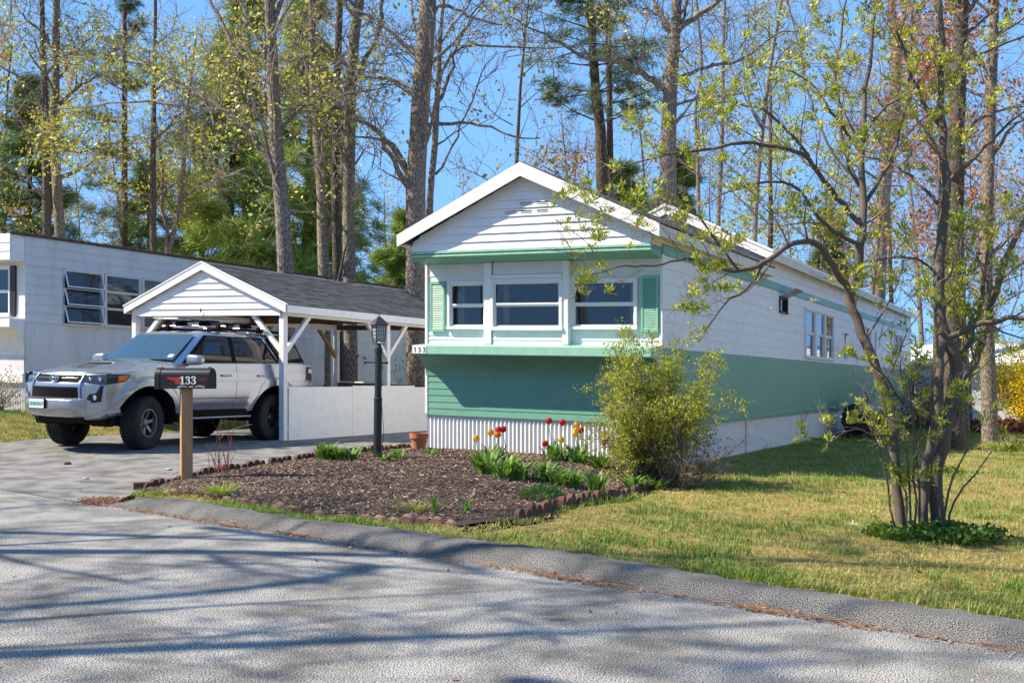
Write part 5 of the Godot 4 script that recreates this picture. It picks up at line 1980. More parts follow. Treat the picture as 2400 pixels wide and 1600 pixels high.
func side_things() -> void:
	# heating oil tank against the right wall of the home
	var p := HOME + ALONG * 5.0 + BACK * 13.4
	var t := thing("oil_tank", "black oval heating oil tank against the green side wall", "tank", on_ground(p.x, p.z))
	t.basis = Basis(ALONG, Vector3.UP, -BACK)
	var prof := PackedVector2Array()
	for i in 33:
		var a := TAU * i / 33.0
		prof.append(Vector2(cos(a) * 0.38, 0.50 + sin(a) * 0.34 + signf(sin(a)) * 0.06))
	var m := MB.new()
	m.prism(prof, -1.0, 1.0)
	var bl := plain(lin(0.010, 0.012, 0.016), 0.4)
	part("drum", m.mesh(), bl, t)
	for z in [-1.0, 1.0]:
		m = MB.new()
		var cap := PackedVector3Array()
		for r in 5:
			for i in 34:
				var a := TAU * i / 33.0
				var q := 1.0 - r / 4.0
				cap.append(Vector3(cos(a) * 0.38 * q, 0.50 + (sin(a) * 0.34 + signf(sin(a)) * 0.06) * q, z * (1.0 + 0.07 * (1.0 - q * q))))
		m.sheet(cap, 5, 34, z > 0)
		part("end_cap", m.mesh(), bl, t)
	for z in [-0.7, 0.7]:
		for x in [-0.3, 0.3]:
			m = MB.new()
			m.tube([Vector3(x, -0.1, z), Vector3(x * 0.8, 0.25, z)], [0.025, 0.025], 6)
			part("leg", m.mesh(), bl, t)
	m = MB.new()
	m.tube([Vector3(0.0, 0.88, -0.6), Vector3(0.0, 1.1, -0.6), Vector3(-0.06, 1.15, -0.6)], [0.025, 0.025, 0.025], 6)
	part("fill_pipe", m.mesh(), bl, t)
	m = MB.new()
	m.tube([Vector3(-0.3, 0.25, 1.02), Vector3(-0.6, 0.16, 1.4), Vector3(-0.68, 0.05, 2.2), Vector3(-0.74, 0.12, 2.9)], [0.012, 0.012, 0.012, 0.012], 5)
	part("fuel_line", m.mesh(), bl, t)
	# terracotta pot at the corner of the home
	var q := Vector3(-1.55, 0, -18.05)
	var pot := thing("flower_pot", "empty terracotta flower pot at the corner of the green home", "flower pot", Vector3(q.x, bed_y(q.x, q.z) - 0.035, q.z))
	m = MB.new()
	m.lathe([Vector2(0.0, 0.0), Vector2(0.10, 0.0), Vector2(0.138, 0.20), Vector2(0.155, 0.20), Vector2(0.162, 0.285), Vector2(0.142, 0.285), Vector2(0.135, 0.2), Vector2(0.10, 0.03), Vector2(0, 0.03)], 26)
	part("body", m.mesh(), M.terracotta, pot)
	m = MB.new()
	m.lathe([Vector2(0.137, 0.215), Vector2(0.0, 0.22)], 20)
	part("earth", m.mesh(), M.mulch, pot)
	# pebbles on the driveway
	var r := rng(41)
	var k := 0
	for e in [[-4.55, -14.35, 0.035, "pale rounded pebble on the driveway close to the mailbox post"], [-5.35, -13.6, 0.028, "small pale pebble on the driveway in front of the car"], [-6.2, -15.1, 0.04, "dark flat stone on the driveway in front of the car"]]:
		m = MB.new()
		var s := PackedVector3Array()
		for i in 7:
			for j in 11:
				var a := PI * i / 6.0
				var b := TAU * j / 10.0
				var w := 1.0 + 0.15 * sin(b * 2 + k) * sin(a)
				s.append(Vector3(sin(a) * cos(b) * w * 1.3, cos(a) * 0.65, sin(a) * sin(b) * w) * e[2])
		m.sheet(s, 7, 11, true)
		solo("pebble", m.mesh(), M.stone if k < 2 else M.brick_dark, e[3], "pebble", on_ground(e[0], e[1], e[2] * 0.5), "pebbles on the driveway")
		k += 1
# ================================================================ plants
func leaf_blade(m: MB, p: Vector3, dir: Vector3, side: Vector3, l: float, w: float, bend := 0.2) -> void:
	# pointed leaf folded along its rib
	var up := dir.cross(side).normalized()
	var mid := p + dir * l * 0.5 - up * l * bend * 0.25
	var tip := p + dir * l - up * l * bend
	var a := mid + side * w * 0.5 + up * w * 0.15
	var b := mid - side * w * 0.5 + up * w * 0.15
	m.tri(p, a, mid)
	m.tri(p, mid, b)
	m.tri(mid, a, tip)
	m.tri(mid, tip, b)

func sprig(count: int, l: float, w: float, spread: float, sd: int, upright := 0.3) -> ArrayMesh:
	var r := rng(sd)
	var m := MB.new()
	m.colored = true
	for i in count:
		var p := Vector3(r.randf_range(-1, 1), r.randf_range(-0.6, 0.9), r.randf_range(-1, 1)) * spread
		var d := Vector3(r.randf_range(-1, 1), r.randf_range(-0.5, 0.8) + upright, r.randf_range(-1, 1)).normalized()
		var s := d.cross(Vector3(r.randf_range(-1, 1), r.randf_range(-1, 1), r.randf_range(-1, 1))).normalized()
		var g := r.randf_range(0.65, 1.25)
		m.tint = Color(g * r.randf_range(0.9, 1.15), g, g * r.randf_range(0.7, 1.1))
		leaf_blade(m, p, d, s, l * r.randf_range(0.6, 1.2), w * r.randf_range(0.7, 1.2))
	return m.mesh()

func cheap_sprig(count: int, l: float, spread: float, sd: int) -> ArrayMesh:
	# far leaves: one crooked quad each
	var r := rng(sd)
	var m := MB.new()
	m.colored = true
	for i in count:
		var p := Vector3(r.randfn(), r.randfn(), r.randfn()) * spread * 0.6
		var d := Vector3(r.randfn(), r.randfn(), r.randfn()).normalized()
		var s := d.cross(Vector3(r.randfn(), r.randfn(), r.randfn())).normalized()
		var g := r.randf_range(0.6, 1.3)
		m.tint = Color(g * r.randf_range(0.9, 1.15), g, g * r.randf_range(0.7, 1.1))
		var ll := l * r.randf_range(0.6, 1.3)
		m.quad(p, p + d * ll * 0.5 + s * ll * 0.3, p + d * ll, p + d * ll * 0.45 - s * ll * 0.32)
	return m.mesh()

func twig_spray(sd: int, l: float, r0: float, forks: int) -> ArrayMesh:
	# bare twigs that spread along +y
	var r := rng(sd)
	var m := MB.new()
	var main := []
	var rad := []
	var p := Vector3.ZERO
	var d := Vector3.UP
	for i in 5:
		main.append(p)
		rad.append(r0 * (1.0 - i * 0.2))
		d = (d + Vector3(r.randf_range(-1, 1), r.randf_range(-0.2, 0.4), r.randf_range(-1, 1)) * 0.28).normalized()
		p += d * l / 4
	m.tube(main, rad, 3, false)
	for k in forks:
		var at := r.randf_range(0.15, 0.95) * 4
		var q: Vector3 = main[int(at)].lerp(main[mini(int(at) + 1, 4)], at - int(at))
		var e := (Vector3.UP * 0.9 + Vector3(r.randfn(), r.randfn() * 0.4, r.randfn()) * 0.75).normalized()
		var ll := l * r.randf_range(0.22, 0.55)
		var q1 := q + e * ll * 0.5
		e = (e + Vector3(r.randfn(), r.randfn() + 0.3, r.randfn()) * 0.25).normalized()
		var q2 := q1 + e * ll * 0.5
		m.tube([q, q1, q2], [r0 * 0.55, r0 * 0.4, r0 * 0.16], 3, false)
		for j in 2:
			var e2 := (e + Vector3(r.randfn(), r.randfn(), r.randfn()) * 0.6).normalized()
			m.tube([q1.lerp(q2, 0.3 + 0.4 * j), q1.lerp(q2, 0.3 + 0.4 * j) + e2 * ll * 0.4], [r0 * 0.3, r0 * 0.12], 3, false)
	return m.mesh()

func needle_tuft(sd: int, count: int, l: float, w: float) -> ArrayMesh:
	var r := rng(sd)
	var m := MB.new()
	m.colored = true
	for i in count:
		var p := Vector3(r.randf_range(-1, 1), r.randf_range(-0.4, 0.4), r.randf_range(-1, 1)) * l * 0.55
		var d := Vector3(r.randfn(), r.randfn() * 0.45 + 0.35, r.randfn()).normalized()
		var s := d.cross(Vector3(r.randfn(), r.randfn(), r.randfn())).normalized() * w
		var g := r.randf_range(0.6, 1.3)
		m.tint = Color(g, g * r.randf_range(0.95, 1.1), g * 0.9)
		m.tri(p - s, p + s, p + d * l)
	return m.mesh()

func facing(d: Vector3, roll: float, s: float) -> Basis:
	var y := d.normalized()
	var x := y.cross(Vector3(0.3, 0.2, 0.9)).normalized()
	var b := Basis(x, y, x.cross(y))
	return (b * Basis(Vector3.UP, roll)).scaled_local(Vector3.ONE * s) if false else b * Basis(Vector3.UP, roll) * Basis.from_scale(Vector3.ONE * s)

func at_path(path: Array, t: float) -> Vector3:
	var f := t * (path.size() - 1)
	var i := mini(int(f), path.size() - 2)
	return (path[i] as Vector3).lerp(path[i + 1], f - i)

# side branches along a path; ends are collected in tips as [position, direction, size]
func sprout(m: MB, r: RandomNumberGenerator, path: Array, rad: Array, o: Dictionary, level: int, tips: Array) -> void:
	var total := 0.0
	for i in path.size() - 1: total += (path[i] as Vector3).distance_to(path[i + 1])
	var count := int(ceil(total * o.per_m[level]))
	for k in count:
		var t := lerpf(o.from[level], 1.0, (k + r.randf()) / count)
		var p := at_path(path, t)
		var fwd := (at_path(path, minf(t + 0.08, 1.0)) - at_path(path, maxf(t - 0.08, 0.0))).normalized()
		var rr: float = lerpf(rad[0], rad[rad.size() - 1], t)
		var f := t * (rad.size() - 1)
		rr = lerpf(rad[int(f)], rad[mini(int(f) + 1, rad.size() - 1)], f - int(f))
		var out := fwd.cross(Vector3(r.randfn(), r.randfn(), r.randfn())).normalized()
		var d: Vector3 = (fwd * o.forward[level] + out + Vector3.UP * o.rise[level]).normalized()
		var l: float = o.len[level] * r.randf_range(0.55, 1.2) * (1.0 - 0.35 * t)
		var br := minf(rr * 0.5, o.rad[level]) * r.randf_range(0.7, 1.0)
		var pts := [p]
		var rs := [br]
		var segs := 5 if level > 0 else 4
		for s in segs:
			d = (d + Vector3(r.randfn(), r.randfn(), r.randfn()) * o.crook + Vector3.UP * o.curl[level]).normalized()
			p += d * l / segs
			pts.append(p)
			rs.append(maxf(br * (1.0 - (s + 1.0) / segs * 0.85), 0.0015))
		m.tube(pts, rs, 4 if level > 0 else 3, false)
		if level > 0:
			sprout(m, r, pts, rs, o, level - 1, tips)
		else:
			tips.append([pts[pts.size() - 1], d, l])
			if r.randf() < o.get("mid_tips", 0.5):
				tips.append([pts[2], (d + out * 0.6).normalized(), l])
	tips.append([path[path.size() - 1], Vector3.UP, 0.5])

func split_path(rows: Array) -> Array:
	var p := []
	var q := []
	for e in rows:
		p.append(Vector3(e[0], e[1], e[2]))
		q.append(e[3])
	return [p, q]

# smooth a path through its points
func smooth_path(p: Array, q: Array, steps := 3) -> Array:
	var a := []
	var b := []
	for i in p.size() - 1:
		var p0: Vector3 = p[maxi(i - 1, 0)]
		var p3: Vector3 = p[mini(i + 2, p.size() - 1)]
		for s in steps:
			var t := float(s) / steps
			a.append((p[i] as Vector3).cubic_interpolate(p[i + 1], p0, p3, t))
			b.append(lerpf(q[i], q[i + 1], t))
	a.append(p[p.size() - 1])
	b.append(q[q.size() - 1])
	return [a, b]

func crook_path(a: Array, r: RandomNumberGenerator, amount: float) -> Array:
	var out := []
	for i in a.size():
		out.append(a[i] + Vector3(r.randfn(), r.randfn() * 0.5, r.randfn()) * amount * (0.0 if i == 0 else 1.0))
	return out

func named_tree(called: String, key: String, label: String, group: String, bark: Material, o: Dictionary, sd: int) -> Node3D:
	var rows: Array = TREE_PATHS[key]
	var r := rng(sd)
	var base := Vector3(rows[0][0][0], 0, rows[0][0][2])
	base.y = gy(base.x, base.z)
	var t := thing(called, label, "tree", base, 0.0, group)
	var tips := []
	var trunk := MB.new()
	var limbs := MB.new()
	for i in rows.size():
		var sp := split_path(rows[i])
		if i == 0:
			var first: Vector3 = sp[0][0]
			if first.y > base.y + 0.1:
				sp[0].push_front(Vector3(first.x, base.y + 0.25, first.z))
				sp[1].push_front(sp[1][0] * 1.08)
			sp[0].push_front(Vector3(sp[0][0].x, base.y - 0.15, sp[0][0].z))
			sp[1].push_front(sp[1][0] * 1.45)
		for k in sp[0].size():
			sp[0][k] -= base
			sp[1][k] *= 0.78
		if i > 0:
			# limbs leave the plane of the trunk as they go
			var lean := r.randf_range(-0.5, 0.5)
			for k in sp[0].size(): sp[0][k] += Vector3(0, 0, lean * k / 2.0)
		var sm := smooth_path(sp[0], sp[1], 3)
		if i > 0: sm[0] = crook_path(sm[0], r, 0.035)
		if i == 0:
			trunk.tube(sm[0], sm[1], 10)
			sprout(limbs, r, sm[0], sm[1], o.trunk, o.trunk.per_m.size() - 1, tips)
		else:
			var one := MB.new()
			one.tube(sm[0], sm[1], 6)
			sprout(one, r, sm[0], sm[1], o.limb, o.limb.per_m.size() - 1, tips)
			part("limb", one.mesh(), o.get("limb_bark", M.twig), t)
	part("trunk", trunk.mesh(), bark, t)
	if limbs.v.size():
		part("small_branches", limbs.mesh(), o.get("limb_bark", M.twig), t).set_meta("kind", "stuff")
	dress(t, tips, o, r)
	return t

func dress(t: Node3D, tips: Array, o: Dictionary, r: RandomNumberGenerator) -> void:
	# twigs and leaves on the ends of the branches
	var tw := []
	var lf := []
	var lc := []
	var cl := FastNoiseLite.new()
	cl.seed = r.randi() % 1000
	cl.frequency = o.get("clump_size", 0.3)
	var least: float = o.get("clump", -2.0)
	for e in tips:
		if r.randf() < o.get("twigs", 1.0):
			var n: int = o.get("twig_each", 1)
			for k in n:
				var d: Vector3 = (e[1] + Vector3(r.randfn(), r.randfn(), r.randfn()) * 0.45).normalized()
				tw.append(Transform3D(facing(d, r.randf() * TAU, r.randf_range(0.7, 1.4) * o.get("twig_size", 1.0)), e[0] - d * 0.05))
		var each: float = o.get("leaves", 0.0)
		if cl.get_noise_3dv(e[0]) < least: each *= 0.12
		var want := int(each) + (1 if r.randf() < each - int(each) else 0)
		for k in want:
			var q: Vector3 = e[0] + Vector3(r.randfn(), r.randfn(), r.randfn()) * o.get("leaf_spread", 0.35)
			if o.has("leaf_below") and q.y > o.leaf_below:
				continue
			lf.append(Transform3D(facing((Vector3.UP + Vector3(r.randfn(), r.randfn(), r.randfn()) * 0.5).normalized(), r.randf() * TAU, r.randf_range(0.45, 1.5) * o.get("leaf_size", 1.0)), q))
			var c: Color = (o.leaf_a as Color).lerp(o.leaf_b, r.randf())
			lc.append(c * r.randf_range(0.75, 1.25))
	if tw.size():
		copies("twigs", o.twig_mesh, M.twig, tw, [], t).set_meta("kind", "stuff")
	if lf.size():
		copies("foliage", o.leaf_mesh, M.leaf, lf, lc, t).set_meta("kind", "stuff")

# ---------------------------------------------------------------- garden
func scallop(w: float, hgt: float, th: float) -> ArrayMesh:
	var m := MB.new()
	var p := PackedVector2Array([Vector2(-w / 2, -0.08), Vector2(w / 2, -0.08)])
	for i in 8:
		var t := PI * i / 7.0
		p.append(Vector2(cos(t) * w / 2, hgt - w / 2 + sin(t) * w / 2))
	m.prism(p, -th / 2, th / 2)
	return m.mesh()

func edging(label: String, pts: Array, step: float, mats: Array, hgt: float, sd: int, lean: float, gap := 0.0) -> void:
	var r := rng(sd)
	var shapes := [scallop(step * 0.97, hgt, 0.055), scallop(step * 0.95, hgt * 1.08, 0.06), scallop(step * 0.98, hgt * 0.9, 0.055)]
	var base := on_ground(pts[0][0], pts[0][1])
	var o := thing("brick_edging", label, "edging", base, 0.0, "scalloped edging of the flower bed")
	var total := 0.0
	for i in pts.size() - 1: total += Vector2(pts[i][0], pts[i][1]).distance_to(Vector2(pts[i + 1][0], pts[i + 1][1]))
	var n := int(total / step)
	var line := resample(pts, n + 1)
	for i in n:
		if r.randf() < gap:
			continue
		var p := (line[i] + line[i + 1]) / 2
		var d := line[i + 1] - line[i]
		var b := part("brick", shapes[r.randi() % 3], mats[r.randi() % mats.size()], o)
		var yaw := -atan2(d.y, d.x) + r.randf_range(-0.10, 0.10)
		b.transform = Transform3D(Basis(Vector3.UP, yaw) * Basis.from_euler(Vector3(lean + r.randf_range(-0.12, 0.12), 0, r.randf_range(-0.07, 0.07))), on_ground(p.x, p.y, r.randf_range(-0.025, 0.012)) - base)

func tulip(x: float, z: float, tall: float, col: Color, label: String, sd: int) -> void:
	var r := rng(sd)
	var o := thing("tulip", label, "tulip", Vector3(x, bed_y(x, z) - 0.03, z), 0.0, "tulips in front of the home")
	var lean := Vector3(r.randf_range(-0.06, 0.06), 0, r.randf_range(-0.06, 0.06))
	var m := MB.new()
	m.tube([Vector3.ZERO, Vector3(0, tall * 0.5, 0) + lean * 0.4, Vector3(0, tall, 0) + lean], [0.006, 0.005, 0.0045], 5)
	part("stem", m.mesh(), M.stem, o)
	m = MB.new()
	m.colored = true
	for k in 3:
		var a := r.randf() * TAU
		m.tint = Color(0.10, 0.19, 0.05) * r.randf_range(0.8, 1.2)
		var out := Vector3(cos(a), 0, sin(a))
		var side := Vector3(-sin(a), 0, cos(a)) * 0.022
		var h := tall * r.randf_range(0.45, 0.7)
		var prev := Vector3.ZERO
		var pw := 0.4
		for s in 4:
			var q := out * (0.05 + 0.10 * (s + 1) / 4.0 * (s + 1) / 4.0) + Vector3.UP * h * (s + 1) / 4.0
			var w: float = [1.0, 1.0, 0.7, 0.05][s]
			m.quad(prev - side * pw, prev + side * pw, q + side * w, q - side * w)
			prev = q
			pw = w
	part("leaves", m.mesh(), M.leaf, o)
	var head := Node3D.new()
	head.name = "flower"
	o.add_child(head)
	head.position = Vector3(0, tall, 0) + lean
	head.scale = Vector3.ONE * 1.5
	for k in 6:
		m = MB.new()
		m.colored = true
		m.tint = col * r.randf_range(0.85, 1.1)
		var a := TAU * k / 6.0 + 0.2
		var rad := 0.030 if k % 2 else 0.026
		var pts := PackedVector3Array()
		for i in 5:
			var t := i / 4.0
			var rr: float = rad * [0.25, 0.95, 1.12, 1.0, 0.72][i]
			var ww: float = [0.25, 0.75, 0.8, 0.55, 0.12][i]
			for j in 3:
				var b := a + (j - 1) * ww
				pts.append(Vector3(cos(b) * rr, t * 0.068 - (0.006 if j != 1 and i == 4 else 0.0), sin(b) * rr))
		m.sheet(pts, 5, 3)
		part("petal", m.mesh(), M.petal, head)

func strap_clump(called: String, label: String, category: String, x: float, z: float, count: int, tall: float, wide: float, spread: float, a: Color, b: Color, sd: int, group := "") -> void:
	var r := rng(sd)
	var m := MB.new()
	m.colored = true
	for k in count:
		var ang := r.randf() * TAU
		m.tint = a.lerp(b, r.randf()) * r.randf_range(0.8, 1.2)
		var out := Vector3(cos(ang), 0, sin(ang))
		var side := Vector3(-sin(ang), 0, cos(ang)) * wide * r.randf_range(0.7, 1.2)
		var root := out * spread * r.randf() * 0.6
		var h := tall * r.randf_range(0.6, 1.1)
		var reach := spread * r.randf_range(0.3, 1.1)
		var prev := root
		var pw := 0.45
		for s in 4:
			var t := (s + 1) / 4.0
			var q := root + out * reach * t * t + Vector3.UP * h * (t - 0.22 * t * t * t)
			var w: float = [0.95, 1.0, 0.75, 0.03][s]
			m.quad(prev - side * pw, prev + side * pw, q + side * w, q - side * w)
			prev = q
			pw = w
	solo(called, m.mesh(), M.leaf, label, category, Vector3(x, gy(x, z) + (0.035 if Geometry2D.is_point_in_polygon(Vector2(x, z), bed_poly) else -0.01), z), group)

func garden() -> void:
	M.stem = plain(lin(0.10, 0.19, 0.06), 0.6)
	edging("row of brown scalloped edging bricks between driveway and flower bed", BED_BACK.slice(0, 8), 0.125, [M.brick, M.brick_dark, M.brick], 0.105, 1, 0.0, 0.04)
	edging("row of pale worn edging bricks along the kerb side of the bed", BED_FRONT.slice(0, 9), 0.155, [M.brick_pale, M.brick_pale, M.brick], 0.06, 2, 0.28, 0.22)
	edging("row of dark scalloped edging bricks between flower bed and lawn", BED_FRONT.slice(9, 16), 0.145, [M.brick_dark, M.brick, M.brick_dark], 0.105, 3, -0.05, 0.04)
	var m := MB.new()
	m.box(Vector3(-0.10, -0.05, -0.05), Vector3(0.10, 0.09, 0.05), 0.006)
	var cb := solo("corner_brick", m.mesh(), M.brick, "square red brick at the mailbox corner of the bed", "brick", on_ground(-4.33, -12.68))
	cb.rotation.y = 0.35
	var red := Color(0.62, 0.018, 0.02)
	var yel := Color(0.80, 0.50, 0.03)
	var ora := Color(0.80, 0.24, 0.03)
	var list := [
		[-0.20, -15.7, 0.44, red, "red tulip above the straw clump, left of its red pair"],
		[-0.07, -15.7, 0.45, red, "red tulip above the straw clump, right of its red pair"],
		[-0.36, -15.6, 0.40, yel, "tall yellow tulip in the left group by the straw clump"],
		[-0.47, -15.6, 0.32, yel, "lowest and leftmost yellow tulip by the straw clump"],
		[-0.25, -15.5, 0.38, ora, "orange yellow tulip beside the left pair of red tulips"],
		[0.61, -16.3, 0.56, red, "tallest red tulip in front of the white skirting"],
		[0.73, -16.3, 0.54, red, "red tulip just right of the tallest red one"],
		[0.50, -16.2, 0.22, red, "short red tulip low before the white skirting"],
		[0.99, -16.2, 0.52, yel, "topmost yellow tulip of the cluster near the shrub"],
		[0.91, -16.1, 0.43, yel, "left yellow tulip of the trio near the shrub"],
		[0.99, -16.0, 0.41, yel, "lower yellow tulip of the trio near the shrub"],
		[1.06, -16.2, 0.44, red * 0.8, "small dark red tulip right of the yellow trio"],
		[0.76, -16.0, 0.30, yel, "low pale yellow tulip between the red and yellow groups"],
		[1.34, -15.8, 0.46, yel, "large yellow tulip at the left edge of the shrub"],
		[1.31, -15.7, 0.35, red * 0.9, "red tulip under the large yellow one at the shrub"],
		[1.74, -15.1, 0.32, ora, "orange tulip glowing inside the shrub"],
	]
	for i in list.size():
		var e: Array = list[i]
		tulip(e[0], e[1], e[2], e[3], e[4], 100 + i)
	var g1 := Color(0.085, 0.20, 0.035)
	var g2 := Color(0.17, 0.30, 0.06)
	var clumps := [
		[-2.68, -15.5, 16, 0.25, 0.020, 0.16, "tallest clump of broad green leaves by the driveway edging"],
		[-2.48, -15.4, 14, 0.19, 0.020, 0.13, "middle clump of broad green leaves by the driveway edging"],
		[-2.28, -15.4, 13, 0.20, 0.018, 0.12, "right clump of broad green leaves by the driveway edging"],
		[-1.83, -15.4, 9, 0.16, 0.014, 0.12, "small leafy plant at the foot of the lamp post"],
		[-1.66, -15.8, 12, 0.16, 0.012, 0.12, "pale green leafy plant right of the lamp post"],
		[-1.3, -16.9, 9, 0.10, 0.012, 0.12, "little green plant in front of the flower pot"],
		[-2.1, -16.6, 7, 0.10, 0.010, 0.07, "tiny pale sprout among the edging left of the lamp post"],
		[-0.33, -13.8, 18, 0.30, 0.020, 0.20, "dark green leaf clump below the left tulips"],
		[-0.10, -13.5, 18, 0.27, 0.021, 0.18, "broad leaf clump left of the bed centre"],
		[0.12, -13.6, 15, 0.24, 0.020, 0.16, "broad leaf clump at the bed centre"],
		[0.40, -13.7, 15, 0.26, 0.018, 0.15, "upright leaf clump right of the bed centre"],
		[0.60, -13.5, 14, 0.22, 0.020, 0.15, "broad leaf clump third from the shrub"],
		[0.80, -13.5, 13, 0.21, 0.020, 0.14, "broad leaf clump second from the shrub"],
		[1.00, -12.95, 16, 0.27, 0.019, 0.13, "upright leaf clump beside the dark lawn edging"],
		[0.62, -16.0, 16, 0.26, 0.018, 0.18, "leaves under the tall red tulips"],
		[0.95, -15.9, 20, 0.28, 0.018, 0.22, "leaves under the yellow tulip trio"],
		[1.25, -15.6, 16, 0.24, 0.016, 0.20, "pale leaves left of the shrub foot"],
		[-0.30, -15.55, 14, 0.26, 0.016, 0.16, "green leaves among the straw clump"],
		[1.55, -13.9, 14, 0.16, 0.018, 0.20, "low leafy plants at the shrub foot by the edging"],
		[1.85, -14.4, 14, 0.15, 0.018, 0.22, "low leafy plants between shrub and lawn edging"],
		[-0.75, -10.55, 4, 0.17, 0.014, 0.05, "single pair of upright leaves near the kerb tip"],
		[-0.45, -10.75, 4, 0.15, 0.014, 0.05, "small pair of upright leaves at the bed tip"],
	]
	for i in clumps.size():
		var e: Array = clumps[i]
		strap_clump("leaf_clump", e[6], "plant", e[0], e[1], int(e[2] * 2.2), e[3] * 1.3, e[4] * 1.2, e[5] * 1.4, g1, g2, 300 + i, "leaf clumps in the flower bed")
	strap_clump("straw_clump", "dry straw coloured grass clump behind the left tulips", "plant", -0.42, -15.75, 110, 0.26, 0.004, 0.34, Color(0.42, 0.30, 0.14), Color(0.30, 0.16, 0.08), 401, "dry clumps")
	strap_clump("straw_clump", "smaller dry clump right of the left tulips", "plant", 0.02, -15.75, 80, 0.24, 0.004, 0.26, Color(0.40, 0.28, 0.14), Color(0.24, 0.20, 0.06), 402, "dry clumps")
	strap_clump("grass_tuft", "bright green grass tuft between kerb and mailbox", "grass tuft", -3.25, -12.05, 150, 0.15, 0.004, 0.26, Color(0.22, 0.34, 0.04), Color(0.36, 0.42, 0.08), 403, "grass tufts")
	strap_clump("grass_tuft", "yellowish grass tuft at the left tip of the bed", "grass tuft", -3.95, -12.3, 60, 0.10, 0.004, 0.2, Color(0.30, 0.32, 0.06), Color(0.40, 0.36, 0.14), 404, "grass tufts")
	strap_clump("grass_tuft", "pale grass tuft inside the bed near the kerb tip", "grass tuft", -0.95, -10.75, 120, 0.11, 0.004, 0.28, Color(0.36, 0.34, 0.12), Color(0.26, 0.30, 0.06), 405, "grass tufts")
	strap_clump("grass_tuft", "sparse pale grass at the back of the bed", "grass tuft", 0.4, -12.6, 40, 0.09, 0.004, 0.2, Color(0.36, 0.34, 0.12), Color(0.26, 0.30, 0.06), 406, "grass tufts")
	# dark green cushion
	var r := rng(55)
	var mound := thing("cushion_plant", "low dark green feathery cushion plant near the lawn edging", "plant", Vector3(0.33, gy(0.33, -11.95) + 0.05, -11.95))
	var where := []
	var cols := []
	for i in 330:
		var a := r.randf() * TAU
		var q := sqrt(r.randf())
		var h := 0.13 * sqrt(maxf(0.0, 1.0 - q * q))
		where.append(Transform3D(facing(Vector3(cos(a) * q, 0.6, sin(a) * q), r.randf() * TAU, r.randf_range(0.6, 1.1)), Vector3(cos(a) * q * 0.23, h * r.randf_range(0.6, 1.0), sin(a) * q * 0.18)))
		cols.append(Color(0.045, 0.14, 0.03) * r.randf_range(0.7, 1.6))
	copies("foliage", sprig(6, 0.05, 0.010, 0.02, 5, 0.8), M.leaf, where, cols, mound).set_meta("kind", "stuff")
	# ivy at the foot of the magnolia
	var ivy := thing("ivy", "dark green ground ivy round the foot of the magnolia", "plant", on_ground(3.95, -10.1))
	where = []
	cols = []
	for i in 420:
		var a := r.randf() * TAU
		var q := sqrt(r.randf())
		var x := cos(a) * q * 0.62
		var z := sin(a) * q * 0.42
		where.append(Transform3D(facing(Vector3(r.randfn() * 0.5, 1, r.randfn() * 0.5), r.randf() * TAU, r.randf_range(0.7, 1.4)), Vector3(x, 0.02 + 0.10 * r.randf() * (1.1 - q), z)))
		cols.append(Color(0.05, 0.13, 0.02).lerp(Color(0.16, 0.26, 0.04), r.randf()) * r.randf_range(0.7, 1.3))
	copies("foliage", sprig(5, 0.06, 0.035, 0.03, 6, 0.5), M.leaf, where, cols, ivy).set_meta("kind", "stuff")
	# bare red twigs beside the mailbox
	var sap := thing("red_twig_sapling", "bare red-twigged sapling right of the mailbox post", "shrub", on_ground(-3.72, -13.75, 0.02))
	m = MB.new()
	for k in 16:
		var d := Vector3(r.randfn() * 0.28, 1.0, r.randfn() * 0.28).normalized()
		var p := Vector3(r.randfn() * 0.06, -0.02, r.randfn() * 0.06)
		var l := r.randf_range(0.35, 0.75)
		var pts := [p]
		var rs := [0.005]
		for s in 4:
			d = (d + Vector3(r.randfn(), 0.2, r.randfn()) * 0.13).normalized()
			p += d * l / 4
			pts.append(p)
			rs.append(0.005 - s * 0.0011)
			if s > 0:
				var e := (d + Vector3(r.randfn(), 0.1, r.randfn()) * 0.5).normalized()
				m.tube([p, p + e * l * 0.16], [0.0025, 0.0012], 3, false)
		m.tube(pts, rs, 4, false)
	part("stems", m.mesh(), M.twig_red, sap)
	m = MB.new()
	m.tube([Vector3(0, 0.45, 0), Vector3(0.12, 0.56, 0.02), Vector3(0.30, 0.62, 0.03), Vector3(0.42, 0.64, 0.0)], [0.004, 0.004, 0.003, 0.002], 4, false)
	m.tube([Vector3(-0.55, 0.02, 0.15), Vector3(-0.35, 0.10, 0.2), Vector3(-0.2, -0.02, 0.3), Vector3(-0.05, -0.08, 0.45)], [0.006, 0.006, 0.005, 0.003], 4, false)
	part("dry_cane", m.mesh(), M.twig, sap)
	# shrub at the neighbour's corner, behind the car's nose
	var ns := thing("neighbour_shrub", "sparse twiggy shrub at the corner of the neighbouring home", "shrub", on_ground(-10.2, -21.3))
	m = MB.new()
	var tips := []
	for k in 26:
		var d := Vector3(r.randfn() * 0.8, 1.0, r.randfn() * 0.8).normalized()
		var p := Vector3(r.randfn() * 0.1, 0, r.randfn() * 0.1)
		var pts := [p]
		var rs := [0.01]
		var l := r.randf_range(0.4, 0.95)
		for s in 4:
			d = (d + Vector3(r.randfn(), 0.1, r.randfn()) * 0.2).normalized()
			p += d * l / 4
			pts.append(p)
			rs.append(0.01 - s * 0.002)
			tips.append([p, d, 0.2])
		m.tube(pts, rs, 4, false)
	part("stems", m.mesh(), M.twig, ns)
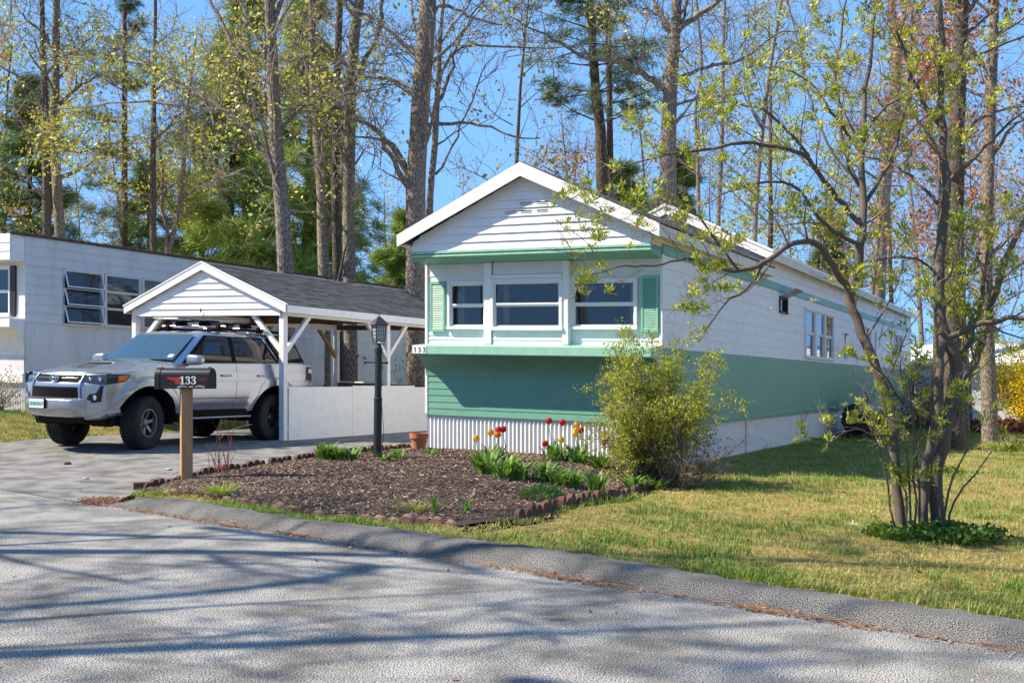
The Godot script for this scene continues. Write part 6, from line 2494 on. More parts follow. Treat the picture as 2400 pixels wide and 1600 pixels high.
	dress(ns, tips, {"twig_mesh": twig_spray(7, 0.25, 0.004, 4), "twigs": 0.6, "leaves": 1.4, "leaf_mesh": sprig(6, 0.04, 0.02, 0.06, 8), "leaf_spread": 0.1, "leaf_a": Color(0.26, 0.24, 0.05), "leaf_b": Color(0.30, 0.14, 0.06)}, r)
	# dandelions in the grass
	for e in [[1.35, -9.6, "yellow dandelion in the lawn near the kerb"], [1.05, -11.1, "yellow dandelion in the lawn beside the dark edging"], [2.0, -13.2, "yellow dandelion in the lawn before the shrub"]]:
		var dl := thing("dandelion", e[2], "flower", on_ground(e[0], e[1]), 0.0, "dandelions in the lawn")
		m = MB.new()
		m.tube([Vector3.ZERO, Vector3(0.005, 0.05, 0)], [0.003, 0.0025], 4, false)
		part("stem", m.mesh(), M.stem, dl)
		m = MB.new()
		m.colored = true
		m.tint = Color(0.85, 0.66, 0.02)
		for k in 14:
			var a := TAU * k / 14.0
			leaf_blade(m, Vector3(0.005, 0.05, 0), Vector3(cos(a), 0.35, sin(a)).normalized(), Vector3(-sin(a), 0, cos(a)), 0.022, 0.008)
		part("flower", m.mesh(), M.petal, dl)
	# the one fallen blossom on the lawn
	m = MB.new()
	m.colored = true
	m.tint = Color(0.75, 0.72, 0.70)
	for k in 9:
		var a := TAU * k / 9.0
		leaf_blade(m, Vector3(0, 0.05, 0), Vector3(cos(a), r.randf_range(-0.3, 0.3), sin(a)).normalized(), Vector3(-sin(a), 0, cos(a)), 0.07, 0.018)
	solo("fallen_blossom", m.mesh(), M.petal, "white starry blossom lying on the lawn near the magnolia", "blossom", on_ground(3.28, -10.4, 0.02))

func front_shrubs() -> void:
	var r := rng(66)
	var s := thing("spring_shrub", "tall loose shrub with yellow green leaves at the home's right front corner", "shrub", on_ground(1.85, -14.95, 0.02))
	var m := MB.new()
	var tips := []
	for k in 72:
		var a := r.randf() * TAU
		var open := r.randf_range(0.05, 0.95)
		var d := Vector3(cos(a) * open, 1.0, sin(a) * open).normalized()
		var p := Vector3(r.randfn() * 0.10, -0.05, r.randfn() * 0.10)
		var l := r.randf_range(0.9, 2.2) * (1.0 - 0.2 * open)
		var pts := [p]
		var rs := [0.011]
		for q in 6:
			d = (d + Vector3(r.randfn(), r.randfn() * 0.3 + 0.05, r.randfn()) * 0.12).normalized()
			p += d * l / 6
			pts.append(p)
			rs.append(0.011 * (1.0 - q / 6.5))
			if q > 0:
				for j in 2:
					var e := (d + Vector3(r.randfn(), r.randfn() + 0.2, r.randfn()) * 0.6).normalized()
					var e1 := p + e * r.randf_range(0.12, 0.3)
					m.tube([p, e1], [0.004, 0.0018], 3, false)
					tips.append([e1, e, 0.2])
			if q > 1: tips.append([p, d, 0.2])
		m.tube(pts, rs, 4, false)
	part("stems", m.mesh(), M.bark_smooth, s)
	dress(s, tips, {"twig_mesh": twig_spray(17, 0.22, 0.003, 5), "twigs": 0.55, "leaves": 6.5, "leaf_mesh": sprig(8, 0.044, 0.018, 0.05, 18), "clump": -0.25, "clump_size": 2.2, "leaf_spread": 0.06, "leaf_a": Color(0.26, 0.32, 0.035), "leaf_b": Color(0.44, 0.46, 0.06)}, r)
	# reddish low shrub in front of it
	var b := thing("reddish_shrub", "low brown and reddish twiggy shrub under the tall loose one", "shrub", on_ground(2.25, -14.6, 0.0))
	m = MB.new()
	tips = []
	for k in 60:
		var a := r.randf() * TAU
		var open := r.randf_range(0.3, 1.3)
		var d := Vector3(cos(a) * open + 0.25, 0.8, sin(a) * open).normalized()
		var p := Vector3(r.randfn() * 0.12, -0.05, r.randfn() * 0.12)
		var l := r.randf_range(0.4, 0.95)
		if k < 6:
			d = Vector3(0.8, 0.75, r.randfn() * 0.15).normalized()
			l = r.randf_range(1.0, 1.35)
		var pts := [p]
		var rs := [0.007]
		for q in 5:
			d = (d + Vector3(r.randfn(), r.randfn() * 0.4, r.randfn()) * 0.16).normalized()
			p += d * l / 5
			pts.append(p)
			rs.append(0.007 * (1.0 - q / 5.5))
			if q > 0: tips.append([p, d, 0.15])
		m.tube(pts, rs, 4, false)
	part("stems", m.mesh(), M.twig, b)
	dress(b, tips, {"twig_mesh": twig_spray(27, 0.2, 0.003, 5), "twigs": 1.0, "leaves": 1.1, "leaf_mesh": sprig(6, 0.028, 0.013, 0.04, 28), "leaf_spread": 0.06, "leaf_a": Color(0.24, 0.20, 0.04), "leaf_b": Color(0.28, 0.08, 0.035)}, r)
	# forsythia far right
	var f := thing("forsythia", "forsythia bush in full yellow bloom at the right edge", "shrub", on_ground(16.7, -34.0))
	m = MB.new()
	tips = []
	for k in 90:
		var a := r.randf() * TAU
		var open := r.randf_range(0.2, 1.0)
		var d := Vector3(cos(a) * open, 1.0, sin(a) * open).normalized()
		var p := Vector3(r.randfn() * 0.3, 0, r.randfn() * 0.3)
		var l := r.randf_range(1.4, 3.0)
		var pts := [p]
		var rs := [0.015]
		for q in 7:
			d = (d + Vector3(r.randfn(), -0.25 + r.randfn() * 0.3, r.randfn()) * 0.14).normalized()
			p += d * l / 7
			pts.append(p)
			rs.append(0.015 * (1.0 - q / 7.5))
			if q > 1:
				for j in 3: tips.append([p + Vector3(r.randfn(), r.randfn(), r.randfn()) * 0.14, d, 0.2])
		m.tube(pts, rs, 3, false)
	part("stems", m.mesh(), M.twig, f)
	dress(f, tips, {"twigs": 0.0, "leaves": 3.0, "leaf_mesh": cheap_sprig(9, 0.07, 0.12, 38), "leaf_spread": 0.14, "leaf_a": Color(0.72, 0.52, 0.01), "leaf_b": Color(0.88, 0.70, 0.03)}, r)
	# brown leaf heap under it
	var heap := thing("leaf_heap", "brown heap of old leaves under the forsythia", "leaf heap", on_ground(14.6, -32.5))
	var where := []
	var cols := []
	for i in 900:
		var a := r.randf() * TAU
		var q := sqrt(r.randf())
		where.append(Transform3D(facing(Vector3(r.randfn(), 1.0, r.randfn()), r.randf() * TAU, r.randf_range(0.8, 1.8)), Vector3(cos(a) * q * 2.2, (1.0 - q) * 0.45 * r.randf(), sin(a) * q * 1.0)))
		cols.append(Color(0.20, 0.07, 0.03) * r.randf_range(0.5, 1.5))
	copies("leaves", cheap_sprig(5, 0.09, 0.08, 39), M.leaf, where, cols, heap).set_meta("kind", "stuff")

func magnolia() -> void:
	var r := rng(88)
	var base := Vector3(3.85, 0, -10.35)
	base.y = gy(base.x, base.z)
	var t := thing("magnolia", "many-stemmed magnolia coming into leaf on the right lawn", "tree", base)
	var stems := MB.new()
	var branches := MB.new()
	var tips := []
	var o := {"per_m": [6.5, 3.6], "from": [0.15, 0.12], "forward": [0.9, 0.7], "rise": [0.45, 0.35], "len": [0.36, 1.05], "rad": [0.008, 0.014], "crook": 0.16, "curl": [0.06, 0.05], "mid_tips": 0.45}
	for i in MAGNOLIA.size():
		var sp := split_path(MAGNOLIA[i])
		if sp[0][0].y < base.y + 0.4:
			sp[0].push_front(Vector3(sp[0][0].x, gy(sp[0][0].x, sp[0][0].z) - 0.1, sp[0][0].z))
			sp[1].push_front(sp[1][0] * 1.2)
		for k in sp[0].size():
			sp[0][k] -= base
			sp[1][k] *= 0.75
		var sm := smooth_path(sp[0], sp[1], 3)
		sm[0] = crook_path(sm[0], r, 0.010)
		stems.tube(sm[0], sm[1], 9 if sm[1][0] > 0.04 else 6)
		var big: bool = sm[1][0] > 0.05
		var oo := o.duplicate()
		if big:
			oo["from"] = [0.15, 0.33]
			oo["per_m"] = [5.0, 1.7]
		elif sm[1][0] < 0.02:
			oo["per_m"] = [5.0, 1.5]
			oo["len"] = [0.22, 0.4]
			oo["from"] = [0.1, 0.4]
		sprout(branches, r, sm[0], sm[1], oo, 1, tips)
	part("stems", stems.mesh(), M.bark_smooth, t)
	part("branches", branches.mesh(), M.twig_pale, t).set_meta("kind", "stuff")
	dress(t, tips, {"twig_mesh": twig_spray(47, 0.22, 0.004, 4), "twigs": 0.9, "leaves": 2.8, "leaf_mesh": sprig(9, 0.050, 0.017, 0.020, 48, 0.6), "clump": -0.3, "clump_size": 1.2, "leaf_spread": 0.025, "leaf_a": Color(0.34, 0.41, 0.03), "leaf_b": Color(0.56, 0.58, 0.09)}, r)
	# the few white blossoms
	for e in [[3.05, 4.35, -10.5], [3.4, 2.42, -10.2], [2.76, 2.0, -9.9], [3.6, 2.28, -10.4], [3.1, 3.0, -10.2], [2.3, 1.9, -9.7], [3.25, 2.65, -10.1]]:
		var m := MB.new()
		m.colored = true
		for k in 10:
			var a := TAU * k / 10.0 + r.randf() * 0.3
			m.tint = Color(0.80, 0.74, 0.66) * r.randf_range(0.8, 1.05)
			leaf_blade(m, Vector3.ZERO, Vector3(cos(a), r.randf_range(-0.6, 0.6), sin(a)).normalized(), Vector3(-sin(a), 0.2, cos(a)).normalized(), r.randf_range(0.05, 0.075), 0.018, 0.5)
		part("blossom", m.mesh(), M.petal, t, Vector3(e[0], e[1], e[2]) - base)

# ---------------------------------------------------------------- trees
var kit := {}

func near_trees() -> void:
	kit.twig = twig_spray(1, 1.15, 0.015, 6)
	kit.twig_b = twig_spray(2, 1.6, 0.02, 6)
	kit.leaf = cheap_sprig(12, 0.15, 0.32, 3)
	kit.bud = cheap_sprig(12, 0.10, 0.26, 4)
	kit.needle = needle_tuft(5, 40, 0.22, 0.008)
	var trunk_o := {"per_m": [1.8, 0.9, 0.45], "from": [0.2, 0.2, 0.38], "forward": [0.8, 0.7, 0.25], "rise": [0.3, 0.25, 0.45], "len": [0.9, 1.5, 3.2], "rad": [0.016, 0.036, 0.075], "crook": 0.14, "curl": [0.05, 0.05, 0.06]}
	var limb_o := {"per_m": [1.8, 1.1], "from": [0.2, 0.1], "forward": [0.8, 0.7], "rise": [0.2, 0.12], "len": [0.8, 1.7], "rad": [0.015, 0.028], "crook": 0.13, "curl": [0.05, 0.04]}
	var green_a := Color(0.42, 0.44, 0.06)
	var green_b := Color(0.62, 0.58, 0.12)
	var std := func(leaves: float, a: Color, b: Color, tk := {}) -> Dictionary:
		var d := {"trunk": trunk_o.duplicate(), "limb": limb_o, "twig_mesh": kit.twig, "twigs": 0.5, "leaf_mesh": kit.bud, "leaves": leaves * 2.0, "clump": 0.05, "leaf_spread": 0.3, "leaf_a": a, "leaf_b": b, "limb_bark": M.bark}
		d.trunk.merge(tk, true)
		return d
	var grp := "tall trees standing behind the homes"
	named_tree("tall_tree", "big_beech", "thickest grey trunk standing at the green home's left corner", grp, M.bark, std.call(0.35, green_a, green_b, {"from": [0.2, 0.2, 0.5], "per_m": [1.8, 0.8, 0.35]}), 11)
	named_tree("slim_tree", "companion", "slim grey tree close against the thickest trunk", grp, M.bark, std.call(0.4, green_a, green_b), 12)
	named_tree("tall_tree", "arching", "tall grey tree with long limbs arching left over the carport", grp, M.bark, std.call(0.9, green_a, green_b, {"from": [0.2, 0.2, 0.45]}), 13)
	named_tree("tall_tree", "grey_pair", "straight grey tree right behind the carport, right of a dark one", grp, M.bark, std.call(0.5, green_a, green_b, {"from": [0.2, 0.2, 0.45]}), 14)
	named_tree("tall_tree", "dark_pole", "dark straight tree behind the carport beside a grey one", grp, M.bark_dark, std.call(0.3, green_a, green_b, {"from": [0.2, 0.2, 0.4]}), 15)
	named_tree("tall_tree", "forked", "forked grey tree left of the dark one behind the carport", grp, M.bark, std.call(0.4, green_a, green_b, {"from": [0.2, 0.2, 0.4]}), 16)
	named_tree("tall_tree", "left_a", "left trunk of the pair above the neighbour's flat roof", grp, M.bark_dark, std.call(2.0, green_a, Color(0.42, 0.13, 0.05)), 17)
	named_tree("tall_tree", "left_b", "right, thicker trunk of the pair above the neighbour's flat roof", grp, M.bark, std.call(2.8, green_a, green_b), 18)
	named_tree("slim_tree", "left_lean", "slim leaning forked tree above the neighbour's roof", grp, M.bark, std.call(1.8, green_a, green_b), 19)
	named_tree("slim_tree", "left_straight", "slim straight tree left of the leaning forked one", grp, M.bark_dark, std.call(2.6, green_a, green_b), 20)
	named_tree("tall_tree", "right_big", "broad tree with spreading limbs above the green home's roof", grp, M.bark, std.call(0.5, green_a, green_b, {"from": [0.2, 0.2, 0.4]}), 21)
	named_tree("slim_tree", "thin_a", "thin wavy trunk just right of the broad tree", grp, M.bark, std.call(0.3, green_a, green_b), 22)
	named_tree("slim_tree", "thin_b", "thin straight trunk over the rear white roof", grp, M.bark, std.call(0.3, green_a, green_b), 23)
	named_tree("slim_tree", "thin_c", "thin trunk leaning right over the rear white roof", grp, M.bark, std.call(0.3, green_a, green_b), 24)
	named_tree("tall_tree", "right_tall", "tall leaning trunk behind the far end of the green home", grp, M.bark, std.call(1.6, Color(0.42, 0.15, 0.05), green_b), 25)
	named_tree("tall_tree", "right_dark", "thick dark trunk directly behind the magnolia", grp, M.bark_dark, std.call(2.6, Color(0.46, 0.17, 0.05), Color(0.40, 0.20, 0.06), {"from": [0.2, 0.2, 0.45]}), 26)
	named_tree("tall_tree", "right_light", "lighter trunk right of the thick dark one behind the magnolia", grp, M.bark, std.call(3.2, Color(0.48, 0.18, 0.05), Color(0.42, 0.20, 0.06), {"from": [0.2, 0.2, 0.42]}), 27)
	# pines that can be told apart
	var po := {"trunk": {"per_m": [], "from": []}}
	for e in [["pine_a", "thicker dark pine trunk above the gable of the green home", 0.5, 31], ["pine_b", "slimmer dark pine trunk beside the thicker one above the gable", 0.55, 32], ["pine_c", "dark slender pine above the middle of the neighbour's roof", 0.3, 33]]:
		var sp := split_path(TREE_PATHS[e[0]][0])
		var b := Vector3(sp[0][0].x, 0, sp[0][0].z)
		b.y = gy(b.x, b.z)
		sp[0].push_front(Vector3(b.x, b.y - 0.2, b.z))
		sp[1].push_front(sp[1][0] * 1.2)
		for k in sp[0].size():
			sp[0][k] -= b
			sp[1][k] *= 0.85
		pine(b, sp, e[2], 2.6, 3.2, Color(0.055, 0.10, 0.035), Color(0.11, 0.17, 0.05), e[1], grp, e[3], 0.55)
	# trees across the drive, out of the picture on the left, whose shadows lie on the street
	var shade := [
		[-10.6, -7.5, 15.0, "large bare tree on the verge left of the driveway", [[-10.65, 9.9, -7.6], [-10.7, 9.6, -7.0], [-10.85, 8.9, -6.4], [-10.95, 8.0, -5.9], [-11.2, 7.2, -5.2]]],
		[-13.0, -9.3, 15.0, "large bare tree beside the neighbour's drive on the left", [[-13.0, 10.5, -9.3], [-12.6, 11.2, -8.6], [-12.2, 11.8, -7.9], [-11.9, 12.1, -7.2]]],
		[-9.2, -4.6, 13.0, "bare tree nearest the street on the left", [[-9.2, 9.5, -4.6], [-9.4, 10.2, -4.3], [-9.6, 10.8, -3.9]]]]
	for i in 3:
		var e: Array = shade[i]
		bare_tree(Vector3(e[0], gy(e[0], e[1]), e[1]), e[2], 0.19, e[3], "shade trees on the left verge", 500 + i, e[4])

func bare_tree(at: Vector3, tall: float, r0: float, label: String, group: String, sd: int, big: Array) -> void:
	var r := rng(sd)
	var t := thing("shade_tree", label, "tree", at, 0.0, group)
	var p := Vector3(0, -0.2, 0)
	var d := Vector3.UP
	var pts := []
	var rs := []
	for i in 12:
		pts.append(p)
		rs.append(r0 * (1.0 - i / 12.5))
		d = (d + Vector3(r.randfn(), 0.2, r.randfn()) * 0.06).normalized()
		p += d * tall / 11
	var trunk := MB.new()
	trunk.tube(pts, rs, 9)
	part("trunk", trunk.mesh(), M.bark, t)
	var tips := []
	var m := MB.new()
	var lp := []
	var lr := []
	for k in big.size():
		lp.append(Vector3(big[k][0], big[k][1], big[k][2]) - at)
		lr.append(0.10 - 0.016 * k)
	var lsm := smooth_path(lp, lr, 3)
	m.tube(lsm[0], lsm[1], 7)
	sprout(m, r, pts, rs, {"per_m": [1.4, 0.85, 0.7], "from": [0.2, 0.15, 0.28], "forward": [0.8, 0.7, 0.35], "rise": [0.3, 0.25, 0.35], "len": [0.9, 2.0, 4.6], "rad": [0.014, 0.03, 0.065], "crook": 0.12, "curl": [0.04, 0.03, 0.05]}, 2, tips)
	part("limbs", m.mesh(), M.bark, t).set_meta("kind", "stuff")
	dress(t, tips, {"twig_mesh": kit.twig, "twigs": 0.5, "leaf_mesh": kit.bud, "leaves": 0.2, "leaf_spread": 0.4, "leaf_a": Color(0.3, 0.3, 0.05), "leaf_b": Color(0.42, 0.38, 0.09)}, r)

func pine(b: Vector3, sp: Array, from: float, reach: float, gap: float, ca: Color, cb: Color, label: String, group: String, sd: int, dens := 1.0, tuft_size := 1.0) -> Node3D:
	var r := rng(sd)
	var t := thing("pine_tree", label, "pine tree", b, 0.0, group)
	var trunk := MB.new()
	trunk.tube(sp[0], sp[1], 9)
	part("trunk", trunk.mesh(), M.bark_pine, t)
	var m := MB.new()
	var where := []
	var cols := []
	var total: float = sp[0][sp[0].size() - 1].y
	var y := total * from
	while y < total:
		var q := (y - total * from) / (total * (1.0 - from))
		var mid := Vector3.ZERO
		for i in sp[0].size() - 1:
			if y >= sp[0][i].y and y <= sp[0][i + 1].y:
				mid = (sp[0][i] as Vector3).lerp(sp[0][i + 1], (y - sp[0][i].y) / (sp[0][i + 1].y - sp[0][i].y))
		var n := r.randi_range(3, 5)
		for k in n:
			if r.randf() > dens + 0.25: continue
			var a := r.randf() * TAU
			var l := reach * (1.05 - 0.92 * q) * r.randf_range(0.5, 1.15)
			var d := Vector3(cos(a), r.randf_range(-0.08, 0.35), sin(a)).normalized()
			var p := mid
			var pts := [p]
			var rs := [0.035 * (1.1 - 0.6 * q)]
			for s in 5:
				d = (d + Vector3(r.randfn() * 0.08, 0.05 + r.randfn() * 0.05, r.randfn() * 0.08)).normalized()
				p += d * l / 5
				pts.append(p)
				rs.append(0.03 * (1.0 - (s + 1) / 5.5))
				if s > 0:
					var want := int(5 * dens + r.randf())
					for j in want:
						var sd2 := d.cross(Vector3.UP).normalized() * r.randf_range(-1, 1) * l * 0.22
						var w := p + sd2 + Vector3(r.randfn() * 0.1, r.randfn() * 0.08, r.randfn() * 0.1)
						where.append(Transform3D(facing((Vector3.UP * 0.6 + d * 0.5 + sd2).normalized(), r.randf() * TAU, r.randf_range(0.8, 1.5) * tuft_size), w))
						cols.append(ca.lerp(cb, r.randf()) * r.randf_range(0.75, 1.2))
						if j == 0: m.tube([p, w], [0.012, 0.005], 3, false)
			m.tube(pts, rs, 4, false)
		y += gap * r.randf_range(0.22, 0.4)
	part("limbs", m.mesh(), M.bark_pine, t).set_meta("kind", "stuff")
	copies("needles", kit.needle, M.needle, where, cols, t).set_meta("kind", "stuff")
	return t

func straight(tall: float, r0: float, r: RandomNumberGenerator) -> Array:
	var p := Vector3(0, -0.3, 0)
	var pts := []
	var rs := []
	var d := Vector3(r.randfn() * 0.02, 1, r.randfn() * 0.02).normalized()
	for i in 9:
		pts.append(p)
		rs.append(r0 * (1.0 - i / 9.5))
		d = (d + Vector3(r.randfn(), 0.3, r.randfn()) * 0.03).normalized()
		p += d * (tall + 0.3) / 8
	return [pts, rs]

func woods() -> void:
	var r := rng(777)
	# green pines in the gaps
	var spots := [
		[-10.6, -40.0, 15.0, 0.12, 3.4, 1], [-8.6, -43.0, 17.0, 0.12, 3.6, 1], [-12.6, -45.5, 9.0, 0.12, 3.0, 1], [-7.2, -39.5, 9.0, 0.08, 2.6, 1],
		[-14.2, -42.0, 8.5, 0.15, 2.8, 0], [-20.5, -46.0, 13.0, 0.2, 3.2, 0],
		[-5.0, -48.0, 8.0, 0.1, 2.6, 1], [3.9, -43.0, 9.5, 0.15, 2.6, 0], [6.2, -46.0, 11.0, 0.2, 2.8, 0], [1.9, -50.0, 9.0, 0.2, 2.4, 0], [17.0, -56.0, 10.0, 0.2, 2.8, 0],
	]
	for i in spots.size():
		var e: Array = spots[i]
		var bright: bool = e[5] == 1
		var where_at := "behind the neighbour's home" if e[0] < -6.5 else "behind the green home"
		pine(Vector3(e[0], gy(e[0], e[1]), e[1]), straight(e[2], 0.13 + e[2] * 0.006, r), e[3], e[4], 1.6, Color(0.20, 0.31, 0.05) if bright else Color(0.08, 0.15, 0.04), Color(0.38, 0.47, 0.09) if bright else Color(0.18, 0.27, 0.06),
			"%s pine %s, %s of the background pines counted from the left" % ["bright green" if bright else "dark green", where_at, nth(1 + spots.filter(func(q): return q[0] / q[1] > e[0] / e[1]).size())], "background pines", 600 + i, 0.85 if bright else 0.6, 1.5)
	# bare and budding trees farther back: four kinds, copied
	var kinds := []
	for k in 4:
		var o := {"per_m": [1.6, 0.9, 0.75], "from": [0.2, 0.2, 0.3], "forward": [0.8, 0.7, 0.5], "rise": [0.3, 0.3, 0.6], "len": [0.8, 1.4, 2.6], "rad": [0.012, 0.028, 0.06], "crook": 0.13, "curl": [0.05, 0.05, 0.07]}
		var st := straight(14.0 + k, 0.13 + 0.02 * k, r)
		var t := Node3D.new()
		var trunk := MB.new()
		trunk.tube(st[0], st[1], 7)
		part("trunk", trunk.mesh(), [M.bark, M.bark_dark, M.bark, M.bark_dark][k], t)
		var m := MB.new()
		var tips := []
		sprout(m, r, st[0], st[1], o, 2, tips)
		part("limbs", m.mesh(), M.twig, t).set_meta("kind", "stuff")
		var la: Color = [Color(0.34, 0.32, 0.06), Color(0.30, 0.26, 0.07), Color(0.50, 0.19, 0.05), Color(0.34, 0.36, 0.06)][k]
		var lb: Color = [Color(0.46, 0.42, 0.10), Color(0.40, 0.30, 0.10), Color(0.42, 0.11, 0.05), Color(0.50, 0.50, 0.11)][k]
		dress(t, tips, {"twig_mesh": kit.twig_b, "twigs": 0.4, "leaf_mesh": kit.leaf, "leaves": [2.2, 0.8, 2.0, 3.0][k], "clump": 0.05, "leaf_spread": 0.4, "leaf_a": la, "leaf_b": lb}, r)
		kinds.append(t)
	var list := []
	for i in 34:
		var z := -r.randf_range(46.0, 82.0)
		var x: float = (-0.50 + (i + r.randf_range(0.1, 0.9)) / 34.0) * -z * 1.02
		var kind := r.randi() % 4
		if x / -z > 0.3 and r.randf() < 0.45: kind = 2
		list.append([x, z, kind, r.randf_range(0.75, 1.2), r.randf() * TAU])
	for e in [[13.2, -31.5, 0.8], [15.6, -37.0, 0.9], [12.2, -37.5, 0.75], [11.3, -29.0, 0.6]]: list.append([e[0], e[1], 2, e[2], r.randf() * TAU])
	list.sort_custom(func(a, b): return a[0] / -a[1] < b[0] / -b[1])
	for i in list.size():
		var e: Array = list[i]
		var t: Node3D = kinds[e[2]].duplicate()
		t.name = numbered("woodland_tree")
		add_child(t)
		t.transform = Transform3D(Basis(Vector3.UP, e[4]) * Basis.from_scale(Vector3.ONE * e[3]), Vector3(e[0], gy(e[0], e[1]), e[1]))
		tag(t, "%s woodland tree far behind the homes, %s counted from the left" % [["budding yellow green", "bare grey", "reddish budding", "leafing pale green"][e[2]], nth(i + 1)], "tree", "woodland trees in the far background")
	# the wood goes on round the place, outside the picture: it fills the low sky and shows in the windows
	var around := []
	for i in 62:
		if i < 24: around.append([r.randf_range(15.0, 34.0), r.randf_range(-26.0, 6.0), "right"])
		elif i < 52: around.append([r.randf_range(-22.0, 26.0), r.randf_range(8.0, 24.0), "street"])
		else: around.append([r.randf_range(-48.0, -32.0), r.randf_range(-40.0, 12.0), "left"])
	var counts := {"right": 0, "street": 0, "left": 0}
	for e in around:
		if e[2] == "right" and e[0] < -e[1] * 0.52 + 2.0: e[0] = -e[1] * 0.52 + r.randf_range(2.0, 14.0)
		counts[e[2]] += 1
		var kind := r.randi() % 4
		var t: Node3D = kinds[kind].duplicate()
		t.name = numbered("woodland_tree")
		add_child(t)
		t.transform = Transform3D(Basis(Vector3.UP, r.randf() * TAU) * Basis.from_scale(Vector3.ONE * r.randf_range(0.8, 1.15)), Vector3(e[0], gy(e[0], e[1]), e[1]))
		var spot: String = {"right": "beyond the right edge of the lawn", "street": "across the street behind the viewer", "left": "beyond the homes on the far left"}[e[2]]
		tag(t, "%s tree %s, %s there" % [["budding yellow green", "bare grey", "reddish budding", "leafing pale green"][kind], spot, nth(counts[e[2]])], "tree", "woodland trees round the place")
	for t in kinds: t.free()
	# understorey
	var bush_mesh := cheap_sprig(10, 0.10, 0.30, 71)
	var bushes := [[-18.5, -37.0, 2.6, 0], [-16.0, -37.5, 2.2, 0], [-13.2, -37.0, 2.0, 0], [-10.2, -36.0, 1.8, 2], [-7.6, -36.0, 2.2, 1], [-5.6, -34.5, 2.0, 1], [-3.4, -36.0, 3.0, 2], [-1.0, -36.5, 2.4, 2], [12.5, -50.0, 3.2, 1], [16.0, -52.0, 3.6, 2], [20.5, -54.0, 3.4, 2], [24.0, -50.0, 3.6, 1], [21.5, -44.0, 2.6, 2], [14.2, -42.5, 2.4, 1], [12.6, -33.0, 1.4, 1]]
	for i in bushes.size():
		var e: Array = bushes[i]
		var col: Array = [[Color(0.26, 0.09, 0.04), Color(0.36, 0.17, 0.06), "russet"], [Color(0.16, 0.22, 0.04), Color(0.30, 0.34, 0.07), "green"], [Color(0.30, 0.28, 0.06), Color(0.40, 0.36, 0.12), "yellowish"]][e[3]]
		var b := thing("understorey_bush", "%s bush low at the wood's edge, %s of the bushes counted from the left" % [col[2], nth(i + 1)], "bush", on_ground(e[0], e[1]), 0.0, "bushes at the wood's edge")
		var m := MB.new()
		var tips := []
		for k in 22:
			var d := Vector3(r.randfn() * 0.6, 1.0, r.randfn() * 0.6).normalized()
			var p := Vector3(r.randfn() * 0.25, -0.1, r.randfn() * 0.25)
			var l: float = e[2] * r.randf_range(0.5, 1.15)
			var pts := [p]
			var rs := [0.02]
			for s in 5:
				d = (d + Vector3(r.randfn(), 0.1, r.randfn()) * 0.2).normalized()
				p += d * l / 5
				pts.append(p)
				rs.append(0.02 * (1.0 - s / 5.5))
				if s > 0:
					for j in 2: tips.append([p + Vector3(r.randfn(), r.randfn() * 0.5, r.randfn()) * 0.2, d, 0.4])
			m.tube(pts, rs, 3, false)
		part("stems", m.mesh(), M.twig, b)
		dress(b, tips, {"twig_mesh": kit.twig, "twigs": 0.5, "twig_size": 0.7, "leaf_mesh": bush_mesh, "leaves": 1.3, "leaf_spread": 0.3, "leaf_a": col[0], "leaf_b": col[1]}, r)

